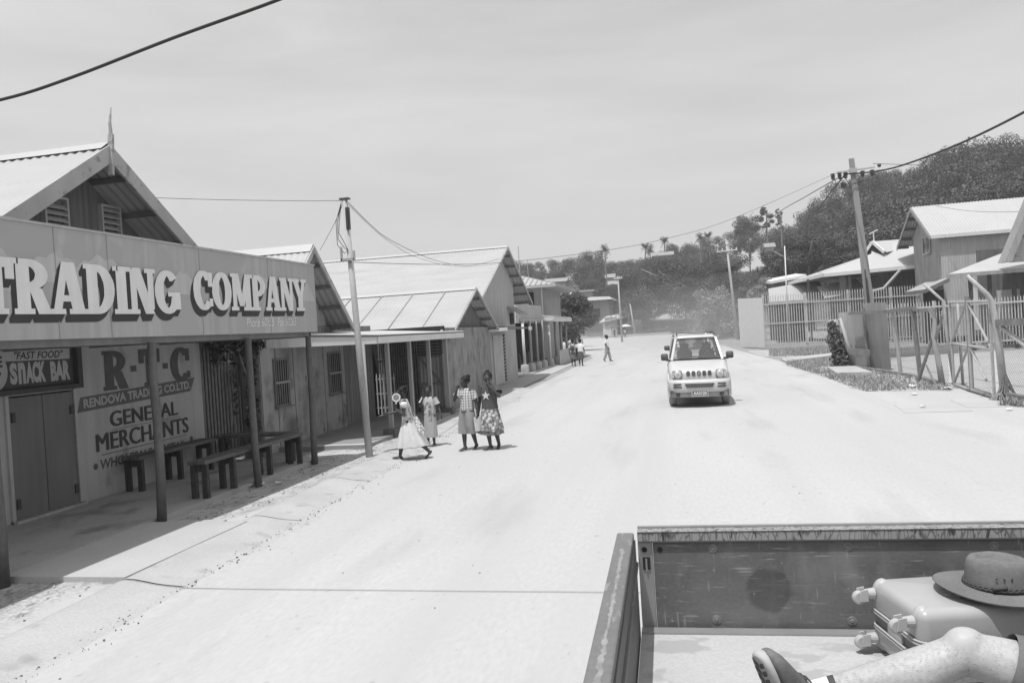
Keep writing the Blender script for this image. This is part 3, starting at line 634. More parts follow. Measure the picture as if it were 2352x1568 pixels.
mb = MB(); mb.box(-8.3, -6.12, 20.0, 20.1, 0, 2.3); mb.box(-8.3, -8.2, 18.9, 19.99, 0, 2.3); mb.build('porch_recess', M['void'], st)
for k in range(6):
    mb = MB(); x = -7.86 + .095 * k; mb.tube([(x, 19.5, .1), (x, 19.5, 1.08)], .02, 6); mb.tube([(x, 19.5, 1.08), (x, 19.5, 1.16)], [.02, .004], 6); mb.build('railing_bar', M['barspale'], st)
mb = MB()
for z in (.25, .62, 1.0): mb.box(-7.9, -7.36, 19.515, 19.53, z, z + .03)
mb.build('railing_rail', M['barspale'], st)
mb = MB()
for k in range(18): xx = -7.86 + k * .062; mb.box(xx, xx + .032, 19.7, 19.74, .09, 2.0 + .02 * (k % 2))
for z in (.4, .9, 1.5): mb.box(-7.88, -6.78, 19.68, 19.699, z, z + .025)
mb.build('iron_grille', M['bars'], st)
dr = MB(); dr.corr((-6.74, 19.72, .09), (.64, 0, 0), (0, 0, 1.43), .08, .008); dro = dr.build('door', M['corrmid'], st)
db = MB(); db.box(-6.76, -6.72, 19.66, 19.70, .09, 1.56); db.box(-6.14, -6.1, 19.66, 19.70, .09, 1.56); db.box(-6.72, -6.14, 19.66, 19.70, 1.5, 1.56); db.box(-6.72, -6.14, 19.66, 19.70, .8, .85); db.bar((-6.72, 19.675, 1.5), (-6.14, 19.675, .85), .05, .03); db.bar((-6.72, 19.675, .8), (-6.14, 19.675, .15), .05, .03); db.build('brace', M['rafter'], dro)
mb = MB()
for k in range(6): mb.box(-6.76, -6.1, 19.74, 19.78, 1.58 + k * .08, 1.64 + k * .08)
mb.build('louvre', M['corrdark'], st)
# ================================================================== store with corrugated gable (rough board front)
s2 = thing('corrugated_gable_store', 'low store with dark corrugated gable and rough stained front wall', 'store', (-6.2, 23.5, 0))
mb = MB(); mb.hexa([(-6.22, 20.02, 0), (-6.15, 20.02, 0), (-6.55, 26.8, 0), (-6.7, 26.8, 0), (-6.22, 20.02, 2.25), (-6.15, 20.02, 2.25), (-6.55, 26.8, 2.25), (-6.7, 26.8, 2.25)]); mb.box(-11, -6.72, 26.6, 26.75, 0, 2.25); mb.build('wall', M['plydark'], s2)
mb = MB(); mb.box(-6.19, -6.13, 19.95, 20.01, .0, 2.2); mb.build('corner_post', M['barspale'], s2)
mb = MB(); mb.corr((-6.62, 21.7, 2.26), (0, 5, 0), (0, 0, .001), .11, .015)
n = 24
for k in range(n):
    ya = 21.75 + 4.9 * k / n; yb = ya + 4.9 / n; zt = lambda y: 3.3 - abs(y - 24.1) * .46
    mb.poly([(-6.62 + .02 * (k % 2), ya, 2.262), (-6.62 + .02 * ((k + 1) % 2), yb, 2.262), (-6.62 + .02 * ((k + 1) % 2), yb, zt(yb)), (-6.62 + .02 * (k % 2), ya, zt(ya))])
mb.build('gable_wall', M['corrdark'], s2)
r2_ = gable_roof(s2, -6.25, 24.1, 3.46, .47, 2.72, -12.2, purl=4, barge=.07, pitch=.12, amp=.005)
for k in range(5): mb = MB(); x = -7.2 - 1.05 * k; mb.bar((x, 24.0, 3.43), (x - .05, 21.42, 2.215), .022, .016); mb.build('seam', M['corrmid'], r2_)
# ================================================================== tall shed
s3 = thing('tall_gabled_shed', 'tall pale shed with a big zinc roof, its plain gable facing the street', 'shed', (-7, 30.8, 0))
mb = MB(); mb.prism([(-7.0, 27.0, 0), (-7.0, 33.35, 0), (-7.0, 33.35, 4.05), (-7.0, 30.8, 5.25), (-7.0, 27.0, 3.5)], (-.12, 0, 0)); mb.box(-16, -7.13, 33.2, 33.35, 0, 4); mb.box(-16, -7.13, 27.0, 27.15, 0, 3.4); mb.build('wall', M['wallpale'], s3)
gable_roof(s3, -6.6, 30.8, 5.4, .46, 4.6, -22, purl=6, barge=.1, pitch=.14, amp=.006)
mb = MB(); mb.box(-6.998, -6.96, 29.0, 30.6, .05, 1.95); do = mb.build('door', mat('pale_door', .5, .8, .1, 2., streak=.1), s3)
mb = MB()
for k in range(14): mb.hexa([(-6.995, 30.7, .1 + k * .135), (-6.95, 30.7, .1 + k * .135), (-6.95, 30.95, .14 + k * .135), (-6.995, 30.95, .14 + k * .135), (-6.995, 30.7, .16 + k * .135), (-6.95, 30.7, .16 + k * .135), (-6.95, 30.95, .2 + k * .135), (-6.995, 30.95, .2 + k * .135)])
mb.build('striped_jamb', M['darktrim'], s3)
mb = MB(); mb.hexa([(-7, 27.3, 2.22), (-6.0, 27.3, 2.12), (-6.0, 31.3, 2.12), (-7, 31.3, 2.22), (-7, 27.3, 2.27), (-6.0, 27.3, 2.17), (-6.0, 31.3, 2.17), (-7, 31.3, 2.27)]); mb.build('awning', M['corrdark'], s3)
mb = MB(); mb.box(-5.98, -5.9, 31.0, 31.35, 2.06, 2.2); mb.box(-7, -6.01, 27.25, 27.29, 2.08, 2.2); mb.build('awning_fascia', M['fascia'], s3)
mb = MB(); mb.tube([(-6.68, 27.1, .0), (-6.7, 27.12, 1.1), (-6.65, 27.08, 2.2)], .03, 6); mb.build('downpipe', M['white'], s3)
mb = MB(); mb.hexa([(-7, 31.9, 3.05), (-6.45, 31.9, 2.72), (-6.45, 33.5, 2.72), (-7, 33.5, 3.05), (-7, 31.9, 3.09), (-6.45, 31.9, 2.76), (-6.45, 33.5, 2.76), (-7, 33.5, 3.09)]); mb.build('window_hood', M['corrmid'], s3)
mb = MB(); mb.box(-6.999, -6.97, 32.3, 33.0, 2.35, 2.8); mb.build('window', M['void'], s3)
# ================================================================== veranda store with posts
s4 = thing('veranda_store', 'store with a plain parapet board and a row of slender veranda posts', 'store', (-7.5, 43, 0))
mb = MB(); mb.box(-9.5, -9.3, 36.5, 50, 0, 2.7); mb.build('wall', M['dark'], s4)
mb = MB(); mb.box(-7.6, -7.5, 36.6, 42.9, 2.42, 3.34); mb.build('parapet', M['wallpale'], s4)
mb = MB(); mb.box(-8.6, -7.61, 36.55, 36.62, 2.42, 3.34); mb.build('parapet_end', M['white'], s4)
mb = MB(); mb.hexa([(-9.3, 36.7, 2.75), (-7.3, 36.7, 2.5), (-7.3, 43, 2.5), (-9.3, 43, 2.75), (-9.3, 36.7, 2.8), (-7.3, 36.7, 2.56), (-7.3, 43, 2.56), (-9.3, 43, 2.8)])
mb.hexa([(-9.3, 43.1, 3.0), (-6.9, 43.1, 2.66), (-6.9, 50.2, 2.66), (-9.3, 50.2, 3.0), (-9.3, 43.1, 3.06), (-6.9, 43.1, 2.74), (-6.9, 50.2, 2.74), (-9.3, 50.2, 3.06)]); mb.build('porch_roof', M['roofzinc'], s4)
mb = MB(); mb.box(-6.9, -6.86, 43.1, 50.2, 2.45, 2.68); mb.box(-9.3, -6.91, 43.05, 43.09, 2.5, 2.7); mb.build('fascia', M['fascia'], s4)
for i, y in enumerate((36.8, 38.3, 39.8, 41.4, 43.3, 45.2, 47.0, 48.9)):
    mb = MB(); x = -7.38 + .04 * i; mb.tube([(x, y, .0), (x, y, 2.5)], .07, 8); po = mb.build('post', M['fascia'] if i in (0, 4) else M['corrmid'], s4, True)
    mb = MB(); mb.lathe([(.2, 0), (.2, .05), (.19, .42), (.16, .45), (.11, .46)], (x, y, 0), n=14); mb.build('post_base', M['kerb'], po, True)
mb = MB(); y = 37.
rnd = random.Random(9)
for k in range(40): y = 36.8 + rnd.random() * 12.5; h = rnd.uniform(.3, 1.0); mb.ell((-8.9 + rnd.random() * .8, y, h * .5), (.12, .15, h * .5), 6, 5)
tag(mb.build('stored_goods', M['corrdark']), 'dim goods piled under the veranda of the store with posts', 'goods', kind='stuff')
mb = MB(); mb.box(-9.4, -6.95, 36.4, 50.3, -.03, .06); struct('porch_floor', mb, M['kerb'])
# two-storey house behind with hipped roof
h = thing('two_storey_house', 'two storey house with ribbed hipped roof behind the veranda store', 'house', (-10, 52, 0))
mb = MB(); mb.box(-14, -8.4, 48.5, 56, 0, 4.75); mb.build('wall', mat('house_wall_grey', .34, .85, .1, 1.2, streak=.1), h)
mb = MB(); A = [(-14.8, 47.3, 4.75), (-7.3, 47.3, 4.75), (-7.3, 57, 4.75), (-14.8, 57, 4.75)]; r1 = (-11.4, 50.8, 6.0); r2 = (-11.4, 53.6, 6.0)
mb.poly([A[0], A[1], r1]); mb.poly([A[1], A[2], r2, r1]); mb.poly([A[2], A[3], r2]); mb.poly([A[3], A[0], r1, r2]); mb.box(-14.8, -7.3, 47.3, 57, 4.6, 4.74); ro = mb.build('roof', M['roofzinc'], h)
mb = MB()
for k in range(30): y = 47.6 + k * .31; f = min(1, (y - 47.3) / 3.5, (57 - y) / 3.4); mb.bar((-7.3, y, 4.77), (-7.3 - 4.1 * f, y, 4.77 + 1.24 * f), .06, .05)
for k in range(22): x = -14.5 + k * .33; f = min(1, (x + 14.8) / 3.4, (-7.3 - x) / 4.1); mb.bar((x, 47.3, 4.77), (x, 47.3 + 3.5 * f, 4.77 + 1.24 * f), .06, .05)
mb.build('roof_rib', M['corrmid'], ro)
wv = MB(); wv.box(-9.6, -8.9, 48.46, 48.49, 3.0, 4.4); wo = wv.build('window', M['void'], h)
f = MB(); f.hexa([(-9.55, 48.40, 4.35), (-8.95, 48.40, 4.35), (-8.95, 48.44, 4.35), (-9.55, 48.44, 4.35), (-9.3, 47.9, 3.2), (-8.95, 47.9, 3.0), (-8.95, 47.95, 3.0), (-9.3, 47.95, 3.2)]); f.build('open_sash', M['glassdark'], wo)
mb = MB(); mb.box(-8.42, -8.36, 48.42, 48.5, 0, 4.6); mb.build('corner_trim', M['fascia'], h)
mb = MB(); mb.hexa([(-13, 44.5, 3.7), (-9.2, 44.5, 3.45), (-9.2, 48.4, 3.45), (-13, 48.4, 3.7), (-13, 44.5, 4.2), (-9.2, 44.5, 3.75), (-9.2, 48.4, 3.75), (-13, 48.4, 4.2)]); mb.build('lean_to_roof', M['fascia'], h)
# thin masts beside the shed
for lab, px, pt, pb, Y in (('tallest thin pale mast rising behind the tall shed roof', 1190, 565, 660, 41), ('short thin mast on the hipped roof behind the shed', 1211, 596, 640, 51)):
    a = aty(px, pt, Y); mb = MB(); mb.tube([(a.x, Y, 0), (a.x, Y, a.z)], [.035, .02], 6); tag(mb.build('mast', M['pipe']), lab, 'mast')
# picket fence beyond the veranda store
pf = thing('picket_fence', 'pale wooden picket fence running on from the veranda store', 'fence', (-8, 56, 0))
p0, p1 = atz(1286, 839), atz(1313, 829); mb = MB()
for k in range(17): p = p0.lerp(p1, k / 17); mb.prism([p + Vector((.02, 0, .05)), p + Vector((.02, .09, .05)), p + Vector((.02, .09, .75)), p + Vector((.02, .045, .85)), p + Vector((.02, 0, .75))], (.06, 0, 0))
mb.build('picket', M['fascia'], pf)
mb = MB()
for z in (.25, .62): mb.bar(p0 + Vector((-.0, 0, z)), p1 + Vector((-.0, 0, z)), .03, .08)
mb.build('rail', M['corrmid'], pf)
# ================================================================== poles and wires
lp = thing('utility_pole', 'leaning timber utility pole beside the walking girls', 'utility pole', (-5.39, 12.85, 0))
mb = MB(); mb.tube([(-5.39, 12.85, -.2), (-5.47, 12.85, 2), (-5.555, 12.85, 4.5)], [.066, .057, .045], 10); mb.build('pole', M['polewood'], lp, True)
mb = MB(); mb.box(-5.53, -5.47, 12.78, 12.84, 3.95, 4.33); mb.box(-5.515, -5.485, 12.76, 12.78, 4.0, 4.28); mb.build('junction_box', M['insul'], lp)
mb = MB(); mb.box(-5.66, -5.42, 12.76, 12.8, 3.42, 3.46); mb.box(-5.665, -5.635, 12.76, 12.8, 3.42, 3.66); mb.box(-5.435, -5.405, 12.76, 12.8, 3.42, 3.58); mb.build('bracket', M['pipe'], lp)
mb = MB(); mb.box(-5.64, -5.47, 12.8, 12.9, 4.47, 4.5); mb.build('cap', M['insul'], lp)
mb = MB()
for k in range(3): mb.tube([(-5.6, 12.8, 4.42), (-5.66 - .03 * k, 12.8, 4.1), (-5.68 - .02 * k, 12.8, 3.9 - .1 * k), (-5.6, 12.8, 3.75 - .1 * k), (-5.53, 12.79, 3.6)], .006, 4)
mb.build('drop_wire', M['wire'], lp)
rp = thing('utility_pole', 'tall leaning utility pole with insulators behind the wire fence', 'utility pole', (6.68, 31, 0))
mb = MB(); mb.rings([[(x + a * wd, 31 + b * wd, z) for a, b in ((-.5, -.38), (.38, -.5), (.5, .38), (-.38, .5))] for x, wd, z in ((6.80, .36, -.2), (6.655, .33, 2.2), (6.47, .25, 5.1), (6.31, .2, 7.54))]); mb.build('pole', M['poleconc'], rp)
mb = MB(); mb.bar((5.75, 30.86, 7.07), (7.05, 30.86, 7.13), .045, .045); mb.box(6.22, 6.45, 30.84, 31.12, 7.02, 7.18); mb.build('crossarm', M['pipe'], rp)
for x in (5.62, 5.85, 6.05, 6.63, 6.95): mb = MB(); mb.lathe([(.03, 0), (.09, -.02), (.05, -.08), (.085, -.1), (.05, -.16), (.08, -.18), (.02, -.24)], (x, 30.85, 7.05), n=10); mb.build('insulator', M['insul'], rp)
mb = MB(); mb.ell((7.2, 30.85, 7.18), .07, 8, 6); mb.build('insulator', M['insul'], rp); mb = MB(); mb.ell((5.95, 30.8, 6.6), (.1, .06, .12), 8, 6); mb.build('cable_clamp', M['insul'], rp)
mb = MB(); r2 = random.Random(5)
for k in range(5):
    x = 5.65 + .33 * k; mb.tube([(x, 30.85, 7.0), (x + r2.uniform(-.2, .2), 30.8, 6.7), (x + r2.uniform(-.25, .25), 30.8, 6.35 + .1 * k), (6.3, 30.85, 6.62)], .009, 4)
mb.build('drop_wire', M['wire'], rp)
mb = MB(); mb.tube([(6.72, 30.83, .3), (6.56, 30.83, 3.2)], .03, 6); mb.tube([(6.62, 30.84, .3), (6.53, 30.84, 3.5)], .02, 6); mb.build('conduit', M['insul'], rp)
def far_pole(label, pb, pt, Y, r, arm=None, m='polewood'):
    a = atz(*pb) if Y is None else aty(pb[0], pb[1], Y); Y = a.y; b = aty(pt[0], pt[1], Y)
    t = thing('utility_pole' if arm else 'pole', label, 'utility pole' if arm else 'pole', (a.x, Y, 0))
    mb = MB(); mb.tube([(a.x, Y, min(a.z, 0)), (b.x, Y, b.z)], [r, r * .65], 8); mb.build('shaft', M[m], t, True)
    if arm:
        z = b.z - arm[1]; mb = MB(); mb.bar((b.x - arm[0], Y - .1, z - .03), (b.x + arm[0], Y - .1, z + .03), .1, .1); mb.build('crossarm', M['fascia'], t)
        for k in (-.9, -.45, .45, .9): mb = MB(); mb.lathe([(.05, 0), (.07, .08), (.03, .18)], (b.x + arm[0] * k, Y - .1, z + .06), n=8); mb.build('insulator', M['white'], t)
    return Vector((b.x, Y, b.z))
mid_top = far_pole('utility pole with a crossarm and white insulators in front of the bushes', (1695, 780), (1669, 565), None, .14, (.95, .45))
far_pole('bare thin utility pole before the kiosk and rain tree', (1429, 783), (1419, 634), 97, .13, (.5, .3))
far_pole('short pale pole beside the grey long building', (1316, 720), (1311, 668), 82, .12, None, 'fascia')
far_pole('thin dark pole right of the kiosk', (1460, 775), (1447, 698), 140, .16)
far_pole('white flagpole rising behind the tall barred fence', (1806, 690), (1802, 565), 60, .06, None, 'white')
def wire(label, pix, A, B, r, name='cable', m='wire'):
    """cable hung in the vertical plane through A and B, through the photographed heights"""
    A = Vector(A); B = Vector(B); d = B - A; n = Vector((d.y, -d.x, 0)); pts = []
    for x, y in pix:
        q = ray(x, y); o = Vector((0, 0, CAMZ)); pts.append(o + q * ((A - o).dot(n) / q.dot(n)))
    out = []
    for i in range(len(pts) - 1):
        for k in range(6):
            t = k / 6; p0 = pts[max(i - 1, 0)]; p1 = pts[i]; p2 = pts[i + 1]; p3 = pts[min(i + 2, len(pts) - 1)]
            out.append(.5 * ((2 * p1) + (p2 - p0) * t + (2 * p0 - 5 * p1 + 4 * p2 - p3) * t * t + (3 * p1 - p0 - 3 * p2 + p3) * t ** 3))
    out.append(pts[-1]); mb = MB(); mb.tube(out, r, 6); return tag(mb.build(name, M[m], None, True), label, 'cable')
wire('thick black cable sagging across the top left of the sky', [(-250, 280), (0, 230), (160, 180), (400, 87), (640, 0), (860, -90), (1150, -200), (1600, -360)], (-5, 4.9, 0), (-1, 4.7, 0), .011)
wire('thick black cable from the right hand pole toward the viewer', [(1945, 400), (2010, 394), (2075, 379), (2200, 332), (2352, 258), (2500, 170)], (6.1, 30.8, 0), (7.0, 17, 0), .027)
wire('thin cable strung from the right hand pole across to the timber pole', [(1925, 396), (1686, 501), (1534, 547), (1398, 574), (1166, 602), (1000, 607), (803, 602)], (5.7, 30.8, 0), (-5.5, 12.8, 0), .006, m='wiregrey')
wire('thin cable running from the right hand pole to the crossarm pole', [(1925, 409), (1850, 452), (1776, 497), (1697, 566)], (5.7, 30.8, 0), (mid_top.x, mid_top.y, 0), .016)
wire('thick dark service cable dropping behind the right hand pole', [(1940, 402), (1905, 445), (1872, 487), (1822, 545)], (5.9, 30.8, 0), (9.5, 62, 0), .026)
wire('faint cable leaving the timber pole top toward the left', [(-150, 434), (0, 440), (400, 456), (640, 461), (789, 461)], (-12, 10, 0), (-5.55, 12.85, 0), .005, m='wiregrey')
wire('service wire sagging from the timber pole to the tall shed gable', [(800, 465), (850, 515), (900, 553), (1000, 598), (1080, 610), (1145, 595)], (-5.5, 12.85, 0), (-6.7, 30.7, 0), .006, m='wiregrey')
wire('second service wire sagging just below the first from the timber pole', [(800, 470), (860, 528), (905, 562), (960, 592), (1050, 612), (1140, 608)], (-5.5, 12.85, 0), (-6.7, 30.6, 0), .004, m='wiregrey')
wire('stay wire slanting from the timber pole down to the store gable', [(787, 470), (765, 520), (735, 575)], (-5.6, 12.85, 0), (-7.1, 15.2, 0), .005, m='wiregrey')
wire('faint pair of wires leaving the right hand pole rightward', [(2005, 376), (2100, 379), (2200, 380), (2352, 379)], (6.9, 30.9, 0), (18, 34, 0), .01, m='wiregrey')
wire('slack wire looping over the two storey corrugated roof', [(2150, 473), (2220, 484), (2300, 487), (2400, 483)], (14, 47, 0), (18, 44, 0), .012, m='wiregrey')
# ================================================================== right: wire fence, gate
def netting(mb, a, b, z0, z1, pitch=.075, w=.004):
    a = Vector(a); b = Vector(b); d = b - a; L = d.length; u = d / L; h = z1 - z0
    n = int((L + h) / pitch)
    for s in (1, -1):
        for k in range(n):
            t = k * pitch - (h if s == 1 else 0)
            p = [t, z0, t + s * h if s == 1 else t - 0, z1]
            x0 = t if s == 1 else k * pitch; x1 = x0 + s * h; za, zb = z0, z1
            if x0 == x1: continue
            m = (zb - za) / (x1 - x0)
            def clip(xa, zA, lim): return zA + m * (lim - xa)
            xs = [(x0, za), (x1, zb)]
            q = []
            for x, z in xs:
                if x < 0: q.append((0, za + m * (0 - x0)))
                elif x > L: q.append((L, za + m * (L - x0)))
                else: q.append((x, z))
            if abs(q[0][0] - q[1][0]) < .02: continue
            A = a + u * q[0][0] + Vector((0, 0, q[0][1])); B = a + u * q[1][0] + Vector((0, 0, q[1][1]))
            off = Vector((0, 0, w)); mb.add([A - off, B - off, B + off, A + off], [(0, 1, 2, 3)])
wf = thing('wire_fence', 'rickety chain link fence with timber rails and crooked posts', 'fence', (6.3, 26, 0))
line = [(5.72, 30.4), (6.05, 28.9), (6.35, 26.6), (6.47, 24.8), (6.38, 22.4), (6.5, 22.0)]
mb = MB()
for a, b in zip(line[:-1], line[1:]): netting(mb, (*a, 0), (*b, 0), .05, 2.0, .085, .006)
mb.build('chain_link', M['chain'], wf)
mb = MB(); mb.tube([(6.08, 28.95, 0), (6.02, 28.9, 1.2), (6.0, 28.9, 2.1)], .05, 8); mb.build('post', M['wood'], wf)
mb = MB(); mb.tube([(6.4, 26.2, 0), (6.33, 26.2, 1.2), (6.28, 26.2, 2.05)], .06, 8); mb.build('post', M['pipe'], wf)
mb = MB(); mb.tube([(6.52, 24.6, 0), (6.46, 24.6, 1.2), (6.4, 24.6, 1.98)], .065, 8); mb.build('post', M['wood'], wf)
mb = MB(); mb.tube([(6.42, 22.3, 0), (6.36, 22.3, .6), (6.3, 22.35, 1.2), (6.33, 22.3, 1.7), (6.2, 22.3, 1.98)], [.08, .07, .06, .065, .05], 8); mb.tube([(6.33, 22.3, 1.2), (6.45, 22.25, 1.6), (6.5, 22.2, 1.9)], [.05, .04, .04], 6); mb.build('post', M['polewood'], wf, True)
mb = MB(); mb.tube([(6.0, 22.9, .05), (6.3, 22.5, 1.2)], .045, 6); mb.tube([(6.2, 22.1, .02), (6.15, 22.6, .5)], .03, 6); mb.build('prop', M['wood'], wf)
mb = MB(); mb.bar((5.75, 29.9, 1.95), (6.2, 26.5, 1.95), .1, .09); mb.bar((6.2, 26.45, 1.96), (6.42, 24.4, 2.02), .1, .09); mb.build('rail', M['wood'], wf)
mb = MB(); mb.bar((6.42, 24.6, 1.96), (6.28, 22.3, 1.92), .09, .08); mb.build('rail', M['wood'], wf); mb = MB(); mb.bar((5.72, 30.2, .62), (6.0, 28.4, .6), .05, .22); mb.build('rail', M['wood'], wf)
mb = MB(); mb.bar((5.85, 29.5, .06), (6.42, 25.5, .04), .12, .1); mb.bar((6.42, 25.5, .05), (6.4, 22.3, .03), .12, .1); mb.build('bottom_beam', M['wood'], wf)
mb = MB(); mb.corr((5.78, 32.0, .05), (.28, -2.9, 0), (0, 0, 1.95), .12, .02); mb.build('corrugated_sheet', M['corrpale'], wf)
mb = MB(); mb.hexa([(6.1, 29.3, .0), (6.62, 28.3, .0), (6.64, 28.33, .0), (6.12, 29.33, .0), (6.06, 29.3, 2.28), (6.56, 28.3, 2.25), (6.58, 28.33, 2.25), (6.08, 29.33, 2.28)]); mb.build('flat_sheet', M['corrmid'], wf)
bush = thing('fence_bush', 'straggly dark bush against a stump at the far end of the wire fence', 'bush', (5.6, 31, 0))
leaf_cloud('foliage', [(5.55, 31.2, .35, .3, .35, .4), (5.5, 31.4, .95, .28, .3, .45), (5.7, 30.8, .2, .35, .35, .25), (5.45, 31.6, 1.4, .2, .25, .3)], 900, .12, M['leafmid'], bush, 8)
mb = MB(); mb.tube([(5.6, 31.6, 0), (5.55, 31.7, .8), (5.5, 31.7, 1.75)], [.2, .19, .17], 8); mb.tube([(6.0, 30.3, 0), (5.75, 30.7, 1.0), (5.6, 30.9, 1.8)], [.08, .07, .05], 8); mb.build('stump', M['polewood'], bush, True)
gt = thing('mesh_gate', 'double pipe framed mesh gate with diagonal braces', 'gate', (6.4, 20.1, 0))
for a, b, lz in (((6.56, 21.85), (6.40, 20.15), 2.1), ((6.39, 20.05), (6.3, 18.45), 2.08)):
    A = Vector((*a, .06)); B = Vector((*b, .04)); tz = Vector((0, 0, lz - .06)); mid = tz * .5
    lf = MB()
    for p, q in ((A, A + tz), (B, B + tz), (A, B), (A + tz, B + tz), (A + mid, B + mid)): lf.tube([p, q], .033, 6)
    for p, q in (((A + mid, B + tz), (A, B + mid)) if a[1] > 21 else ((A + tz, B + mid), (A + mid, B))): lf.tube([p, q], .03, 6)
    lo = lf.build('gate_leaf', M['pipe'], gt); nm = MB(); netting(nm, (*a, 0), (*b, 0), .08, lz - .02, .08, .005); nm.build('chain_link', M['chain'], lo)
mb = MB(); mb.tube([(6.62, 22.05, 0), (6.5, 22.0, 1.2), (6.45, 22.0, 2.15), (6.05, 22.1, 2.62)], .036, 8); mb.tube([(6.75, 21.8, 0), (6.72, 21.8, 2.1)], .036, 8); mb.build('gate_post', M['pipe'], gt, True)
mb = MB(); mb.tube([(6.45, 18.3, -.05), (6.38, 18.3, 1.2), (6.3, 18.3, 2.05), (6.22, 18.3, 2.2), (5.85, 18.3, 2.62)], [.085, .07, .056, .048, .042], 10); mb.build('gate_post', M['pipe'], gt, True)
mb = MB(); mb.tube([(6.42, 20.4, .05), (6.3, 18.3, .04)], .045, 8); mb.build('bottom_pipe', M['wood'], gt)
mb = MB(); mb.tube([(6.41, 20.12, .03), (6.4, 20.1, 2.2)], .05, 8); mb.build('centre_post', M['wood'], gt)
tg = thing('tangled_wire', 'tangle of rusty wire and roots around the bent gate post', 'wire', (6.45, 18.2, 0)); mb = MB(); r2 = random.Random(2)
for k in range(26): a = r2.uniform(0, 6.28); mb.tube([(6.45, 18.25, .3 + .3 * r2.random()), (6.45 + .15 * math.cos(a), 18.25 + .15 * math.sin(a), .15), (6.45 + .32 * math.cos(a + .5), 18.25 + .3 * math.sin(a + .5), .0)], .012, 4)
mb.build('strands', M['wood'], tg)
rf2 = thing('rail_fence', 'netted fence with heavy timber rails at the right edge', 'fence', (6.6, 15, 0))
mb = MB(); netting(mb, (6.42, 18.2, 0), (6.75, 12.5, 0), .06, 1.62, .075, .005); mb.build('chain_link', M['chain'], rf2)
mb = MB(); mb.bar((6.36, 18.35, 1.6), (6.75, 12.5, 1.72), .1, .14); mb.build('top_rail', M['wood'], rf2)
mb = MB(); mb.bar((6.45, 18.2, .1), (6.75, 12.5, .12), .12, .12); mb.build('bottom_rail', M['wood'], rf2)
mb = MB(); mb.tube([(6.4, 18.1, 1.5), (6.62, 15.4, .45), (6.7, 14, -.05)], .05, 8); mb.build('brace', M['pipe'], rf2)
mb = MB(); mb.tube([(6.75, 12.6, 0), (6.75, 12.6, 1.9)], .07, 8); mb.build('post', M['wood'], rf2)
def bar_fence(name, label, a, b, z0, z1, rails, pitch, r, posts, m, spike=.12, pw=.09, zg=lambda t: 0.):
    t = thing(name, label, 'fence', (*a, 0)); A = Vector((*a, 0)); B = Vector((*b, 0)); n = int((B - A).length / pitch); mb = MB()
    for k in range(n + 1):
        f = k / n; p = A.lerp(B, f); g = Vector((0, 0, zg(f))); mb.bar(p + g + Vector((0, 0, z0)), p + g + Vector((0, 0, z1)), 2 * r, 2 * r, (0, 1, 0)); q = p + g + Vector((0, 0, z1)); mb.add([q + Vector((-r, -r, 0)), q + Vector((r, -r, 0)), q + Vector((r, r, 0)), q + Vector((-r, r, 0)), q + Vector((0, 0, spike))], [(0, 1, 4), (1, 2, 4), (2, 3, 4), (3, 0, 4)])
    mb.build('bars', M[m], t)
    for z in rails:
        mb = MB(); mb.bar(A + Vector((0, -r - .025, z + zg(0))), B + Vector((0, -r - .025, z + zg(1))), .045, .07); mb.build('rail', M[m], t)
    for k in range(posts):
        p = A.lerp(B, k / max(1, posts - 1)); mb = MB(); mb.bar(p + Vector((0, .07, 0)), p + Vector((0, .07, z1 + zg(k / max(1, posts - 1)) + .1)), pw, pw, (0, 1, 0)); mb.build('post', M[m], t)
    return t
bar_fence('steel_fence', 'pale spiked steel fence across the concrete yard', (8.0, 36.0), (19.5, 37.6), .25, 2.15, (2.0, .42), .125, .016, 6, 'barspale')
mb = MB(); mb.hexa([(7.9, 36.05, 0), (11.2, 36.5, 0), (11.2, 36.75, 0), (7.9, 36.3, 0), (7.9, 36.05, .36), (11.2, 36.5, .42), (11.2, 36.75, .42), (7.9, 36.3, .36)]); tag(mb.build('low_block_wall', M['corrpale'], bevel=.03), 'low pale block wall under the left end of the steel fence', 'wall')
bf = bar_fence('tall_barred_fence', 'tall pale barred fence with solid sheet corner facing the road', (4.95, 51.8), (17.5, 52.6), .12, 3.25, (.25, 1.55, 2.75), .15, .022, 6, 'barspale', .14, .12)
mb = MB(); mb.hexa([(4.9, 51.75, .05), (3.75, 56.5, .05), (3.8, 56.55, .05), (4.95, 51.8, .05), (4.9, 51.75, 3.2), (3.75, 56.5, 3.35), (3.8, 56.55, 3.35), (4.95, 51.8, 3.2)]); mb.build('sheet_panel', M['white'], bf)
mb = MB(); mb.box(4.8, 9.2, 51.3, 51.6, 0, .14); struct('kerb', mb, M['kerb'])
# ================================================================== right hand houses
h1 = thing('wide_roofed_house', 'low house with a broad white hipped roof, gablet and slanting downpipe', 'house', (12, 56, 0))
c1 = atz(1890, 629, 4.6); c2 = atz(1820, 645, 4.6); c3 = Vector((14.6, 51.5, 4.62)); rg = atz(2003, 556, 6.55); rg2 = Vector((20, rg.y + .6, 6.6)); gb = rg + Vector((0, 0, 0))
c4 = Vector((20, 50.5, 4.65)); c5 = Vector((20, 66, 4.6)); c6 = Vector((c2.x, 66, 4.6))
mb = MB(); ap = Vector((rg.x - .2, rg.y, rg.z - .95)); fl = Vector((rg.x - .35, rg.y - 1.2, rg.z - .85)); fr_ = Vector((rg.x - .35, rg.y + 1.2, rg.z - .85))
mb.poly([c1, c4, rg2, rg, fl]); mb.poly([c1, fl, fr_, c6]); mb.poly([c6, fr_, rg, rg2, c5])
ro = mb.build('roof', M['roofwhite'], h1)
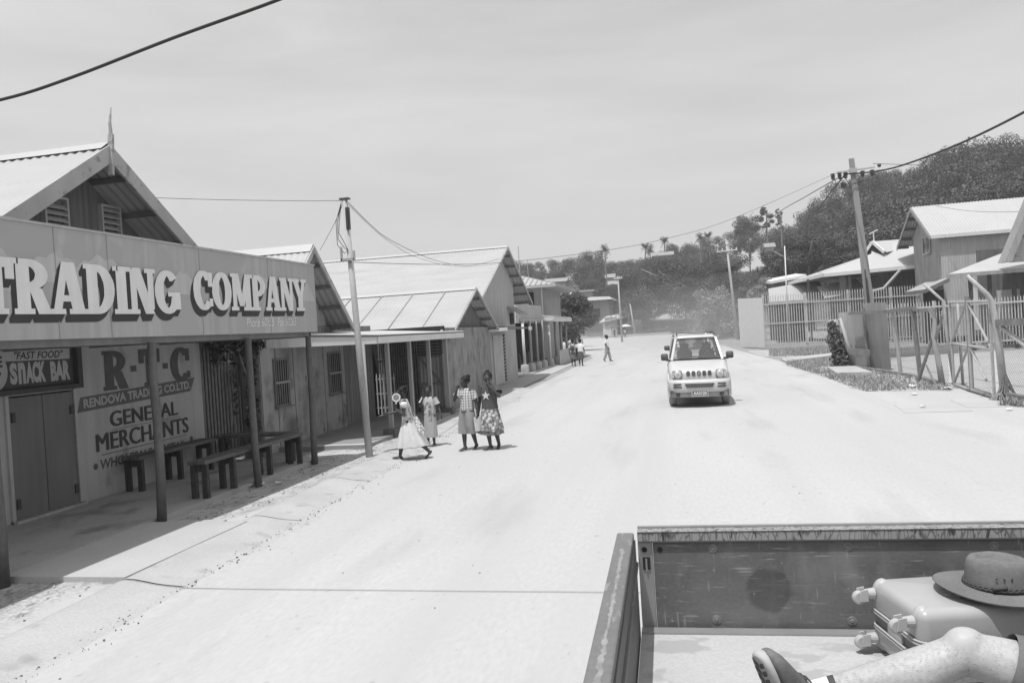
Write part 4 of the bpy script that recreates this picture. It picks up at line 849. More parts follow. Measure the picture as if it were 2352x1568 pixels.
gl_, gr_, ga_ = aty(1984, 586, 57.0), aty(2031, 580, 55.4), aty(2004, 557, 56.4); mb = MB(); mb.prism([gl_, gr_, ga_], (.3, 1.6, 0)); mb.build('gablet', M['void'], ro)
mb = MB(); mb.add([ga_ + Vector((-.05, -.12, .06)), gr_ + Vector((.1, -.12, .0)), gr_ + Vector((2.4, 1.2, .35)), rg + Vector((3, .3, .05))], [(0, 1, 2, 3)]); mb.build('gablet_roof', M['roofwhite'], ro)
o3 = Vector((-.03, -.1, .02)); mb = MB(); mb.bar(gl_ + o3, ga_ + o3, .1, .2); mb.bar(gr_ + o3, ga_ + o3, .1, .2); mb.build('barge_board', M['fascia'], ro)
mb = MB(); mb.bar(c1 + Vector((0, -.06, -.1)), c4 + Vector((0, -.06, -.1)), .1, .22); mb.bar(c1 + Vector((-.06, 0, -.1)), c6 + Vector((-.06, 0, -.1)), .1, .22); mb.build('gutter', M['fascia'], h1)
mb = MB(); mb.poly([c1 + Vector((.1, .1, -.22)), c4 + Vector((0, .1, -.22)), c5 + Vector((0, 0, -.22)), c6 + Vector((.1, 0, -.22))]); mb.build('soffit', M['roofunder'], h1)
mb = MB(); mb.box(13.3, 20, 57.5, 64, 0, 4.4); mb.build('wall', mat('dim_grey_wall', .20, .85, .12, 1.5, streak=.15), h1)
for px, Y in ((1856, 58), (1946, 55.5), (1857, 62)):
    a = aty(px, 650, Y); mb = MB(); mb.box(a.x - .06, a.x + .06, Y - .06, Y + .06, 0, 4.4); mb.build('post', M['darktrim'], h1)
a = aty(2068, 620, 53.2); b = aty(2030, 662, 53.2); cc = aty(1992, 672, 53.4); mb = MB(); mb.tube([a, b, cc], .09, 8); mb.build('downpipe', M['corrpale'], h1)
a = rg + Vector((.15, 0, -.6)); mb = MB(); mb.tube([a, a + Vector((-.05, 0, 1.3))], .04, 6); mb.bar(a + Vector((-.3, 0, 1.15)), a + Vector((.25, .1, 1.4)), .12, .06); mb.build('antenna', M['fascia'], h1)
mb = MB(); p = aty(1895, 685, 55.8); q = aty(1990, 665, 55.8); mb.corr((p.x, 55.8, p.z), (q.x - p.x, 0, q.z - p.z), (0, 3, .9), .16, .02); mb.build('lean_to_roof', M['roofzinc'], h1)
mb = MB(); mb.box(10.2, 12.9, 60.0, 60.2, 0, 4.3); mb.build('back_wall', M['wallpale'], h1)
mb = MB(); mb.box(10.3, 11.0, 56.2, 56.3, 3.4, 4.35); mb.build('hanging_board', M['corrmid'], h1)
sh = thing('pale_roofed_shed', 'low shed with shallow pale roof behind the sheet fence corner', 'shed', (8, 66, 0))
p = aty(1770, 646, 66); q = aty(1852, 630, 66); mb = MB(); mb.hexa([(p.x, 66, p.z - .2), (q.x, 66, q.z - .2), (q.x, 72, q.z + .1), (p.x, 72, p.z + .1), (p.x, 66, p.z), (q.x, 66, q.z), (q.x, 72, q.z + .4), (p.x, 72, p.z + .4)]); mb.build('roof', M['fascia'], sh)
mb = MB(); mb.box(p.x + .3, q.x, 66.6, 71.5, 0, p.z - .2); mb.build('wall', M['dark'], sh)
p = aty(1765, 665, 61); q = aty(1880, 640, 61); mb = MB(); mb.hexa([(p.x, 61, p.z - .9), (q.x + .6, 61, p.z - .9), (q.x + .6, 61, p.z - 1.1), (p.x, 61, p.z - 1.1), (p.x + .4, 65, p.z + .2), (q.x + .6, 65, q.z + .1), (q.x + .6, 65, q.z), (p.x + .4, 65, p.z + .1)]); mb.build('lower_roof', M['roofzinc'], sh)
h2 = thing('corrugated_house', 'two storey corrugated house with steep white roof and small upstairs window', 'house', (14.4, 51, 0))
mb = MB(); mb.corr((14.04, 47.8, .3), (9, -.3, 0), (0, 0, 5.6), .14, .01); mb.build('front_wall', M['corrpale'], h2)
mb = MB(); mb.prism([(14.06, 47.83, 0), (14.06, 53.0, 0), (14.06, 53.0, 6.3), (14.06, 51.0, 7.6), (14.06, 47.83, 5.75)], (.1, 0, 0)); mb.build('side_wall', mat('rusty_side_wall', .36, .75, .1, 1.2, streak=.3, blotch=(.26, 1.5, .55, .7, (1, 1, .3))), h2)
mb = MB(); mb.corr((14.6, 53.4, .3), (8, 0, 0), (0, 0, 5.5), .14, .02); mb.build('back_wall', M['corrmid'], h2)
gx0 = 13.5
mb = MB()
for s in (1, -1):
    mb.corr((gx0, 51, 7.92), (10, .3 * -1 if s == -1 else 0, 0), (0, s * 3.42, -2.03), .16, .018); mb.corr((gx0, 51, 7.88), (10, -.3 if s == -1 else 0, 0), (0, s * 3.42, -2.03), .16, .018)
mb.build('roof', M['roofwhite'], h2)
mb = MB()
for s in (1, -1): a = Vector((gx0 - .02, 51, 7.9)); b = Vector((gx0 - .02, 51 + s * 3.42, 5.87)); mb.prism([a, b, b + Vector((0, 0, -.22)), a + Vector((0, 0, -.24))], (-.04, 0, 0))
mb.build('barge_board', M['corrmid'], h2)
mb = MB(); mb.bar((gx0, 47.55, 5.8), (gx0 + 10, 47.25, 5.8), .08, .18); mb.build('gutter', M['fascia'], h2)
mb = MB()
for s in (1, -1):
    for f in (.25, .5, .75, .97): mb.box(gx0, 14.13, 51 + s * 3.42 * f - .06, 51 + s * 3.42 * f + .06, 7.9 - 2.03 * f - .2, 7.9 - 2.03 * f - .06)
mb.build('purlins', M['rafter'], h2)
a = atx(2124, 548, 14.12); b = atx(2141, 574, 14.12); y0, y1 = min(a.y, b.y), max(a.y, b.y); z0, z1 = min(a.z, b.z) - .1, max(a.z, b.z)
wv = MB(); wv.box(14.02, 14.05, y0, y1, z0, z1); wo = wv.build('window', M['glassdark'], h2)
f = MB(); f.box(13.98, 14.02, y0 - .08, y0, z0 - .08, z1 + .08); f.box(13.98, 14.02, y1, y1 + .08, z0 - .08, z1 + .08); f.box(13.98, 14.02, y0, y1, z1, z1 + .08); f.box(13.93, 14.02, y0, y1, z0 - .1, z0); f.box(14.0, 14.02, (y0 + y1) / 2 - .03, (y0 + y1) / 2 + .03, z0, z1); f.build('frame', M['corrpale'], wo)
mb = MB(); mb.hexa([(12.85, 46.6, 2.9), (14.04, 46.6, 3.42), (14.04, 50.6, 3.42), (12.85, 50.6, 2.9), (12.85, 46.6, 2.96), (14.04, 46.6, 3.48), (14.04, 50.6, 3.48), (12.85, 50.6, 2.96)]); mb.build('awning', M['roofzinc'], h2); mb = MB(); mb.hexa([(12.83, 46.56, 2.76), (14.04, 46.56, 3.28), (14.04, 46.597, 3.28), (12.83, 46.597, 2.76), (12.83, 46.56, 2.97), (14.04, 46.56, 3.49), (14.04, 46.597, 3.49), (12.83, 46.597, 2.97)]); mb.box(12.81, 12.848, 46.6, 50.6, 2.76, 2.95); mb.build('awning_fascia', M['rafter'], h2)
mb = MB(); mb.box(13.0, 14.0, 47.5, 47.7, 0, 2.9); mb.build('porch_wall', M['dark'], h2)
mb = MB(); mb.box(15.2, 17.4, 47.5, 47.6, .6, 2.9); mb.build('white_panel', M['white'], h2)
h3 = thing('veranda_house', 'house at the right edge with white veranda roof on dark posts', 'house', (14, 41, 0))
P = aty(2174, 631, 38); Q = aty(2319, 617, 38); Rr = aty(2302, 581, 42.5); S = Vector((Q.x + 6, 42.5, Rr.z + .15)); T = Vector((Q.x + 6, 38, Q.z + .02))
mb = MB(); d = Vector((0, 0, -.05)); mb.poly([P, T, S, Rr]); mb.poly([P + d, T + d, S + d, Rr + d]); mb.build('veranda_roof', M['roofwhite'], h3)
mb = MB(); mb.bar(P + Vector((0, -.03, -.06)), T + Vector((0, -.03, -.06)), .05, .16); mb.build('fascia', M['corrmid'], h3)
for px in (2228, 2272, 2328): a = aty(px, 640, 38.2); mb = MB(); mb.box(a.x - .07, a.x + .07, 38.13, 38.27, 0, 3.4); mb.build('post', M['darktrim'], h3)
mb = MB(); mb.box(14.2, 20.5, 42.7, 43, 0, 4.6); mb.build('wall', M['corrdark'], h3)
mb = MB(); mb.box(14.9, 15.9, 42.62, 42.69, .1, 2.6); mb.build('door', M['corrpale'], h3)
a = aty(2308, 602, 37.5); b = aty(2370, 450, 37.5); dd = (b - a); apx = a + dd * 2.2
mb = MB(); mb.hexa([a, a + Vector((.28, 0, 0)), a + Vector((.28, .8, 0)), a + Vector((0, .8, 0)), apx, apx + Vector((.28, 0, 0)), apx + Vector((.28, .8, 0)), apx + Vector((0, .8, 0))]); mb.build('main_roof', M['corrmid'], h3)
mb = MB()
for k in range(7): c = a + dd * (.12 + .3 * k); mb.box(c.x + .28, c.x + .5, 37.5, 38.2, c.z - .1, c.z + .02)
mb.build('purlins', M['rafter'], h3)
mb = MB(); mb.prism([a + Vector((.45, .75, .0)), a + Vector((6, .75, 0)), apx + Vector((6, .75, 0)), apx + Vector((.45, .75, 0))], (0, .1, 0)); mb.build('gable_wall', M['wallpale'], h3)
# ================================================================== trees
def limbs(mb, base, top, r, n, spread, seed):
    rr = random.Random(seed); base = Vector(base); top = Vector(top)
    mid = base.lerp(top, .5) + Vector((rr.uniform(-.03, .03), rr.uniform(-.03, .03), 0)) * (top - base).length
    mb.tube([base, base.lerp(mid, .5), mid, top], [r * 1.3, r, r * .85, r * .55], 8)
    for k in range(n):
        a = 6.283 * k / n + rr.random(); s = mid.lerp(top, rr.uniform(0, .9)); e = s + Vector((math.cos(a) * spread * rr.uniform(.6, 1), math.sin(a) * spread * rr.uniform(.6, 1), spread * rr.uniform(.3, .8)))
        mb.tube([s, s.lerp(e, .5) + Vector((0, 0, spread * .08)), e], [r * .5, r * .35, r * .12], 6)
def blobs_round(seed, n=16, R=3.2, H=10, low=.28, rz=.75):
    rr = random.Random(seed); out = []
    for k in range(n):
        t = (k + .5) / n; z = H * (low + (.97 - low) * t); prof = math.sin(math.pi * min(1, .22 + .78 * (1 - t) ** .8)) ** .7 * R
        a = k * 2.4 + rr.uniform(-.5, .5); d = prof * rr.uniform(.5, .98); r = R * rr.uniform(.27, .44)
        out.append((d * math.cos(a), d * math.sin(a), min(z, H - r * rz), r, r, r * rz))
    return out
def proto(name, bl, n, size, m, trunk, seed, label, cat='tree'):
    t = thing(name, label, cat, (0, 0, 0)); leaf_cloud('crown', bl, n, size, m, t, seed, 0, .32, .28)
    mb = MB(); limbs(mb, (0, 0, -13), (0, 0, trunk[0]), trunk[1], trunk[2], trunk[3], seed); mb.build('trunk', M['bark'], t, True); return t
def palm_proto(seed, H=10, fronds=16, L=2.4):
    t = thing('palm_tree', 'palm', 'palm tree', (0, 0, 0)); rr = random.Random(seed)
    mb = MB(); bend = rr.uniform(-.8, .8); mb.tube([(bend * (k / 6) ** 2, 0, H * k / 6 - .2) for k in range(7)], [.22 - .018 * k for k in range(7)], 7); mb.build('trunk', M['bark'], t, True)
    mb = MB(); c = Vector((bend, 0, H - .2))
    for f in range(fronds):
        a = 6.283 * f / fronds + rr.uniform(-.2, .2); e = rr.uniform(-.35, 1.35); u = Vector((math.cos(a), math.sin(a), 0)); pts = []
        for k in range(7):
            s = k / 6; pts.append(c + u * (L * s * math.cos(e * .6) * (1 - .15 * s)) + Vector((0, 0, L * (math.sin(e) * s - .42 * s * s))))
        side = Vector((-math.sin(a), math.cos(a), 0))
        for k in range(6):
            for j in range(2):
                p = pts[k].lerp(pts[k + 1], j / 2); q = pts[k].lerp(pts[k + 1], j / 2 + .28); ln_ = L * .3 * math.sin(math.pi * min(1, .18 + .8 * (k + j / 2) / 6)) + .1
                for s in (1, -1): tip = p + side * s * ln_ + (pts[k + 1] - pts[k]) * .5 + Vector((0, 0, -.35 * ln_)); mb.add([p, q, tip], [(0, 1, 2)])
    mb.build('fronds', M['palm'], t); return t
PR = [proto('hillside_tree', blobs_round(s, n, R, 10, lo, rz), int(cnt * 1.9), sz * .68, M[lm], (6.5, .22, 5, 2.2), s, 'x') for s, n, R, lo, rz, cnt, sz, lm in
      ((11, 40, 3.9, .36, .8, 5200, .38, 'leafdark'), (12, 44, 4.4, .34, .75, 5600, .40, 'leafdark'), (13, 34, 3.5, .36, .85, 4600, .36, 'leafmid'), (14, 36, 3.7, .34, .8, 4200, .4, 'leafmid'), (15, 28, 3.1, .38, .9, 3200, .38, 'leafdark'))]
PALM = palm_proto(3, 10, 30, 1.55)
PALM2 = palm_proto(8, 10, 28, 1.7)
# where each tree of the hill stands: photo point of its top, distance, crown width in metres, kind
rt = random.Random(21)
sky_l = [(1120, 606), (1165, 600), (1195, 607), (1230, 603), (1285, 596), (1330, 590), (1362, 577), (1385, 605), (1420, 600), (1455, 597), (1490, 592), (1530, 575), (1560, 560), (1600, 565), (1640, 545), (1690, 532), (1720, 520), (1765, 540), (1800, 520), (1840, 505), (1870, 465), (1900, 443), (1940, 410), (1985, 398), (2030, 385), (2065, 383), (2100, 408), (2135, 398), (2180, 362), (2225, 350), (2262, 336), (2300, 352), (2345, 338), (2400, 335), (2460, 320)]
def sky_at(x):
    for (a, b), (c, d) in zip(sky_l[:-1], sky_l[1:]):
        if a <= x <= c: return b + (d - b) * (x - a) / (c - a)
    return sky_l[0][1] if x < sky_l[0][0] else sky_l[-1][1]
SPOTS = []
for x, y in sky_l:
    D = 230 - max(0, x - 1700) * .12 if x > 1700 else 240
    if x > 1800: y += rt.uniform(-6, 6) + (14 if x < 1960 else -9 if x > 2070 else 4)
    SPOTS.append((x, y, D, rt.uniform(8, 11) if x > 1800 else rt.uniform(7, 9.5), 0 if x > 1800 else 1))
for x in list(range(1130, 1800, 44)) + list(range(1810, 2480, 60)):
    base = sky_at(x)
    for k in range(1, 6):
        yy = base + k * (30 if x < 1800 else 44) + rt.uniform(-15, 15)
        D = (240 - 11 * k) if x < 1700 else (205 - max(0, x - 1700) * .09 - 17 * k)
        if x < 1440 and yy > 690: continue
        D = max(D, 128) if x > 1700 else D
        if 1780 < x < 1990: yy += 16
        if 1700 <= x < 2020 and yy > 550: continue
        if yy > 620 and x > 2020: continue
        SPOTS.append((x + rt.uniform(-14, 14), yy, D, rt.uniform(7, 12.5), 0 if x > 1800 else 1))
SPOTS += [(1500, 590, 194, 7, 1), (1522, 594, 194, 7, 1), (1545, 590, 194, 7, 1), (1400, 655, 203, 5, 1), (1768, 574, 182, 5, 1), (1280, 652, 208, 7, 1)]
spots = []
for x, y, D, wd, zone in SPOTS:
    p = aty(x, y, D); spots.append((p.x, p.y, p.z, wd, zone))
PAL = [(1389, 569, 205), (1478, 566, 205), (1492, 570, 208), (1522, 552, 205), (1606, 543, 200), (1630, 540, 205), (2168, 350, 170), (2290, 345, 166)]
pals = [aty(*q) for q in PAL]
ctrl = [(x, y, max(.0, z - 10.5)) for x, y, z, wd, zo in spots] + [(p.x, p.y, p.z - 9.5) for p in pals]
ctrl += [(x, y, 0) for y in (70, 84) for x in range(-60, 120, 12)] + [(x, 100, 0) for x in range(-60, 20, 8)] + [(x, y, .0) for y in (120, 135, 150, 165, 176) for x in range(-50, 25, 8)] + [(x, y, 0) for y in (186, 196) for x in range(-80, -18, 8)]
CT = np.array(ctrl)
def terrain(x, y):
    d2 = (CT[:, 0] - x) ** 2 + (CT[:, 1] - y) ** 2 + 14.; wgt = d2 ** -2.; return float((wgt * CT[:, 2]).sum() / wgt.sum())
nx, ny = 72, 52; V = []; Fc = []
for j in range(ny):
    for i in range(nx):
        x = -120 + 330 * i / (nx - 1); y = 72 + 300 * j / (ny - 1); V.append((x, y, terrain(x, y) - .6))
mb = MB(); mb.add(V, [(j * nx + i, j * nx + i + 1, (j + 1) * nx + i + 1, (j + 1) * nx + i) for j in range(ny - 1) for i in range(nx - 1)])
struct('hill', mb, M['hill'], True)
LAB = {0: 'dark round crowned tree in the wood covering the right hill', 1: 'broadleaf tree in the belt along the low left hill'}
GRP = {0: 'trees of the wood on the right hill', 1: 'trees along the low hill on the left'}
for i, (x, y, z, wd, zo) in enumerate(spots):
    s_ = wd / 7.6 * rt.uniform(.9, 1.1); g = z - 9.8 * s_
    src = PR[rt.choice((0, 1, 1, 0, 2)) if zo == 0 else rt.choice((2, 3, 3, 4, 0))]
    c = copy_thing(src, (x, y, g), rt.uniform(0, 6.28), (wd / 7.6, wd / 7.6, s_), LAB[zo]); c['group'] = GRP[zo]
PLAB = ('lone tall palm standing above the left ridge', 'left palm of the pair on the ridge', 'bushy right palm of the pair on the ridge', 'feathery tree top between palms on the middle ridge', 'slim palm right of the ridge house', 'second palm beside the dark tree on the ridge', 'palm poking above the right hand wood', 'palm among crowns at the top of the right hill')
for i, p in enumerate(pals):
    g = terrain(p.x, p.y) - .5; s = (p.z - g) / 10
    c = copy_thing(PALM if i % 2 else PALM2, (p.x, p.y, g), rt.uniform(0, 6.28), (1.05, 1.05, s), PLAB[i]); c['group'] = 'palms along the skyline'
for o in PR + [PALM, PALM2]:
    for ch in list(o.children): bpy.data.objects.remove(ch)
    bpy.data.objects.remove(o)
# tall airy trees on the ridge
def airy(label, px, pt, pb, D, wpx, seed, n=2600):
    a = aty(px, pb, D); b = aty(px, pt, D); H = b.z - a.z; wd = wpx * D / 1829
    t = thing('tall_tree', label, 'tree', (a.x, D, a.z)); rr = random.Random(seed); bl = []
    for k in range(11): f = .45 + .5 * k / 10; r = wd * rr.uniform(.16, .26); bl.append((a.x + rr.uniform(-.5, .5) * wd * (1.15 - f * .5), D + rr.uniform(-.4, .4) * wd, a.z + H * f, r, r, r * .6))
    leaf_cloud('crown', bl, n, .34, M['leafmid'], t, seed); mb = MB(); limbs(mb, (a.x, D, a.z - 3), (a.x, D, a.z + H * .9), .22, 8, wd * .4, seed); mb.build('trunk', M['bark'], t, True)
airy('dark spreading tree on the ridge left of two slender trees', 1722, 495, 565, 195, 62, 31, 3000)
airy('taller of two slender airy trees on the ridge', 1765, 474, 560, 195, 30, 32, 1500)
airy('thin sparse tree on the ridge, rightmost of the slender ones', 1796, 476, 560, 195, 22, 33, 500)
# big rain trees with flat layered crowns
def rain_tree(label, cx, Y, wpx, ytop, ybot, seed, n, tilt=0., trunk=True):
    c = aty(cx, ytop, Y); b = aty(cx, ybot, Y); wd = wpx * Y / 1829.; t = thing('rain_tree', label, 'tree', (c.x, Y, 0)); rr = random.Random(seed); bl = []
    for k in range(80):
        a = rr.uniform(0, 6.28); d = wd * .5 * math.sqrt(rr.random()) * .9; x = d * math.cos(a); f = d / (wd * .5)
        zt = b.z + (c.z - b.z) * (1 - .75 * f ** 1.7) + tilt * x; z = zt - rr.random() * (c.z - b.z) * .4; r = wd * rr.uniform(.075, .13)
        bl.append((c.x + x, Y + d * math.sin(a) * .8, max(b.z * .8, z), r, r, r * .38))
    leaf_cloud('crown', bl, int(n * 1.5), .0021 * Y, M['leafrain'], t, seed, .5, .3, .3)
    mb = MB(); limbs(mb, (c.x, Y, -.3), (c.x, Y, b.z + (c.z - b.z) * .45), .55, 9, wd * .32, seed); mb.build('trunk', M['bark'], t, True)
rain_tree('huge dark flat crowned tree spreading over the kiosk', 1572, 150, 345, 590, 742, 41, 34000, .14)
rain_tree('broad dark layered tree behind the flagpole and white roofs', 1850, 100, 300, 540, 695, 42, 30000, .1)
rain_tree('dark layered tree partly behind the corrugated house', 2010, 112, 190, 560, 680, 45, 14000)
# bushy tree by the picket fence, bushes by the crossarm pole
def bushy(name, label, cx, Y, wpx, ytop, ybot, m, seed, n, size, trunk_h=None, z0=0.):
    c = aty(cx, ytop, Y); b = aty(cx, ybot, Y); wd = wpx * Y / 1829.; t = thing(name, label, 'tree' if trunk_h else 'bush', (c.x, Y, z0)); rr = random.Random(seed); bl = []
    H = c.z - b.z
    for k in range(24):
        f = rr.random(); a = rr.uniform(0, 6.28); R = wd * .5 * (.55 + .45 * math.sin(math.pi * min(1, f + .15))); d = R * rr.uniform(.3, .72); r = wd * rr.uniform(.13, .2)
        bl.append((c.x + d * math.cos(a), Y + d * math.sin(a), b.z + r * .6 + f * (H - 1.4 * r), r, r, r * .75))
    leaf_cloud('crown', bl, n, size, m, t, seed); mb = MB(); limbs(mb, (c.x - .2, Y, -.2), (c.x, Y, b.z + H * .5), .16, 6, wd * .3, seed); mb.build('trunk', M['bark'], t, True); return t
bushy('leafy_tree', 'rounded leafy tree beyond the picket fence and walking couple', 1318, 70, 122, 672, 787, M['leafmid'], 51, 7000, .2, 1)
bushy('leafy_tree', 'pale leafed tree just behind the tree by the picket fence', 1300, 84, 90, 652, 715, M['leafpale'], 52, 2600, .24, 1)
bushy('flowering_bush', 'tall pale bush below the crossarm utility pole', 1640, 84, 132, 655, 784, M['leafpale'], 53, 8000, .22, 1)
bushy('dark_bush', 'dark bush mass around the crossarm pole foot', 1678, 92, 95, 640, 782, M['leafmid'], 54, 5000, .26, 1)
bushy('leafy_tree', 'pale small leafed tree behind the sheet fence corner', 1752, 70, 78, 628, 700, M['leafpale'], 55, 4200, .2, 1)
bushy('leafy_tree', 'drooping grey green tree between crossarm pole and sheet fence', 1712, 78, 62, 655, 780, M['leafmid'], 56, 3200, .22, 1)
pp = palm_proto(5, 10, 20, 4.2); a = aty(1655, 622, 90); pp.location = (a.x, 90, -1); pp.scale = (1.15, 1.15, (a.z + 1) / 10); tag(pp, 'shaggy fan of palm fronds behind the tall pale bush', 'palm tree')
# ================================================================== far end of the street
kk = thing('kiosk', 'small white roadside kiosk with sloping roof far down the street', 'kiosk', (-14, 146, 0))
def fx(x, y): return (1129 + .27 * x, 517.4 + .27 * y)
def FP(x, y, Y): return aty(*fx(x, y), Y)
a = FP(915, 826, 145.7); b = FP(1178, 765, 145.7); mb = MB(); mb.hexa([(a.x, 145.7, a.z - .2), (b.x, 145.7, b.z - .2), (b.x + .5, 151, b.z + .6), (a.x + .8, 151, a.z + .9), (a.x, 145.7, a.z), (b.x, 145.7, b.z), (b.x + .5, 151, b.z + .8), (a.x + .8, 151, a.z + 1.1)]); mb.build('roof', M['roofwhite'], kk)
c = FP(955, 830, 146); d = FP(1060, 830, 146); mb = MB(); mb.box(a.x + .6, d.x, 146, 146.2, 0, a.z - .2); mb.build('wall', M['white'], kk)
mb = MB(); mb.box(c.x + .2, c.x + 2.2, 145.92, 145.99, 1.6, 3.6); mb.build('window', M['corrmid'], kk)
mb = MB(); mb.box(d.x, b.x, 149, 149.2, 0, b.z - .3); mb.build('back_wall', M['dark'], kk)
mb = MB(); mb.box(d.x + .8, b.x - .3, 145.2, 145.7, 0, 1.1); mb.build('counter', M['darktrim'], kk)
for x in (1020, 1062, 1100, 1165): p = FP(x, 820, 144.5); mb = MB(); mb.box(p.x - .07, p.x + .07, 144.4, 144.54, 0, 4.1); mb.build('post', M['wood'], kk)
e0 = FP(1186, 805, 145); e1 = FP(1278, 805, 145); mb = MB(); mb.box(e0.x, e1.x, 145, 145.3, 0, e0.z); mb.build('white_panel', M['wallpale'], kk)
e0 = FP(1070, 740, 149); e1 = FP(1180, 700, 149); mb = MB(); mb.prism([(e0.x, 149.3, e0.z - .5), (e1.x, 149.3, e1.z - 1.0), ((e0.x + e1.x) / 2 + .5, 149.3, e1.z + .3)], (0, 4, 0)); mb.build('rear_gable', M['roofwhite'], kk)
bb = thing('billboard', 'dark billboard on two legs beside the kiosk', 'billboard', (-5, 150, 0)); e0 = FP(1195, 790, 148); e1 = FP(1355, 690, 148)
mb = MB(); mb.box(e0.x, e1.x, 148, 148.2, e0.z, e1.z); mb.build('board', M['corrdark'], bb)
for x in (1215, 1340): p = FP(x, 800, 148); mb = MB(); mb.box(p.x - .1, p.x + .1, 148.2, 148.4, 0, p.z + 3); mb.build('leg', M['wood'], bb)
ls = thing('long_shed', 'long low shed with pale roof and dark front past the kiosk', 'shed', (0, 168, 0)); e0 = FP(1275, 812, 165); e1 = FP(1650, 800, 165)
mb = MB(); mb.hexa([(e0.x - 1, 165, e0.z), (e1.x, 165, e1.z), (e1.x, 175, e1.z + 3.2), (e0.x + 2, 175, e0.z + 3.4), (e0.x - 1, 165, e0.z + .3), (e1.x, 165, e1.z + .3), (e1.x, 175, e1.z + 3.5), (e0.x + 2, 175, e0.z + 3.7)]); mb.build('roof', M['roofzinc'], ls)
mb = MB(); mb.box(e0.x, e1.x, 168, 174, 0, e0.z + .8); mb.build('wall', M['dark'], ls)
hb = thing('bungalow', 'bungalow with pale hipped roof between the leafy tree and rain tree', 'house', (-24, 172, 0)); e0 = FP(770, 690, 170); e1 = FP(1045, 690, 170); r0 = FP(850, 635, 176); r1 = FP(1010, 630, 176)
mb = MB(); A = [(e0.x, 166, e0.z + 1), (e1.x, 166, e0.z + 1), (e1.x, 182, e0.z + 1), (e0.x, 182, e0.z + 1)]; r0 = (r0.x, 174, r0.z + .6); r1 = (r1.x, 174, r1.z + .6)
mb.poly([A[0], A[1], r1, r0]); mb.poly([A[1], A[2], r1]); mb.poly([A[2], A[3], r0, r1]); mb.poly([A[3], A[0], r0]); mb.build('roof', M['roofzinc'], hb)
mb = MB(); mb.box(e0.x + 1, e1.x - 1, 168, 180, 0, e0.z + .95); mb.build('wall', M['corrmid'], hb)
mb = MB()
for k in range(4): x = e0.x + 2 + k * 4.6; mb.box(x, x + 2, 167.9, 167.99, e0.z - 2.6, e0.z - .7)
mb.build('window', M['dark'], hb)
lb = thing('long_building', 'long plain grey building wall behind the leafy tree', 'building', (-50, 192, 0)); e0 = FP(470, 640, 190); e1 = FP(858, 560, 190)
mb = MB(); mb.box(e0.x, e1.x, 190, 200, 0, e1.z); mb.build('wall', M['corrmid'], lb)
mb = MB(); mb.box(e0.x - .4, e1.x + .4, 189.5, 200.4, e1.z + .003, e1.z + .35); mb.build('roof', M['corrpale'], lb)
for i, (px, py, D, wd, hh, lab) in enumerate(((1276, 641, 215, 5.5, 1.4, 'pale roof of a house half hidden in left hill trees'), (1401, 631, 215, 1.8, 1.2, 'small white roofed hut among trees below the lone palm'), (1407, 647, 210, 2.0, 1.2, 'tiny white hut just under the lone palm trees'), (1522, 580, 203, 4.5, 1.2, 'house with pale roof standing on the ridge between palms'), (1768, 560, 188, 1.5, 2.2, 'small white house by the slender ridge trees'))):
    a = aty(px, py, D); t = thing('hillside_house', lab, 'house', (a.x, D, a.z - hh)); mb = MB(); mb.box(a.x - wd / 2, a.x + wd / 2, D - .7, D + 4, a.z - hh - 2.2, a.z - .78); mb.build('wall', M['white' if i == 4 else 'corrmid'], t)
    mb = MB(); x0, x1 = a.x - wd / 2 - .5, a.x + wd / 2 + .5; mb.prism([(x0, D - 1.2, a.z - .8), (x0, D + 2, a.z + .35), (x0, D + 5.2, a.z - .8)], (x1 - x0, 0, 0)); mb.build('roof', M['corrmid'], t)
mb = MB(); mb.box(-14, -2, 138, 141, -.02, .35); struct('kerb', mb, M['apron'])
for i, (px, py, wpx, lab) in enumerate(((1490, 770, 60, 'low clipped hedge in front of the billboard legs'), (1540, 772, 70, 'low weedy hedge in front of the long shed'))):
    a = aty(px, py, 143); t = thing('hedge', lab, 'hedge', (a.x, 143, 0)); leaf_cloud('foliage', [(a.x + k * .9, 143 + (k % 2) * .3, .55, .8, .8, .6) for k in range(-3, 4)], 900, .3, M['leafpale'], t, 61 + i)
mb = MB(); a = atz(1712, 780); mb.lathe([(.45, 0), (.5, .1), (.48, 1.1), (.5, 1.2), (.3, 1.22)], (a.x + .6, a.y - 4, 0), n=14); tag(mb.build('drum', M['corrmid'], None, True), 'upright drum beside the crossarm pole foot', 'drum')
# ================================================================== cars
M['carpaint'] = mat('silver_car_paint', .49, .32, .03, 2., fine=.02, fscale=9, spec=.5, blotch=(.44, 1.2, .5, .75, (1, 1, 1)))
M['carpaint2'] = mat('dusty_car_paint', .34, .4, .05, 2., spec=.5)
M['carblack'] = mat('car_black_plastic', .085, .6, .15, 6.)
M['lower'] = mat('dusty_bumper_plastic', .30, .75, .15, 5.)
M['tyre'] = mat('dusty_tyre', .27, .9, .25, 8.)
M['rim'] = mat('wheel_rim', .35, .4, .1, 5.)
M['chrome'] = mat('bright_metal', .75, .15, .03, 5., metal=1.)
M['lens'] = mat('headlight_lens', .48, .12, .12, 14., spec=.8)
M['lampbowl'] = mat('headlight_bowl', .22, .25, .2, 9., spec=.7)
M['glass'] = glass_mat('window_glass', .72, .10)
M['interior'] = mat('car_interior', .045, .85, .2, 6.)
M['skin'] = mat('dark_skin', .052, .5, .12, 6., spec=.4)
M['hairdark'] = mat('black_hair', .012, .7, .3, 20., fine=.3, fscale=70)
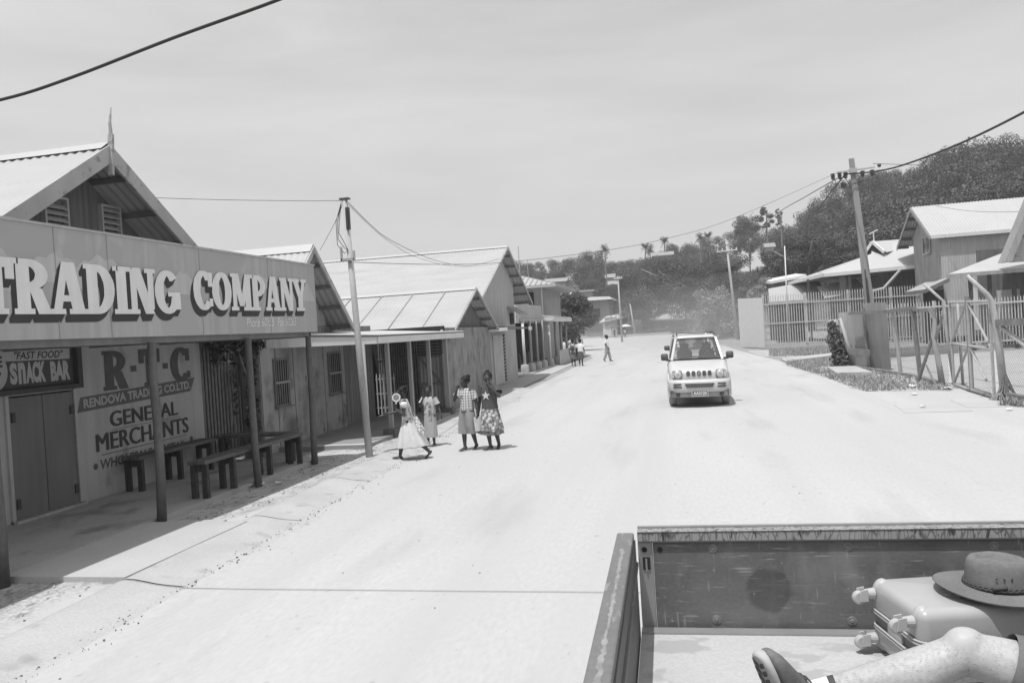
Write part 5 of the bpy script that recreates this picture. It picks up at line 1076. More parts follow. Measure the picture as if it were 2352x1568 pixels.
def rrect(hw, z0, z1, r, y, n=5, rt=None):
    """rounded outline in x-z at depth y"""
    rt = r if rt is None else rt; out = []
    for cx, cz, a0, rr in ((hw - r, z0 + r, -90, r), (hw - rt, z1 - rt, 0, rt), (-hw + rt, z1 - rt, 90, rt), (-hw + r, z0 + r, 180, r)):
        for k in range(n): a = R_(a0 + 90 * k / (n - 1)); out.append(Vector((cx + rr * math.cos(a), y, cz + rr * math.sin(a))))
    return out
def slab_rr(mb, cx, cz, w, h, y0, y1, r, n=5):
    f = [p + Vector((cx, 0, cz)) for p in rrect(w / 2, -h / 2, h / 2, r, y0, n)]; g = [p + Vector((cx, 0, cz)) for p in rrect(w / 2, -h / 2, h / 2, r, y1, n)]
    mb.rings([f, g])
def make_car(name, label, paint, detail=True):
    t = thing(name, label, 'car', (0, 0, 0))
    mb = MB(); st_ = [(.0, .62, .50, .80, .05, .07), (.03, .69, .44, .845, .05, .09), (.10, .72, .42, .875, .05, .10), (.35, .74, .40, .925, .05, .10), (.98, .755, .38, 1.05, .05, .09), (1.1, .76, .36, 1.07, .05, .07), (3.3, .76, .36, 1.07, .05, .07), (3.5, .72, .42, 1.04, .05, .08)]
    mb.rings([rrect(hw, a, b, r, y, 6, rt) for y, hw, a, b, r, rt in st_]); body = mb.build('body', paint, t, True)
    mb = MB(); mb.rings([rrect(hw, a, b, .04, y, 5) for y, hw, a, b in ((1.44, .50, 1.55, 1.60), (1.55, .52, 1.55, 1.635), (2.2, .55, 1.55, 1.655), (3.2, .55, 1.54, 1.64), (3.42, .52, 1.53, 1.6))]); rf = mb.build('roof', paint, t, True)
    def pillar(a, b, w, nm='pillar', m=None):
        mb = MB(); mb.bar(a, b, w, w * 1.1, (0, 1, 0)); return mb.build(nm, m or paint, t, bevel=.01)
    for s in (-1, 1):
        pillar((s * .655, .96, 1.04), (s * .525, 1.46, 1.575), .065); pillar((s * .69, 2.1, 1.05), (s * .56, 2.15, 1.57), .08, 'pillar', M['carblack']); pillar((s * .69, 3.35, 1.05), (s * .55, 3.3, 1.57), .12)
        mb = MB(); mb.poly([(s * .685, 1.06, 1.07), (s * .685, 2.06, 1.07), (s * .565, 2.1, 1.55), (s * .54, 1.5, 1.55)]); mb.poly([(s * .685, 2.16, 1.07), (s * .685, 3.28, 1.07), (s * .56, 3.24, 1.55), (s * .565, 2.2, 1.55)]); mb.build('side_window', M['glass'], t)
        mb = MB(); mb.box(s * .757 - .006, s * .757 + .006, 1.1, 2.1, .42, 1.02); d = mb.build('door', paint, t, bevel=.004)
        mb = MB(); mb.box(s * .772 - .01, s * .772 + .01, 1.9, 2.04, .88, .91); mb.build('handle', M['carblack'], d)
        mb = MB(); slab_rr(mb, s * .835, 1.155, .185, .165, .86, .98, .045); mr_ = mb.build('mirror', M['carblack'], t, True)
        mb = MB(); mb.bar((s * .68, 1.02, 1.07), (s * .79, .93, 1.08), .05, .05); mb.build('mirror_arm', M['carblack'], mr_)
        for yw in (.62, 2.86):
            mb = MB(); mb.lathe([(.16, -.1), (.27, -.1), (.325, -.075), (.335, -.03), (.335, .03), (.325, .075), (.27, .1), (.16, .1)], (s * .665, yw, .335), (1, 0, 0), 28); ty = mb.build('tyre', M['tyre'], t, True)
            mb = MB(); mb.lathe([(.17, .085), (.15, .07), (.05, .1), (.0, .1)], (s * .665, yw, .335), (s, 0, 0), 20); mb.build('rim', M['rim'], ty, True)
            mb = MB(); A = [(math.cos(a), math.sin(a)) for a in [R_(-12 + 204 * k / 14) for k in range(15)]]
            rg_ = []
            for x, r in ((.70, .37), (.775, .38), (.79, .42), (.765, .45), (.72, .46)): rg_.append([(s * x, yw - c * r, .335 + si * r * .97) for c, si in A])
            mb.rings(rg_, False, False, closed=False); mb.build('wheel_arch', paint, t, True)
    mb = MB(); mb.poly([(-.625, .995, 1.065), (.625, .995, 1.065), (.505, 1.47, 1.555), (-.505, 1.47, 1.555)]); mb.build('windscreen', M['glass'], t)
    mb = MB(); mb.poly([(-.58, 3.42, 1.1), (.58, 3.42, 1.1), (.5, 3.38, 1.53), (-.5, 3.38, 1.53)]); mb.build('rear_window', M['glass'], t)
    mb = MB(); mb.box(-.66, .66, .98, 1.25, .95, 1.085); mb.rings([[(x + .42, y, z) for x, y, z in ((-.18 * math.cos(a), 1.3 - .05 * math.sin(a), 1.08 + .18 * math.sin(a)) for a in [6.283 * k / 14 for k in range(14)])], [(x + .42, y + .02, z) for x, y, z in ((-.15 * math.cos(a), 1.3 - .05 * math.sin(a), 1.08 + .15 * math.sin(a)) for a in [6.283 * k / 14 for k in range(14)])]], False, False); mb.build('dashboard', M['interior'], t)
    for s in (-1, 1):
        mb = MB(); slab_rr(mb, s * .3, 1.0, .42, .55, 1.95, 2.08, .08); slab_rr(mb, s * .3, 1.36, .24, .17, 1.97, 2.06, .04); mb.build('seat', M['interior'], t)
    for s in (-1, 1):
        mb = MB(); slab_rr(mb, s * .535, .765, .255, .205, -.012, .06, .05); hl = mb.build('headlight', M['lampbowl'], t, True)
        mb = MB(); mb.lathe([(.0, .028), (.05, .026), (.085, .012), (.092, 0)], (s * .515, -.013, .765), (0, -1, 0), 20); mb.build('lens', M['lens'], hl, True)
        mb = MB(); slab_rr(mb, s * .635, .76, .045, .13, -.018, -.013, .02); mb.build('indicator', M['lens'], hl)
        mb = MB()
    mb = MB(); fb = []
    for x, y in ((-.785, .30), (-.77, .10), (-.70, -.04), (-.55, -.115), (-.3, -.14), (0, -.145), (.3, -.14), (.55, -.115), (.70, -.04), (.77, .10), (.785, .30)):
        d = .0; fb.append([(x, y, .36 + .06 * (abs(x) > .6)), (x * .995, y - .02, .42), (x * .995, y - .025, .58), (x * .99, y, .635), (x * .96, y + .07, .655), (x * .9, y + .12, .6), (x * .9, y + .12, .36)])
    mb.rings(fb); bp = mb.build('bumper', paint, t, True)
    mb = MB(); fb = []
    for x, y in ((-.70, .18), (-.6, .0), (-.45, -.07), (0, -.1), (.45, -.07), (.6, .0), (.70, .18)): fb.append([(x, y, .24), (x, y - .025, .30), (x, y - .02, .385), (x, y + .08, .385), (x, y + .08, .24)])
    mb.rings(fb); mb.build('lower_bumper', M['lower'], t, True)
    mb = MB(); mb.rings([[(a + x, y, z) for x, z in ((-.31, .47), (.31, .47), (.36, .565), (-.36, .565))] for a, y in ((0, -.178), (0, -.10))]); mb.build('intake', M['carblack'], bp)
    for s in (-1, 1):
        for z in (.55, .485): mb = MB(); slab_rr(mb, s * .535, z, .215, .042, -.15, -.05, .02); o = mb.build('vent', M['carblack'], bp)
        mb = MB(); mb.lathe([(.0, .0), (.055, .0), (.06, -.03)], (s * .53, -.085, .31), (0, -1, 0), 16); mb.build('fog_lamp', M['carblack'], t)
    mb = MB(); mb.box(-.6, .6, .1, 3.3, .28, .42); mb.build('underbody', M['carblack'], t)
    if detail:
        for k in range(5): mb = MB(); slab_rr(mb, (k - 2) * .131, .785, .088, .112, -.014, .03, .022); mb.build('grille_slot', M['carblack'], body)
        mb = MB()
        for a in ((-.02, .815, .025, .80), (.022, .80, -.022, .77), (-.025, .77, .02, .755)): mb.bar((a[0], -.018, a[1]), (a[2], -.018, a[3]), .012, .004, (0, 1, 0))
        mb.build('badge', M['chrome'], body)
        mb = MB(); mb.box(-.185, .185, -.20, -.185, .285, .40); pl = mb.build('number_plate', mat('plate_face', .10, .5, .05, 5.), t)
        mb = MB(); text(mb, 'AA3120', (-.16, -.2025, .3), (.32, 0, 0), (0, 0, .085), .04); mb.build('plate_lettering', M['white'], pl)
        mb = MB(); mb.box(-.2, .2, -.199, -.186, .40, .412); mb.box(-.2, .2, -.199, -.186, .272, .284); mb.box(-.2, -.186, -.199, -.186, .285, .40); mb.box(.186, .2, -.199, -.186, .285, .40); mb.build('plate_frame', M['chrome'], pl)
        for z, r in ((1.47, .045), (1.40, .042)): mb = MB(); mb.lathe([(0, .004), (r, .003), (r, 0)], (-.47 + (1.47 - z) * .25 - .005, 1.405 - (1.47 - z) * .97 - .012, z), (0, -.72, .7), 14); mb.build('sticker', M['white'], t)
        for s in (-.3, .22): mb = MB(); mb.tube([(s + .28, .985, 1.085), (s - .18, 1.01, 1.10)], .01, 5); mb.build('wiper', M['carblack'], t)
    for s in ((-1, 1) if detail else ()):
        mb = MB(); mb.tube([(s * .49, 1.5, 1.66), (s * .49, 1.62, 1.705), (s * .49, 3.1, 1.705), (s * .49, 3.25, 1.66)], .018, 6); mb.build('roof_rail', M['carblack'], t)
    if detail: mb = MB(); mb.tube([(-.49, 1.9, 1.71), (.49, 1.9, 1.71)], .018, 6); mb.build('roof_bar', M['carblack'], t)
    return t
jeep = make_car('small_offroad_car', 'dusty silver small off road car driving toward the viewer', M['carpaint'])
jeep.location = (.29, 19.15, 0); jeep.rotation_euler = (0, R_(.6), R_(.8)); jeep.scale = (.935, 1, 1.01)
car2 = make_car('car', 'grey car following close behind the silver off road car', M['carpaint2'], False)
a = aty(1590, 800, 27.5); car2.location = (a.x, 27.2, 0); car2.scale = (1.0, 1.05, .99); car2.rotation_euler.z = R_(1)
# ================================================================== people
def limb(mb, pts, rs, n=10): mb.tube(pts, rs, n); [mb.ell(p, r * 1.0, 10, 8) for p, r in zip(pts, rs)]
def hand(mb, wrist, dirv, side, s, curl=.5):
    """palm, four fingers and a thumb; dirv points from wrist to fingertips, side to the thumb"""
    w_ = Vector(wrist); d = Vector(dirv).normalized(); sd_ = (Vector(side) - d * d.dot(Vector(side))).normalized(); nrm = d.cross(sd_)
    mb.ell(w_ + d * .036 * s, (.03 * s, .03 * s, .036 * s), 10, 8, (Matrix((sd_, nrm * .5, d)).transposed()))
    for k, L in enumerate((.062, .07, .066, .052)):
        b = w_ + d * .062 * s + sd_ * (.022 - .0148 * k) * s; a1 = b + d * L * .55 * s + nrm * .25 * curl * L * s; a2 = a1 + (d * (1 - curl) + nrm * curl).normalized() * L * .5 * s
        mb.tube([b - d * .015 * s, a1, a2], [.0085 * s, .008 * s, .006 * s], 6)
    b = w_ + d * .018 * s + sd_ * .022 * s; m1 = b + (sd_ * .7 + d * .7).normalized() * .032 * s; mb.tube([b, m1, m1 + (d + nrm * curl * .6).normalized() * .026 * s], [.0105 * s, .0095 * s, .007 * s], 6)
def head(mb, c, s, rot):
    c = Vector(c); T = lambda x, y, z: c + rot @ Vector((x, y, z)) * s
    mb.ell(T(0, .012, .02), (.072 * s, .088 * s, .082 * s), 16, 12, rot); mb.ell(T(0, -.022, -.04), (.05 * s, .06 * s, .062 * s), 14, 10, rot)
    mb.ell(T(0, -.088, -.018), (.014 * s, .018 * s, .016 * s), 8, 6, rot); mb.tube([T(0, -.076, .02), T(0, -.093, -.012)], [.009 * s, .012 * s], 6)
    mb.ell(T(0, -.07, -.055), (.024 * s, .014 * s, .013 * s), 8, 6, rot)
    for q in (-1, 1): mb.ell(T(q * .073, .012, -.01), (.01 * s, .02 * s, .028 * s), 8, 6, rot); mb.ell(T(q * .03, -.068, .026), (.022 * s, .012 * s, .008 * s), 8, 6, rot)
def foot(mb, ank, d, s, flat=True, lift=0.):
    a = Vector(ank); d = Vector(d).normalized(); side = Vector((-d.y, d.x, 0)); dz = Vector((0, 0, 1)); Mx = Matrix((side, d, dz)).transposed()
    mb.ell(a + Vector((0, 0, -.025 * s)) - d * .02 * s, (.03 * s, .038 * s, .035 * s), 10, 8, Mx); mb.tube([a + Vector((0, 0, -.015 * s)), a + d * .07 * s + Vector((0, 0, -.04 * s)), a + d * .125 * s + Vector((0, 0, -.052 * s))], [.032 * s, .034 * s, .03 * s], 10, flat=.62)
    for k in range(5): p = a + d * (.125 + .02 * math.cos((k - 1) * .6)) * s + side * (k - 2) * .014 * s + Vector((0, 0, -.056 * s)); mb.ell(p, (.009 * s, .018 * s, .009 * s), 6, 5, Mx)
def loft(mb, rings_, n=36):
    """each ring: centre, rx, ry, pleat amplitude, pleats, phase"""
    R = []
    for c, rx, ry, am, pl, ph in rings_:
        R.append([Vector(c) + Vector((rx * math.cos(a) * (1 + am * math.sin(pl * a + ph)), ry * math.sin(a) * (1 + am * math.sin(pl * a + ph)), am * .12 * math.sin(2 * a + ph))) for a in [6.283 * k / n for k in range(n)]])
    mb.rings(R, False, False)
def person(label, loc, yaw, H, P, skin, vox, group=None):
    """P: joints in metres for a 1.4 m figure, facing -y"""
    s = H / 1.4; t = thing('person', label, 'person', (0, 0, 0), group); V = lambda p: Vector(p)
    mb = MB(); hp, ch, nk, hd = V(P['hip']), V(P['chest']), V(P['neck']), V(P['head']); rot = Euler((R_(P.get('nod', 0)), R_(P.get('tilt', 0)), R_(P.get('turn', 0)))).to_matrix()
    mb.ell(hp, (.115, .085, .10)); mb.tube([hp, hp.lerp(ch, .45), ch, ch + (nk - ch) * .6], [.098, .088, .112, .07], 14, flat=.74); mb.ell(ch, (.118, .078, .10)); mb.tube([ch + (nk - ch) * .3, nk, hd + Vector((0, .012, -.03))], [.06, .04, .04], 10)
    head(mb, hd, 1.0, rot)
    for q in ('l', 'r'):
        sh_, el, wr = V(P['sh' + q]), V(P['el' + q]), V(P['wr' + q]); mb.tube([ch.lerp(nk, .55), sh_], [.05, .042], 10); limb(mb, [sh_, sh_.lerp(el, .5), el], [.04, .035, .029]); limb(mb, [el, el.lerp(wr, .35), wr], [.029, .03, .02]); hand(mb, wr, P['hd' + q], P['th' + q], .95, P.get('cu' + q, .5))
        hj, kn, an = V(P['hj' + q]), V(P['kn' + q]), V(P['an' + q]); limb(mb, [hj, hj.lerp(kn, .5), kn], [.078, .066, .05]); limb(mb, [kn, kn.lerp(an, .3), an], [.048, .047, .029]); foot(mb, an, P['ft' + q], 1.0)
    mb.build('body', skin, t, True, remesh=vox, sm=2)
    mb = MB()
    for q in (-1, 1): mb.ell(hd + rot @ Vector((q * .03, -.073, .014)), (.011, .006, .006), 8, 6, rot)
    if vox < .01:
        e = MB(); e.ell(hd + rot @ Vector((-.03, -.0735, .013)), (.008, .004, .004), 8, 6, rot); e.build('eye', M['teegrey'], t); e = MB(); e.ell(hd + rot @ Vector((.03, -.0735, .013)), (.008, .004, .004), 8, 6, rot); e.build('eye', M['teegrey'], t)
        e = MB(); e.ell(hd + rot @ Vector((0, -.083, -.053)), (.02, .006, .006), 8, 6, rot); e.build('mouth', mat('lip', .09, .5), t)
    hb_ = MB(); hs = P.get('hair', 1.); hb_.ell(hd + rot @ Vector((0, .022, .034)), (.079 * hs, .088 * hs, .078 * hs), 18, 12, rot)
    rr = random.Random(int(H * 1000))
    for k in range(14): a = rr.uniform(0, 6.28); z = rr.uniform(.02, .1); hb_.ell(hd + rot @ Vector((.062 * math.cos(a), .03 + .065 * abs(math.sin(a)), z)), .02, 7, 5)
    if 'bun' in P: hb_.ell(hd + rot @ Vector(P['bun']), (.04, .04, .036), 12, 8); hb_.tube([hd + rot @ Vector((0, .03, .09)), hd + rot @ Vector(P['bun'])], [.035, .03], 8)
    hb_.build('hair', M['hairdark'], t, True)
    return t, s
def place(t, s, loc, yaw): t.location = loc; t.rotation_euler.z = R_(yaw); t.scale = (s, s, s)
ST = dict(hip=(0, 0, .72), chest=(0, -.005, 1.0), neck=(0, 0, 1.165), head=(0, -.02, 1.27), shl=(.15, 0, 1.10), shr=(-.15, 0, 1.10), ell=(.19, .02, .86), elr=(-.19, .02, .86), wrl=(.2, -.04, .66), wrr=(-.2, -.04, .66),
          hdl=(0, -.1, -1), hdr=(0, -.1, -1), thl=(0, -1, 0), thr=(0, -1, 0), hjl=(.07, 0, .70), hjr=(-.07, 0, .70), knl=(.07, -.02, .38), knr=(-.07, -.02, .38), anl=(.07, .0, .075), anr=(-.07, .0, .075), ftl=(.15, -1, 0), ftr=(-.15, -1, 0))
M['dress'] = pattern_mat('white_floral_dress', 'floral', .25, .62, 16)
M['dressw'] = mat('white_skirt', .60, .9, .06, 9., fine=.06, fscale=30)
M['teegrey'] = mat('pale_tee', .46, .9, .08, 6.)
M['skirtgrey'] = mat('pale_grey_skirt', .40, .9, .08, 6., streak=.12)
M['plaid'] = pattern_mat('plaid_shirt', 'plaid', .58, .16, 6.5)
M['shorts'] = mat('grey_bermuda', .27, .9, .1, 7., streak=.15)
M['teedark'] = mat('dark_tee', .075, .9, .1, 6.)
M['skirtprint'] = pattern_mat('printed_skirt', 'floral', .62, .09, 13)
M['bagcheck'] = pattern_mat('checked_bag', 'check', .72, .34, 26)
def sleeve(mb, sh_, el, f=.62, r=.062, r1=.06):
    a = Vector(sh_); b = Vector(el); mb.tube([a + (a - b).normalized() * .02, a.lerp(b, f * .5), a.lerp(b, f)], [r * .9, r, r1], 14, cap=False)
# girl with the fan, striding left
P = dict(ST); P.update(hip=(0, 0, .70), chest=(0, -.04, .98), neck=(0, -.06, 1.14), head=(0, -.09, 1.245), shl=(.145, -.05, 1.08), shr=(-.145, -.05, 1.08), ell=(.17, -.07, .84), wrl=(.13, -.2, .95), hdl=(-.1, -.2, .9), thl=(0, -1, .3), elr=(-.17, -.16, .88), wrr=(-.14, -.36, .86), hdr=(.1, -1, .0), thr=(0, 0, 1), cul=.8, cur=.7,
         knl=(.06, .12, .38), anl=(.06, .36, .12), ftl=(0, -.75, -.6), knr=(-.06, -.13, .37), anr=(-.06, -.19, .065), ftr=(0, -1, .25), bun=(0, .085, .09), turn=8, hair=1.03)
g1, s = person('girl in white floral dress striding left with a round fan before her face', None, 0, 1.27, P, M['skin'], .006, 'girls walking along the roadside')
mb = MB(); loft(mb, [((0, .0, .74), .133, .11, .02, 9, 0), ((0, .01, .62), .165, .15, .04, 9, .3), ((0, .03, .46), .20, .22, .05, 9, .5), ((0, .05, .32), .23, .28, .07, 11, .2), ((0, .06, .24), .235, .30, .08, 11, .4)], 60); mb.build('skirt', M['dressw'], g1, True)
mb = MB(); loft(mb, [((0, .0, .71), .138, .114, 0, 1, 0), ((0, -.015, .82), .128, .104, 0, 1, 0), ((0, -.04, .98), .135, .095, 0, 1, 0), ((0, -.05, 1.07), .145, .08, 0, 1, 0), ((0, -.05, 1.125), .09, .06, 0, 1, 0)]); mb.build('bodice', M['dress'], g1, True)
for sd_, a, b in (('l', P['shl'], P['ell']), ('r', P['shr'], P['elr'])): mb = MB(); mb.ell(Vector(a).lerp(Vector(b), .22), (.075, .075, .065), 14, 10); mb.build('puff_sleeve', M['dressw'], g1, True)
G1 = atz(945, 1052); place(g1, s, (G1.x + .02, G1.y - .1, 0), -72)
def attach(pl, s, loc, yaw): return Matrix.Translation(Vector(loc)) @ Matrix.Rotation(R_(yaw), 4, 'Z') @ Matrix.Scale(s, 4)
MX1 = attach(None, s, g1.location, -72)
fan = thing('hand_fan', 'round pale hand fan held up before the face of the girl in white', 'fan', tuple(MX1 @ Vector((.11, -.33, 1.02))))
mb = MB(); c = Vector((.11, -.185, 1.165)); nrm = Vector((.93, -.2, .12)).normalized(); u = nrm.orthogonal().normalized(); v = nrm.cross(u)
ringp = [(math.cos(a), math.sin(a)) for a in [6.283 * k / 28 for k in range(28)]]
def disc(mb, c, r0, r1, off): mb.rings([[MX1 @ (c + nrm * off + u * x * r0 + v * y * r0) for x, y in ringp], [MX1 @ (c + nrm * off + u * x * r1 + v * y * r1) for x, y in ringp]], False, False)
disc(mb, c, .0, .07, .0); mb.build('blade', mat('fan_blade', .2, .7, .15, 14.), fan)
mb = MB()
for o_ in (-.004, .004): disc(mb, c, .055, .08, o_)
mb.rings([[MX1 @ (c + nrm * o_ + u * x * .08 + v * y * .08) for x, y in ringp] for o_ in (-.004, .004)], False, False); mb.build('rim', M['white'], fan)
mb = MB(); mb.tube([MX1 @ Vector((.125, -.23, .96)), MX1 @ (c - Vector((0, -.01, .05)))], .011, 8); mb.build('handle', M['white'], fan)
bag = thing('shoulder_bag', 'checked cloth bag hanging behind the girl in the white dress', 'bag', tuple(MX1 @ Vector((.1, .16, .7))))
mb = MB(); mb.prism([MX1 @ Vector(p) for p in ((.11, .10, .80), (.11, .17, .80), (.12, .30, .55), (.12, .17, .50))], MX1.to_3x3() @ Vector((.05, 0, 0))); mb.build('pouch', M['bagcheck'], bag)
mb = MB(); mb.tube([MX1 @ Vector(p) for p in ((.13, .135, .8), (.15, .07, .98), (.12, -.03, 1.13))], .011, 6, flat=.4); mb.build('strap', M['bagcheck'], bag)
# smaller girl in a pale tee
P = dict(ST); P.update(ell=(.22, .03, .90), wrl=(.30, -.02, .73), hdl=(.4, -.1, -1), elr=(-.2, -.09, .93), wrr=(-.06, -.17, 1.115), hdr=(.45, .3, .75), thr=(0, 0, 1), cur=.9, anl=(.06, .02, .075), anr=(-.07, -.03, .075), hair=.96, turn=4, nod=8)
g2, s = person('smallest girl in pale tee and long grey skirt, hand at her mouth', None, 0, 1.13, P, M['skin'], .006, 'girls walking along the roadside')
mb = MB(); loft(mb, [((0, 0, .80), .13, .10, 0, 1, 0), ((0, 0, .68), .145, .115, .02, 7, 0), ((0, .0, .42), .155, .13, .04, 7, .4), ((0, 0, .215), .16, .14, .05, 7, .8)], 48); mb.build('skirt', M['skirtgrey'], g2, True)
mb = MB(); loft(mb, [((0, 0, .76), .145, .112, .02, 5, 0), ((0, 0, .9), .14, .105, 0, 1, 0), ((0, 0, 1.04), .145, .095, 0, 1, 0), ((0, 0, 1.11), .13, .075, 0, 1, 0), ((0, -.005, 1.15), .065, .055, 0, 1, 0)]); sleeve(mb, P['shl'], P['ell'], .66, .06, .07); sleeve(mb, P['shr'], P['elr'], .66, .06, .07); mb.build('tee_shirt', M['teegrey'], g2, True)
mb = MB(); mb.prism([(.03, -.118, .62), (.09, -.108, .62), (.09, -.1, 1.0), (.04, -.108, 1.02)], (0, -.006, 0)); mb.build('printed_panel', M['skirtprint'], g2)
G2 = atz(992, 1024); place(g2, s, (G2.x, G2.y, 0), -12)
# girl in the plaid shirt
P = dict(ST); P.update(ell=(.205, .03, .86), wrl=(.235, -.02, .65), elr=(-.2, -.1, .94), wrr=(-.085, -.16, 1.14), hdr=(.5, .1, .75), thr=(0, 0, 1), cur=.9, hdl=(.1, -.2, -1), anl=(.085, .12, .09), knl=(.075, .02, .38), anr=(-.05, -.06, .075), knr=(-.065, -.04, .38), ftl=(.1, -1, -.3), bun=(.03, .07, .1), turn=-22, hair=1.06)
g3, s = person('girl in plaid shirt and knee length grey shorts, hand at her mouth', None, 0, 1.33, P, M['skin'], .006, 'girls walking along the roadside')
mb = MB(); loft(mb, [((0, 0, .735), .142, .108, .015, 6, 0), ((0, 0, .84), .136, .102, 0, 1, 0), ((0, -.005, 1.0), .145, .10, 0, 1, 0), ((0, 0, 1.09), .135, .08, 0, 1, 0), ((0, -.005, 1.155), .06, .055, 0, 1, 0)]); sleeve(mb, P['shl'], P['ell'], .62, .06, .066); sleeve(mb, P['shr'], P['elr'], .62, .06, .066); mb.build('shirt', M['plaid'], g3, True)
mb = MB()
for q, kn in ((1, P['knl']), (-1, P['knr'])): loft(mb, [((q * .035, 0, .76), .10, .105, 0, 1, 0), ((q * .065, 0, .64), .10, .11, .02, 5, q), ((q * .078, -.01, .5), .10, .115, .03, 5, q), ((kn[0] + q * .012, kn[1] + .01, .315), .106, .112, .04, 5, q)], 30)
mb.build('shorts', M['shorts'], g3, True)
mb = MB(); loft(mb, [((0, 0, .745), .148, .113, 0, 1, 0), ((0, 0, .715), .15, .115, 0, 1, 0)]); mb.build('belt', M['teedark'], g3, True)
G3 = atz(1078, 1033); place(g3, s, (G3.x, G3.y, 0), -18)
MX3 = attach(None, s, g3.location, -18)
bk = MB(); bk.prism([MX3 @ Vector(p) for p in ((.20, -.1, .62), (.25, .04, .62), (.27, .05, .36), (.22, -.09, .36))], MX3.to_3x3() @ Vector((.022, -.006, 0))); tag(bk.build('book', M['litter']), 'pale book held down at the side of the girl in plaid', 'book')
# tall girl with the star
P = dict(ST); P.update(ell=(.235, -.1, .95), wrl=(.07, -.15, 1.14), hdl=(-.5, .2, .75), thl=(0, 0, 1), cul=.9, elr=(-.2, .02, .86), wrr=(-.215, -.02, .66), anl=(.09, .1, .085), knl=(.075, .01, .38), anr=(-.01, -.05, .075), knr=(-.05, -.04, .38), ftr=(-.6, -1, 0), ftl=(.2, -1, -.3), bun=(0, .03, .112), tilt=-3, turn=6, hair=1.03)
g4, s = person('tall girl in dark tee with white star and printed ruffled skirt', None, 0, 1.38, P, M['skin'], .006, 'girls walking along the roadside')
mb = MB(); loft(mb, [((0, 0, .73), .155, .115, .015, 6, 0), ((0, 0, .84), .142, .106, 0, 1, 0), ((0, 0, 1.0), .148, .10, 0, 1, 0), ((0, 0, 1.10), .14, .08, 0, 1, 0), ((0, -.005, 1.155), .065, .058, 0, 1, 0)]); sleeve(mb, P['shl'], P['ell'], .6, .066, .08); sleeve(mb, P['shr'], P['elr'], .6, .066, .08); mb.build('tee_shirt', M['teedark'], g4, True)
mb = MB(); stp = []
for k in range(10): r = .085 if k % 2 == 0 else .034; a = R_(90 + 36 * k); stp.append((-.015 + r * math.cos(a), -.112 - .0, .965 + r * math.sin(a)))
mb.prism(stp, (0, -.003, 0)); mb.build('star', M['white'], g4)
mb = MB(); loft(mb, [((0, 0, .75), .14, .108, .02, 8, 0), ((0, 0, .60), .175, .14, .05, 8, .3), ((0, 0, .44), .21, .175, .08, 9, .7), ((0, 0, .34), .225, .185, .10, 11, .2)], 64); mb.build('skirt', M['skirtprint'], g4, True)
mb = MB(); loft(mb, [((0, 0, .40), .20, .165, .06, 9, .2), ((0, 0, .275), .225, .19, .10, 11, .6)], 64); mb.build('underskirt', M['corrdark'], g4, True)
G4 = atz(1131, 1031); place(g4, s, (G4.x, G4.y, 0), -10)
# people farther off
def walker(label, loc, yaw, H, shirt, low, lowkind, pose=None, group=None, vox=.012):
    P = dict(ST); P.update(pose or {}); t, s = person(label, None, 0, H, P, M['skin'], vox, group)
    mb = MB(); loft(mb, [((0, 0, .72), .15, .112, 0, 1, 0), ((0, 0, .86), .14, .104, 0, 1, 0), ((0, 0, 1.02), .148, .10, 0, 1, 0), ((0, 0, 1.10), .138, .08, 0, 1, 0), ((0, 0, 1.155), .06, .055, 0, 1, 0)], 24); sleeve(mb, P['shl'], P['ell'], .66); sleeve(mb, P['shr'], P['elr'], .66); mb.build('shirt', shirt, t, True)
    mb = MB()
    if lowkind == 'skirt': loft(mb, [((0, 0, .75), .14, .11, 0, 1, 0), ((0, 0, .58), .17, .14, .03, 7, 0), ((0, 0, .38), .18, .15, .05, 7, .5)], 36)
    else:
        for q, kn, an in ((1, P['knl'], P['anl']), (-1, P['knr'], P['anr'])): loft(mb, [((q * .035, 0, .76), .1, .105, 0, 1, 0), ((q * .065, 0, .62), .095, .1, 0, 1, 0), ((kn[0], kn[1] + .005, kn[2]), .068, .075, .02, 5, 0), ((an[0], an[1], an[2] + .02), .06, .068, .03, 5, 0)], 22)
    mb.build('skirt' if lowkind == 'skirt' else 'trousers', low, t, True); place(t, s, loc, yaw); return t
M['shirtw'] = mat('white_shirt', .74, .9, .05, 6.); M['trgrey'] = mat('grey_trousers', .34, .9, .1, 6.); M['skdark'] = mat('dark_skirt', .10, .9, .1, 6.); M['top2'] = mat('pale_top', .52, .9, .1, 8.)
STR = dict(knl=(.07, -.09, .39), anl=(.07, -.13, .08), knr=(-.07, .04, .38), anr=(-.07, .16, .10), ftr=(0, -1, -.6), wrl=(.2, .1, .68), wrr=(-.2, -.16, .70))
a = atz(1318, 841); walker('walker seen from behind in patterned top with a dark backpack', (a.x, a.y, 0), 178, 1.45, pattern_mat('small_print', 'dots', .3, .58, 22), pattern_mat('skirt_print2', 'floral', .3, .08, 14), 'skirt', dict(anl=(.06, .08, .1), anr=(-.06, -.06, .075)), 'couple walking away')
bp_ = thing('backpack', 'small dark backpack on the left walker of the couple', 'backpack', (a.x, a.y - .15, 1.0)); mb = MB(); mb.ell((a.x + .0, a.y - .16, .95), (.12, .07, .16), 12, 8); mb.build('bag', M['teedark'], bp_, True); mb = MB(); mb.tube([(a.x - .08, a.y - .12, 1.08), (a.x - .09, a.y - .02, 1.2)], .018, 6); mb.build('strap', M['teedark'], bp_); mb = MB(); mb.tube([(a.x + .08, a.y - .12, 1.08), (a.x + .09, a.y - .02, 1.2)], .018, 6); mb.build('strap', M['teedark'], bp_)
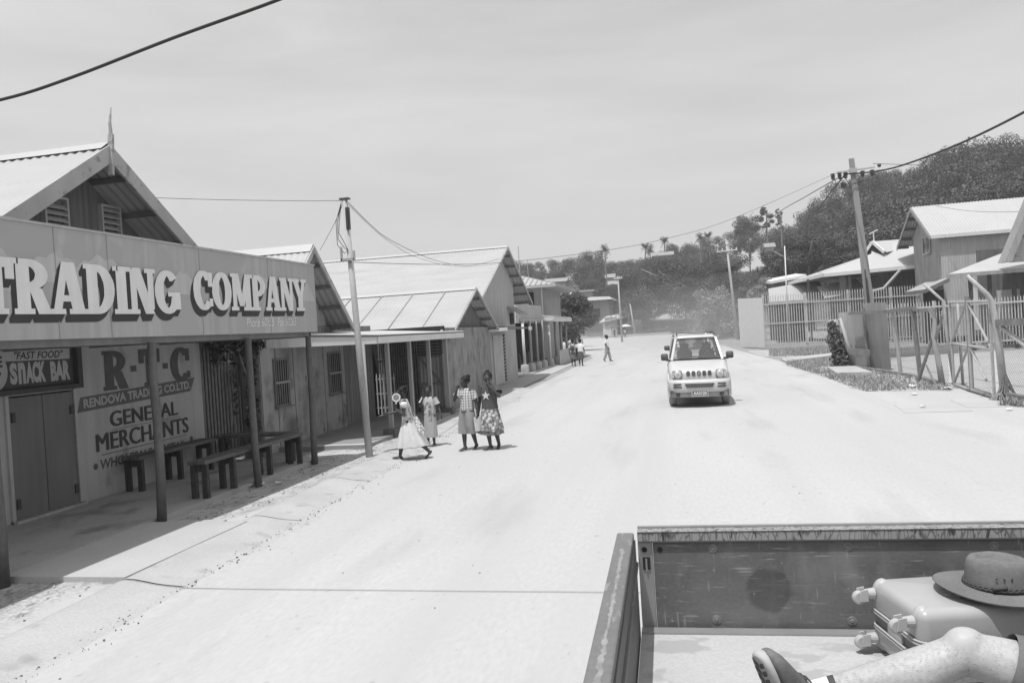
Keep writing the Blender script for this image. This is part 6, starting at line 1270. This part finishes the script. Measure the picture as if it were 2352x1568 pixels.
a = atz(1335, 840); walker('walker seen from behind in white tee and dark skirt', (a.x, a.y, 0), 176, 1.46, M['shirtw'], M['skdark'], 'skirt', dict(anl=(.06, .04, .09), anr=(-.06, -.05, .075), wrl=(.26, .02, .66)), 'couple walking away')
a = atz(1396, 830); walker('man in white shirt and grey trousers crossing the dusty road', (a.x, a.y, 0), 78, 1.55, M['shirtw'], M['trgrey'], 'trousers', STR)
a = atz(1334, 818); walker('person in bright white shirt beyond the walking couple', (a.x, a.y, 0), 10, 1.5, M['shirtw'], M['skdark'], 'trousers', STR)
a = atz(1313, 817); walker('person in white top partly hidden behind the backpack walker', (a.x, a.y, 0), -6, 1.42, M['shirtw'], M['trgrey'], 'skirt', STR)
a = atz(1325, 826); walker('child in dark top between the couple and white shirted people', (a.x, a.y, 0), 0, 1.15, M['teedark'], M['skdark'], 'trousers', STR)
a = atz(1515, 764); walker('white shirted figure standing left of two by the long shed', (a.x, a.y, 0), 20, 1.15, M['shirtw'], M['skdark'], 'trousers', None, None, .02)
a = atz(1533, 766); walker('white shirted figure standing right of two by the long shed', (a.x, a.y, 0), -20, 1.6, M['shirtw'], M['trgrey'], 'trousers', STR, None, .02)
for px, lab, ul, m, sh_ in ((1412, 'person in dark clothes under a dark umbrella at the kiosk', 'dark umbrella held by the left person at the kiosk', 'teedark', 'skdark'), (1436, 'person in pale top under a pale umbrella at the kiosk', 'pale umbrella held by the right person at the kiosk', 'fascia', 'shirtw')):
    a = atz(px, 775); walker(lab, (a.x, a.y, 0), 30, 1.5, M[sh_], M['skdark'], 'skirt', dict(wrl=(.15, -.15, 1.1), ell=(.2, -.05, .88)), None, .02)
    u_ = thing('umbrella', ul, 'umbrella', (a.x + .2, a.y, 1.2)); mb = MB(); n = 10; c = Vector((a.x + .2, a.y - .1, 2.15)); mb.rings([[c + Vector((r * math.cos(6.283 * k / n), r * math.sin(6.283 * k / n), z)) for k in range(n)] for r, z in ((.02, 0), (.5, -.12), (.95, -.4))], False, False); mb.build('canopy', M[m], u_); mb = MB(); mb.tube([c + Vector((0, 0, .08)), c - Vector((0, 0, 1.0))], .015, 6); mb.build('shaft', M['wire'], u_)
# driver in the car
dm = MB(); dh = Vector((.30, 1.78, 1.38)); dm.ell(dh, (.08, .09, .11), 12, 10); dm.tube([dh - Vector((0, 0, .1)), dh - Vector((0, -.03, .2))], .05, 8); dm.ell(dh + Vector((0, .03, -.42)), (.21, .12, .24), 14, 10); dm.tube([dh + Vector((-.2, 0, -.3)), dh + Vector((-.18, -.2, -.42)), dh + Vector((.0, -.42, -.3))], [.05, .045, .035], 8); dm.tube([dh + Vector((.2, 0, -.3)), dh + Vector((.22, -.2, -.42)), dh + Vector((.18, -.42, -.3))], [.05, .045, .035], 8)
dmx = Matrix.Translation(jeep.location) @ Matrix.Rotation(R_(.8), 4, 'Z'); dm.v = [tuple(dmx @ Vector(p)) for p in dm.v]
tag(dm.build('person', M['skin'], None, True, remesh=.02), 'driver behind the windscreen of the silver off road car', 'person')
# ================================================================== the truck tray in the foreground
M['trayrim'] = mat('tray_rim_paint', .27, .6, .1, 3., fine=.08, fscale=50, blotch=[(.075, 42, .60, .64, (1, 1, .3)), (.09, 5, .64, .67, (1, 1, .4))])
M['trayrim2'] = mat('tray_side_rim_paint', .145, .6, .1, 3., fine=.08, fscale=50, blotch=[(.24, 16, .60, .68, (2.2, .5, 1))])
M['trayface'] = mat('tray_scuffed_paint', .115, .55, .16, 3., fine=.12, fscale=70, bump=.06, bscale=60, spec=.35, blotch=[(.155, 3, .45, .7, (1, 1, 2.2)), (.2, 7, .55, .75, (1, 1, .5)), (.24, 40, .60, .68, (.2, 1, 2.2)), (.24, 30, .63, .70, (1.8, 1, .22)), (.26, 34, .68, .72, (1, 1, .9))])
M['trayfloor'] = mat('tray_floor_dusty', .42, .85, .07, 2., fine=.08, fscale=60, bump=.1, bscale=30, blotch=[(.33, 4, .56, .60, (1, 1.4, 1)), (.25, 9, .70, .735, (.5, 1.5, 1))])
M['traydark'] = mat('tray_side_paint', .12, .6, .15, 3., (1, .2, 1), fine=.1, fscale=40)
M['boltm'] = mat('painted_bolt', .16, .5, .2, 30., spec=.5)
M['steel'] = mat('bare_steel', .36, .4, .1, 6., metal=.5)
def crackle(m, sc, st, v, w0, w1):
    t = m.node_tree; b = t.nodes['Principled BSDF']; nn = t.nodes.new; ln = t.links.new; src = b.inputs['Base Color'].links[0].from_socket
    c = nn('ShaderNodeTexCoord'); p = nn('ShaderNodeMapping'); p.inputs['Scale'].default_value = st; ln(c.outputs['Object'], p.inputs[0])
    nz = nn('ShaderNodeTexNoise'); nz.inputs['Scale'].default_value = 9; ln(p.outputs[0], nz.inputs[0]); ad = nn('ShaderNodeVectorMath'); ad.operation = 'MULTIPLY_ADD'; ad.inputs[1].default_value = (.12, .12, .12); ln(nz.outputs[1], ad.inputs[0]); ln(p.outputs[0], ad.inputs[2])
    vo = nn('ShaderNodeTexVoronoi'); vo.feature = 'DISTANCE_TO_EDGE'; vo.inputs['Scale'].default_value = sc; ln(ad.outputs[0], vo.inputs['Vector'])
    rm = nn('ShaderNodeMapRange'); rm.inputs['From Min'].default_value = w0; rm.inputs['From Max'].default_value = w1; rm.inputs['To Min'].default_value = v; rm.inputs['To Max'].default_value = 1; ln(vo.outputs[0], rm.inputs['Value'])
    mu = nn('ShaderNodeMix'); mu.data_type = 'RGBA'; mu.blend_type = 'MULTIPLY'; mu.inputs[0].default_value = 1; ln(src, mu.inputs[6]); ln(rm.outputs[0], mu.inputs[7]); ln(mu.outputs[2], b.inputs['Base Color'])
TX, TY = -.24, 3.25
crackle(M['trayrim'], 34, (1.3, 1, .3), .42, .01, .09)
tk = thing('truck', 'flat tray truck bed with scuffed drop tailgate in the foreground', 'truck', (TX, TY, 0))
mb = MB(); mb.box(TX + .008, 1.62, .0, TY - .02, .76, .80); mb.build('floor', M['trayfloor'], tk)
mb = MB(); mb.box(TX + .008, 1.62, TY - .075, TY - .021, .801, .808); mb.build('floor_edge_strip', M['steel'], tk)
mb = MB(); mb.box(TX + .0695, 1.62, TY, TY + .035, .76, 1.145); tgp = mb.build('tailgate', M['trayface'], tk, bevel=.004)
mb = MB(); mb.box(TX + .01, 1.62, TY - .012, TY + .045, 1.148, 1.192); mb.build('top_rim', M['trayrim'], tgp, bevel=.005)
mb = MB(); mb.box(TX + .012, 1.62, TY - .0135, TY - .0122, 1.148, 1.1535); mb.box(TX + .012, 1.62, TY - .0135, TY - .0122, 1.1865, 1.191); mb.build('rim_border', M['carblack'], tgp)
mb = MB(); mb.box(TX + .01, 1.62, TY + .046, TY + .06, 1.15, 1.20); mb.build('rim_edge', M['steel'], tgp, bevel=.002)
mb = MB(); mb.box(TX + .009, TX + .068, TY + .004, TY + .03, .77, 1.145); cp = mb.build('corner_post', M['steel'], tk, bevel=.003)
mb = MB(); mb.box(TX + .026, TX + .056, TY - .001, TY + .0035, 1.035, 1.085); mb.build('latch_slot', M['void'], cp)
mb = MB(); mb.box(TX + .037, TX + .044, TY - .006, TY - .0015, 1.03, 1.08); mb.build('latch_pin', M['steel'], cp)
for x, z, p in ((.035, 1.115, cp), (.098, 1.115, tgp)):
    mb = MB(); mb.lathe([(.0, .002), (.011, .002), (.011, 0)], (TX + x, TY - (.0 if p is tgp else -.003), z), (0, -1, 0), 14); mb.build('hole', M['void'], p)
for x, z in ((.065, 1.12), (.575, 1.122), (1.09, 1.122), (.065, .832), (.575, .832), (1.09, .832)):
    mb = MB(); mb.lathe([(.0, .005), (.006, .005), (.008, .0022), (.017, .0018), (.0185, .0)], (x, TY - .0005, z), (0, -1, 0), 20); mb.build('bolt', M['boltm'], tgp)
# a rubbed round stain belongs to the tailgate's paint, as does the wear on the side rim
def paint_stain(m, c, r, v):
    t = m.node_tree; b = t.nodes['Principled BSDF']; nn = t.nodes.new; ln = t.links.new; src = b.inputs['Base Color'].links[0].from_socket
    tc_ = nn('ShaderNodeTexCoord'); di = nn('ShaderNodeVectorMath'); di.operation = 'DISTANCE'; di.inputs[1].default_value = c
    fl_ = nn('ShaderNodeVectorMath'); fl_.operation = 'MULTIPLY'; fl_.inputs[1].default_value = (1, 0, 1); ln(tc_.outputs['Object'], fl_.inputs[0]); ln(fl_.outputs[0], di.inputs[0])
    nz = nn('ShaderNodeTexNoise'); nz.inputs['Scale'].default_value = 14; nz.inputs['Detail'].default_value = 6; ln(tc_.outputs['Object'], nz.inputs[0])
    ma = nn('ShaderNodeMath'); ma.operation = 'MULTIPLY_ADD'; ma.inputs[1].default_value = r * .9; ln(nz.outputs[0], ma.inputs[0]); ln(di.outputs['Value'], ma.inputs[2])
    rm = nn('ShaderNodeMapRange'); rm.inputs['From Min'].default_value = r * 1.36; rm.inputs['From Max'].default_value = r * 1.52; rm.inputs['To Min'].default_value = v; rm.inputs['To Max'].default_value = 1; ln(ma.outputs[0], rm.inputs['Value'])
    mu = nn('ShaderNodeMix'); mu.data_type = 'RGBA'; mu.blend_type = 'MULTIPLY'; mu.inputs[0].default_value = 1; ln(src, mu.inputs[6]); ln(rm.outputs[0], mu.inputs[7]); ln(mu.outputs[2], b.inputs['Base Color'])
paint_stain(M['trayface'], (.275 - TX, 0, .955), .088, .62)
mb = MB(); mb.box(TX - .012, TX + .002, .0, TY - .012, .76, 1.16); sdp = mb.build('side_panel', M['traydark'], tk)
mb = MB(); mb.box(TX - .07, TX - .002, .0, TY - .02, 1.161, 1.192); mb.build('side_rim', M['trayrim2'], sdp, bevel=.007)
mb = MB(); r2 = random.Random(6); n = 150; Lp = []; Rp = []
for k in range(n + 1):
    y = .4 + (TY - .65) * k / n; wv_ = .016 * (.35 + .65 * abs(mnoise.noise((y * 2.2, 1, 0))) ** .5); c_ = TX - .034 + .006 * mnoise.noise((y * 3, 5, 0)); Lp.append((c_ - wv_ * r2.uniform(.2, 1.2), y, 1.1926)); Rp.append((c_ + wv_ * r2.uniform(.2, 1.2), y, 1.1926))
mb.rings([Lp, Rp], False, False, closed=False); mb.build('worn_paint', mat('worn_rim_paint', .25, .7, .12, 6., fine=.12, fscale=60, blotch=(.2, 30, .5, .6, (1, .5, 1))), sdp)
mb = MB(); mb.box(TX - .068, TX - .055, .0, TY - .02, .8, 1.16); mb.build('side_skin', M['traydark'], sdp)
mb = MB(); mb.box(TX + .0022, TX + .01, .0, TY - .03, 1.06, 1.075); mb.build('side_rib', M['trayrim2'], sdp)
mb = MB(); mb.box(1.62, 1.64, .0, TY - .012, .76, 1.16); mb.box(1.62, 1.7, 0, TY - .02, 1.161, 1.192); mb.build('side_panel', M['traydark'], tk)
mb = MB(); mb.box(.25, .37, .0, 2.9, .55, .755); mb.box(1.0, 1.12, .0, 2.9, .55, .755); mb.build('chassis_rail', M['carblack'], tk)
for x in (.0, 1.38):
    mb = MB(); mb.lathe([(.2, -.11), (.33, -.1), (.37, -.06), (.37, .06), (.33, .1), (.2, .11)], (x, 1.5, .37), (1, 0, 0), 26); wh = mb.build('tyre', M['tyre'], tk, True); mb = MB(); mb.lathe([(.2, .02), (.0, .02)], (x, 1.5, .37), (1, 0, 0), 20); mb.build('rim', M['rim'], wh)
tk.rotation_euler.z = R_(1.2)
# ------------------------------------------------------------------ suitcase
M['case'] = mat('suitcase_shell', .37, .3, .03, 3., spec=.5, fine=.02, fscale=20)
M['case2'] = mat('suitcase_trim', .40, .35, .03, 4., spec=.5)
sc_ = thing('suitcase', 'silver hard shell suitcase lying flat with wheels toward the left', 'suitcase', (.66, 2.96, .80))
def rbox(mb, x0, x1, y0, y1, z0, z1, r, n=6):
    """box with well rounded edges"""
    c = Vector(((x0 + x1) / 2, (y0 + y1) / 2, (z0 + z1) / 2)); hx, hy, hz = (x1 - x0) / 2, (y1 - y0) / 2, (z1 - z0) / 2; rg = []
    for j in range(2 * n):
        t = (j % n) / (n - 1) * math.pi / 2; t = -math.pi / 2 + t if j < n else t; zo = (-hz + r) if j < n else (hz - r); q = []; rr = r * math.cos(t)
        for qx, qy, a0 in ((1, 1, 0), (-1, 1, 90), (-1, -1, 180), (1, -1, 270)):
            for k in range(n): a = R_(a0 + 90 * k / (n - 1)); q.append(c + Vector((qx * (hx - r) + rr * math.cos(a), qy * (hy - r) + rr * math.sin(a), zo + r * math.sin(t))))
        rg.append(q)
    mb.rings(rg)
X0, X1, Y0, Y1 = .66, 1.24, 2.75, 3.11
mb = MB(); rbox(mb, X0, X1, Y0, Y1, .935, 1.06, .034); mb.build('upper_shell', M['case'], sc_, True)
mb = MB(); rbox(mb, X0, X1, Y0, Y1, .812, .915, .034); mb.build('lower_shell', M['case'], sc_, True)
mb = MB(); rbox(mb, X0 + .006, X1 - .006, Y0 + .006, Y1 - .006, .87, .98, .02); mb.build('zip_band', mat('suitcase_zip', .17, .6, .1, 6.), sc_, True)
for z in (.948, .958, .903, .893):
    mb = MB(); pts = []
    for qx, qy, a0 in ((1, 1, 0), (-1, 1, 90), (-1, -1, 180), (1, -1, 270)):
        for k in range(6): a = R_(a0 + 18 * k); pts.append(((X0 + X1) / 2 + qx * ((X1 - X0) / 2 - .045) + .049 * math.cos(a), (Y0 + Y1) / 2 + qy * ((Y1 - Y0) / 2 - .045) + .049 * math.sin(a), z))
    pts.append(pts[0]); mb.tube(pts, .0042, 6, False); mb.build('piping', M['case2'], sc_, True)
mb = MB(); rbox(mb, X0 - .004, X0 + .01, 2.88, 2.98, .905, .945, .004, 3); mb.build('side_clip', M['case2'], sc_, True)
for y, z, up in ((Y1 - .035, 1.015, 1), (Y0 + .045, 1.015, 1), (Y1 - .035, .855, -1), (Y0 + .045, .855, -1)):
    mb = MB(); mb.ell((X0 + .03, y, z - up * .002), (.034, .037, .053), 20, 14); cw = mb.build('wheel_housing', M['case2'], sc_, True)
    mb = MB(); mb.tube([(X0 - .002, y, z), (X0 - .036, y, z)], [.02, .016], 14); mb.hexa([(X0 - .062, y - .02, z - .022), (X0 - .03, y - .02, z - .022), (X0 - .03, y - .014, z - .022), (X0 - .062, y - .014, z - .022), (X0 - .055, y - .02, z + .016), (X0 - .03, y - .02, z + .02), (X0 - .03, y - .014, z + .02), (X0 - .055, y - .014, z + .016)])
    mb.hexa([(X0 - .062, y + .014, z - .022), (X0 - .03, y + .014, z - .022), (X0 - .03, y + .02, z - .022), (X0 - .062, y + .02, z - .022), (X0 - .055, y + .014, z + .016), (X0 - .03, y + .014, z + .02), (X0 - .03, y + .02, z + .02), (X0 - .055, y + .02, z + .016)]); mb.build('caster_fork', M['case2'], cw)
    mb = MB(); mb.lathe([(.004, -.011), (.019, -.011), (.0235, -.007), (.0235, .007), (.019, .011), (.004, .011)], (X0 - .056, y, z - .012), (0, 1, 0), 20); mb.build('wheel', mat('caster_wheel', .40, .5, .08, 9.), cw)
mb = MB(); mb.box(1.06, 1.075, Y0 - .003, Y0 + .02, .82, 1.05); mb.box(1.06, 1.075, Y0, Y1, 1.058, 1.063); mb.build('strap', M['carblack'], sc_)
mb = MB(); mb.poly([(.80, 2.885, 1.0615), (.93, 2.79, 1.0615), (1.0, 2.84, 1.0615), (.85, 2.93, 1.0615)]); mb.build('torn_sticker', mat('sticker_film', .50, .25, .15, 18., spec=.6, bump=.6, bscale=60), sc_)
sc_.rotation_euler.z = R_(12); sc_.location = (.64, 2.935, .80)
# ------------------------------------------------------------------ hat
M['felt'] = mat('hat_felt', .155, .9, .12, 5., fine=.1, fscale=90, bump=.05, bscale=90, spec=.12)
hc = atz(2298, 1350, 1.075)
ht = thing('hat', 'wide brimmed felt hat with braided band lying on the suitcase', 'hat', (hc.x, hc.y, 1.07))
n = 48; rg = []
def hat_ring(r, z, dent=0., el=1.12, sag=0.): return [Vector((hc.x + r * el * math.cos(a), hc.y + r * math.sin(a), 1.07 + z + sag * (math.sin(a) ** 2) * -1 + .004 * math.cos(2 * a))) for a in [6.283 * k / n for k in range(n)]]
def crown_ring(r, z, dent):
    out = []
    for k in range(n):
        a = 6.283 * k / n; x = r * 1.14 * math.cos(a); y = r * math.sin(a); zz = z
        zz -= dent * math.exp(-(y / .022) ** 2) * (1 if x < .05 else .7) ; zz += .02 * (x / .1) * (z / .11) * -.4
        pin = .012 * math.exp(-((x + .045) / .03) ** 2) * (z / .11) * (1 if abs(y) > .03 else 0); y -= math.copysign(pin, y)
        out.append(Vector((hc.x + x, hc.y + y, 1.07 + zz)))
    return out
mb = MB(); mb.rings([hat_ring(.186, .022, el=1.08, sag=.012), hat_ring(.182, .017, el=1.08, sag=.012), hat_ring(.14, .012, sag=.006), hat_ring(.098, .013), hat_ring(.094, .014)], False, False); mb.rings([hat_ring(.186, .025, el=1.08, sag=.012), hat_ring(.14, .016, sag=.006), hat_ring(.094, .018)], False, False)
mb.rings([hat_ring(.186, .022, el=1.08, sag=.012), hat_ring(.188, .0235, el=1.085, sag=.012), hat_ring(.186, .025, el=1.08, sag=.012)], False, False); mb.build('brim', M['felt'], ht, True)
mb = MB(); mb.rings([crown_ring(.094, .016, 0), crown_ring(.093, .04, 0), crown_ring(.09, .075, 0), crown_ring(.085, .095, 0), crown_ring(.076, .108, .006), crown_ring(.06, .113, .02), crown_ring(.036, .112, .042), crown_ring(.012, .11, .05)], False, True); mb.build('crown', M['felt'], ht, True)
mb = MB(); pts = [Vector((hc.x + .0965 * 1.13 * math.cos(a), hc.y + .0965 * math.sin(a), 1.07 + .024 + .0025 * math.sin(40 * a))) for a in [6.283 * k / 160 for k in range(161)]]; mb.tube(pts, .006, 6, False); pts = [p + Vector((0, 0, .006 - .005 * math.sin(40 * 6.283 * k / 160))) for k, p in enumerate(pts)]; mb.tube(pts, .0045, 6, False); mb.build('braided_band', M['darktrim'], ht, True)
for k in range(3): a = R_(-112 + 12 * k); mb = MB(); mb.ell((hc.x + .0925 * 1.13 * math.cos(a), hc.y + .0925 * math.sin(a), 1.07 + .062), .003, 8, 6); mb.build('eyelet', M['void'], ht)
mb = MB(); a = R_(-108); c = Vector((hc.x + .1 * 1.13 * math.cos(a), hc.y + .1 * math.sin(a), 1.104)); mb.tube([c + Vector((-.02, 0, -.002)), c, c + Vector((.022, -.002, .003))], [.006, .005, .007], 8); mb.build('buckle', M['darktrim'], ht, True)
# ------------------------------------------------------------------ passenger: only a leg reaches into the picture
M['skinpale'] = mat('pale_skin', .40, .5, .05, 9., fine=.05, fscale=60, bump=.05, bscale=70, spec=.35, blotch=(.375, 7, .55, .75, (1, 1, 1)))
M['khaki'] = mat('shorts_cloth', .15, .9, .1, 4., fine=.08, fscale=120, bump=.1, bscale=60, spec=.1)
M['shoe'] = mat('shoe_leather', .14, .65, .15, 6., fine=.1, fscale=70, bump=.12, bscale=50)
M['sole'] = mat('shoe_sole', .36, .8, .1, 8., bump=.15, bscale=40)
ps = thing('person', 'seated passenger in shorts, one bare hairy leg stretched across the tray', 'person', (1.25, 2.42, .80))
KN = Vector((.745, 2.49, 1.028)); AN = Vector((.345, 2.50, .893)); HP = Vector((1.2, 2.42, .86))
mb = MB(); ax = (KN - AN)
mb.tube([AN + Vector((-.03, 0, -.02)), AN, AN.lerp(KN, .15), AN.lerp(KN, .4) + Vector((0, 0, -.012)), AN.lerp(KN, .65) + Vector((0, 0, -.016)), AN.lerp(KN, .88), KN + Vector((.0, 0, .004))], [.038, .039, .043, .060, .068, .058, .060], 20)
mb.ell(KN + Vector((-.005, 0, .018)), (.062, .056, .058), 16, 12); mb.tube([KN, KN.lerp(HP, .12) + Vector((0, 0, .008)), KN.lerp(HP, .28) + Vector((0, 0, .008)), KN.lerp(HP, .6), HP], [.060, .068, .084, .10, .11], 20)
mb.tube([Vector((.66, 2.15, .89)), Vector((.9, 2.18, .91)), Vector((1.2, 2.26, .92))], [.058, .08, .1], 16); mb.tube([Vector((.27, 2.12, .86)), Vector((.45, 2.13, .87)), Vector((.66, 2.15, .89))], [.036, .055, .058], 16); mb.ell((.22, 2.12, .88), (.05, .045, .1), 12, 10)
mb.ell((1.27, 2.34, .94), (.14, .19, .13)); mb.tube([(1.28, 2.34, .95), (1.36, 2.34, 1.15), (1.38, 2.34, 1.36), (1.38, 2.34, 1.46)], [.15, .155, .165, .08], 18); mb.tube([(1.38, 2.34, 1.42), (1.36, 2.34, 1.55)], [.06, .055], 12)
hr_ = Matrix.Rotation(R_(-90), 3, 'Z'); head(mb, (1.36, 2.34, 1.63), 1.12, hr_)
for sgn in (-1, 1): sh_ = Vector((1.38, 2.34 + sgn * .19, 1.38)); el = Vector((1.42, 2.34 + sgn * .25, 1.1)); wr = Vector((1.25, 2.34 + sgn * .22, .98)); limb(mb, [sh_, sh_.lerp(el, .5), el], [.055, .05, .042]); limb(mb, [el, el.lerp(wr, .4), wr], [.042, .04, .028]); hand(mb, wr, (-.8, -.1 * sgn, -.2), (0, -sgn, .2), 1.1, .5)
mb.build('body', M['skinpale'], ps, True, remesh=.008, sm=6)
mb = MB(); hem = KN.lerp(HP, .20) + Vector((0, 0, .008)); d = (HP - KN).normalized(); tl = Matrix.Rotation(R_(8), 3, 'Y')
mb.tube([hem, hem + d * .03, hem + d * .14, HP + d * .02], [.092, .099, .12, .14], 28, cap=False); mb.tube([Vector((.78, 2.165, .90)), Vector((1.0, 2.2, .915)), Vector((1.26, 2.28, .93))], [.09, .105, .13], 22, cap=False); mb.ell((1.28, 2.34, .95), (.16, .21, .15), 18, 12); mb.build('shorts', M['khaki'], ps, True)
mb = MB(); mb.tube([(1.3, 2.34, 1.0), (1.37, 2.34, 1.18), (1.385, 2.34, 1.36), (1.385, 2.34, 1.45)], [.175, .175, .19, .1], 20); sleeve(mb, (1.38, 2.15, 1.38), (1.42, 2.09, 1.1), .6, .08, .085); sleeve(mb, (1.38, 2.53, 1.38), (1.42, 2.59, 1.1), .6, .08, .085); mb.build('shirt', M['teedark'], ps, True)
mb = MB(); mb.ell((1.385, 2.34, 1.655), (.1, .09, .10), 16, 12); [mb.ell((1.39 + .07 * math.cos(k), 2.34 + .08 * math.sin(k), 1.66 + .05 * math.sin(k * 2.3)), .028, 8, 6) for k in range(-2, 3)]; mb.build('hair', M['hairdark'], ps, True)
# sock
mb = MB(); mb.tube([AN + Vector((-.045, 0, -.03)), AN + Vector((-.01, 0, -.003)), AN + Vector((.035, .0, .012))], [.045, .0435, .042], 24, cap=False); so = mb.build('sock', M['shirtw'], ps, True)
mb = MB(); mb.tube([AN + Vector((.028, 0, .009)), AN + Vector((.046, 0, .015))], [.0432, .0428], 24, cap=False); mb.build('sock_band', M['darktrim'], so, True)
# shoe: heel on the tray floor, sole to the left, toe up
sh0 = thing('shoe_axis', None, None); bpy.data.objects.remove(sh0)
tl = Matrix.Rotation(R_(30), 3, 'Z') @ Matrix.Rotation(R_(-20), 3, 'Y'); HE = Vector((.262, 2.48, .79))
def SHP(u, v, w_): return HE + tl @ Vector((-.012 + u, v, w_))      # u away from the sole, v across, w up along the sole
def shoe_ring(w_, u0, u1, hw, n=20): return [SHP(u0 + (u1 - u0) * (.5 + .5 * math.cos(a)) if False else (u0 + u1) / 2 + (u1 - u0) / 2 * math.copysign(abs(math.cos(a)) ** .75, math.cos(a)), hw * math.copysign(abs(math.sin(a)) ** .8, math.sin(a)), w_) for a in [6.283 * k / n for k in range(n)]]
mb = MB(); mb.rings([shoe_ring(.004, .02, .07, .028), shoe_ring(.02, .0, .105, .036), shoe_ring(.06, .0, .118, .038), shoe_ring(.1, .0, .112, .038), shoe_ring(.135, .0, .095, .041), shoe_ring(.17, .0, .078, .046), shoe_ring(.21, .0, .062, .048), shoe_ring(.24, .0, .05, .043), shoe_ring(.262, .004, .036, .03), shoe_ring(.27, .01, .026, .014)]); sho = mb.build('shoe', M['shoe'], ps, True)
mb = MB(); mb.rings([shoe_ring(w_, -.022, .006 if w_ < .25 else .008, hw) for w_, hw in ((-.002, .026), (.015, .036), (.06, .040), (.1, .039), (.14, .044), (.18, .050), (.215, .051), (.245, .046), (.266, .033), (.276, .015))]); sol = mb.build('sole', M['sole'], sho, True)
mb = MB()
for k, w_ in enumerate((.03, .055, .12, .15, .178, .205, .232)):
    for s_ in (-1, 1): hw = .025; mb.hexa([SHP(-.0242, s_ * .004, w_), SHP(-.0215, s_ * .004, w_), SHP(-.0215, s_ * hw, w_ + .012), SHP(-.0242, s_ * hw, w_ + .012), SHP(-.0242, s_ * .004, w_ + .016), SHP(-.0215, s_ * .004, w_ + .016), SHP(-.0215, s_ * hw, w_ + .027), SHP(-.0242, s_ * hw, w_ + .027)])
mb.build('tread', M['darktrim'], sol)
mb = MB(); mb.ell(SHP(.085, -.036, .105), (.018, .006, .012), 12, 8, tl); mb.build('strap_tab', M['darktrim'], sho, True); mb = MB()
for k in range(4): mb.tube([SHP(.1 - .012 * k, -.03, .125 + .016 * k), SHP(.106 - .012 * k, 0, .128 + .016 * k), SHP(.1 - .012 * k, .03, .125 + .016 * k)], .003, 5)
mb.build('lace', M['darktrim'], sho)
# leg hair: fine dark strands
mb = MB(); r2 = random.Random(12)
def strand(p, nrm, d, L, w_=.0003):
    nrm = nrm.normalized(); s_ = nrm.cross(d).normalized() * w_; e = p + (nrm * .55 + d * .8 + Vector((r2.uniform(-.3, .3), r2.uniform(-.3, .3), r2.uniform(-.3, .3)))).normalized() * L; m_ = p.lerp(e, .5) + nrm * L * .12; mb.add([p - s_, p + s_, m_ + s_ * .7, m_ - s_ * .7, e], [(0, 1, 2, 3), (3, 2, 4)])
for k in range(3800):
    f = r2.random(); a = r2.uniform(0, 6.283); onthigh = r2.random() < .25
    if onthigh: c = KN.lerp(HP, f * .24); rad = .07 + .018 * f; d = (KN - HP).normalized()
    else: f = .12 + .88 * f; c = AN.lerp(KN, f) + Vector((0, 0, -.015 * math.sin(math.pi * f))); rad = .04 + .03 * math.sin(math.pi * min(1, f * .8)); d = (AN - KN).normalized()
    nr_ = Vector((0, math.cos(a), math.sin(a))); nr_ = (nr_ - d * nr_.dot(d)).normalized(); strand(c + nr_ * rad * .98, nr_, d, r2.uniform(.006, .015))
tag(mb.build('leg_hair', mat('leg_hair', .2, .7), ps), kind='stuff')
# ================================================================== dusty air
hz = MB(); hz.box(-300, 300, -60, 460, -1.2, 70); ho = hz.build('haze', bpy.data.materials.new('haze'))
hm = ho.data.materials[0]; hm.use_nodes = True; t_ = hm.node_tree; t_.nodes.clear(); pv = t_.nodes.new('ShaderNodeVolumePrincipled'); om = t_.nodes.new('ShaderNodeOutputMaterial')
pv.inputs['Color'].default_value = (.95, .95, .95, 1); pv.inputs['Density'].default_value = .0009; pv.inputs['Anisotropy'].default_value = .2
t_.links.new(pv.outputs[0], om.inputs['Volume']); tag(ho, kind='stuff')
# dust still hanging where the cars came from: soft edged, thickest near the ground
dm_ = MB(); dm_.ell((1.5, 66, 1.2), (11, 30, 4.6), 24, 12); do_ = dm_.build('dust', bpy.data.materials.new('dust'))
hm = do_.data.materials[0]; hm.use_nodes = True; t_ = hm.node_tree; t_.nodes.clear(); pv = t_.nodes.new('ShaderNodeVolumePrincipled'); om = t_.nodes.new('ShaderNodeOutputMaterial')
pv.inputs['Color'].default_value = (.95, .95, .95, 1); pv.inputs['Anisotropy'].default_value = .1
tc_ = t_.nodes.new('ShaderNodeTexCoord'); mp_ = t_.nodes.new('ShaderNodeMapping'); mp_.inputs['Location'].default_value = (-1.5 / 11, -66 / 30, -1.2 / 4.6); mp_.inputs['Scale'].default_value = (1 / 11, 1 / 30, 1 / 4.6)
gr = t_.nodes.new('ShaderNodeTexGradient'); gr.gradient_type = 'SPHERICAL'; ml = t_.nodes.new('ShaderNodeMath'); ml.operation = 'MULTIPLY'; ml.inputs[1].default_value = .022
t_.links.new(tc_.outputs['Object'], mp_.inputs[0]); t_.links.new(mp_.outputs[0], gr.inputs[0]); t_.links.new(gr.outputs[1], ml.inputs[0]); t_.links.new(ml.outputs[0], pv.inputs['Density']); t_.links.new(pv.outputs[0], om.inputs['Volume'])
tag(do_, 'pale dust hanging over the road behind the car', 'dust', kind='stuff')
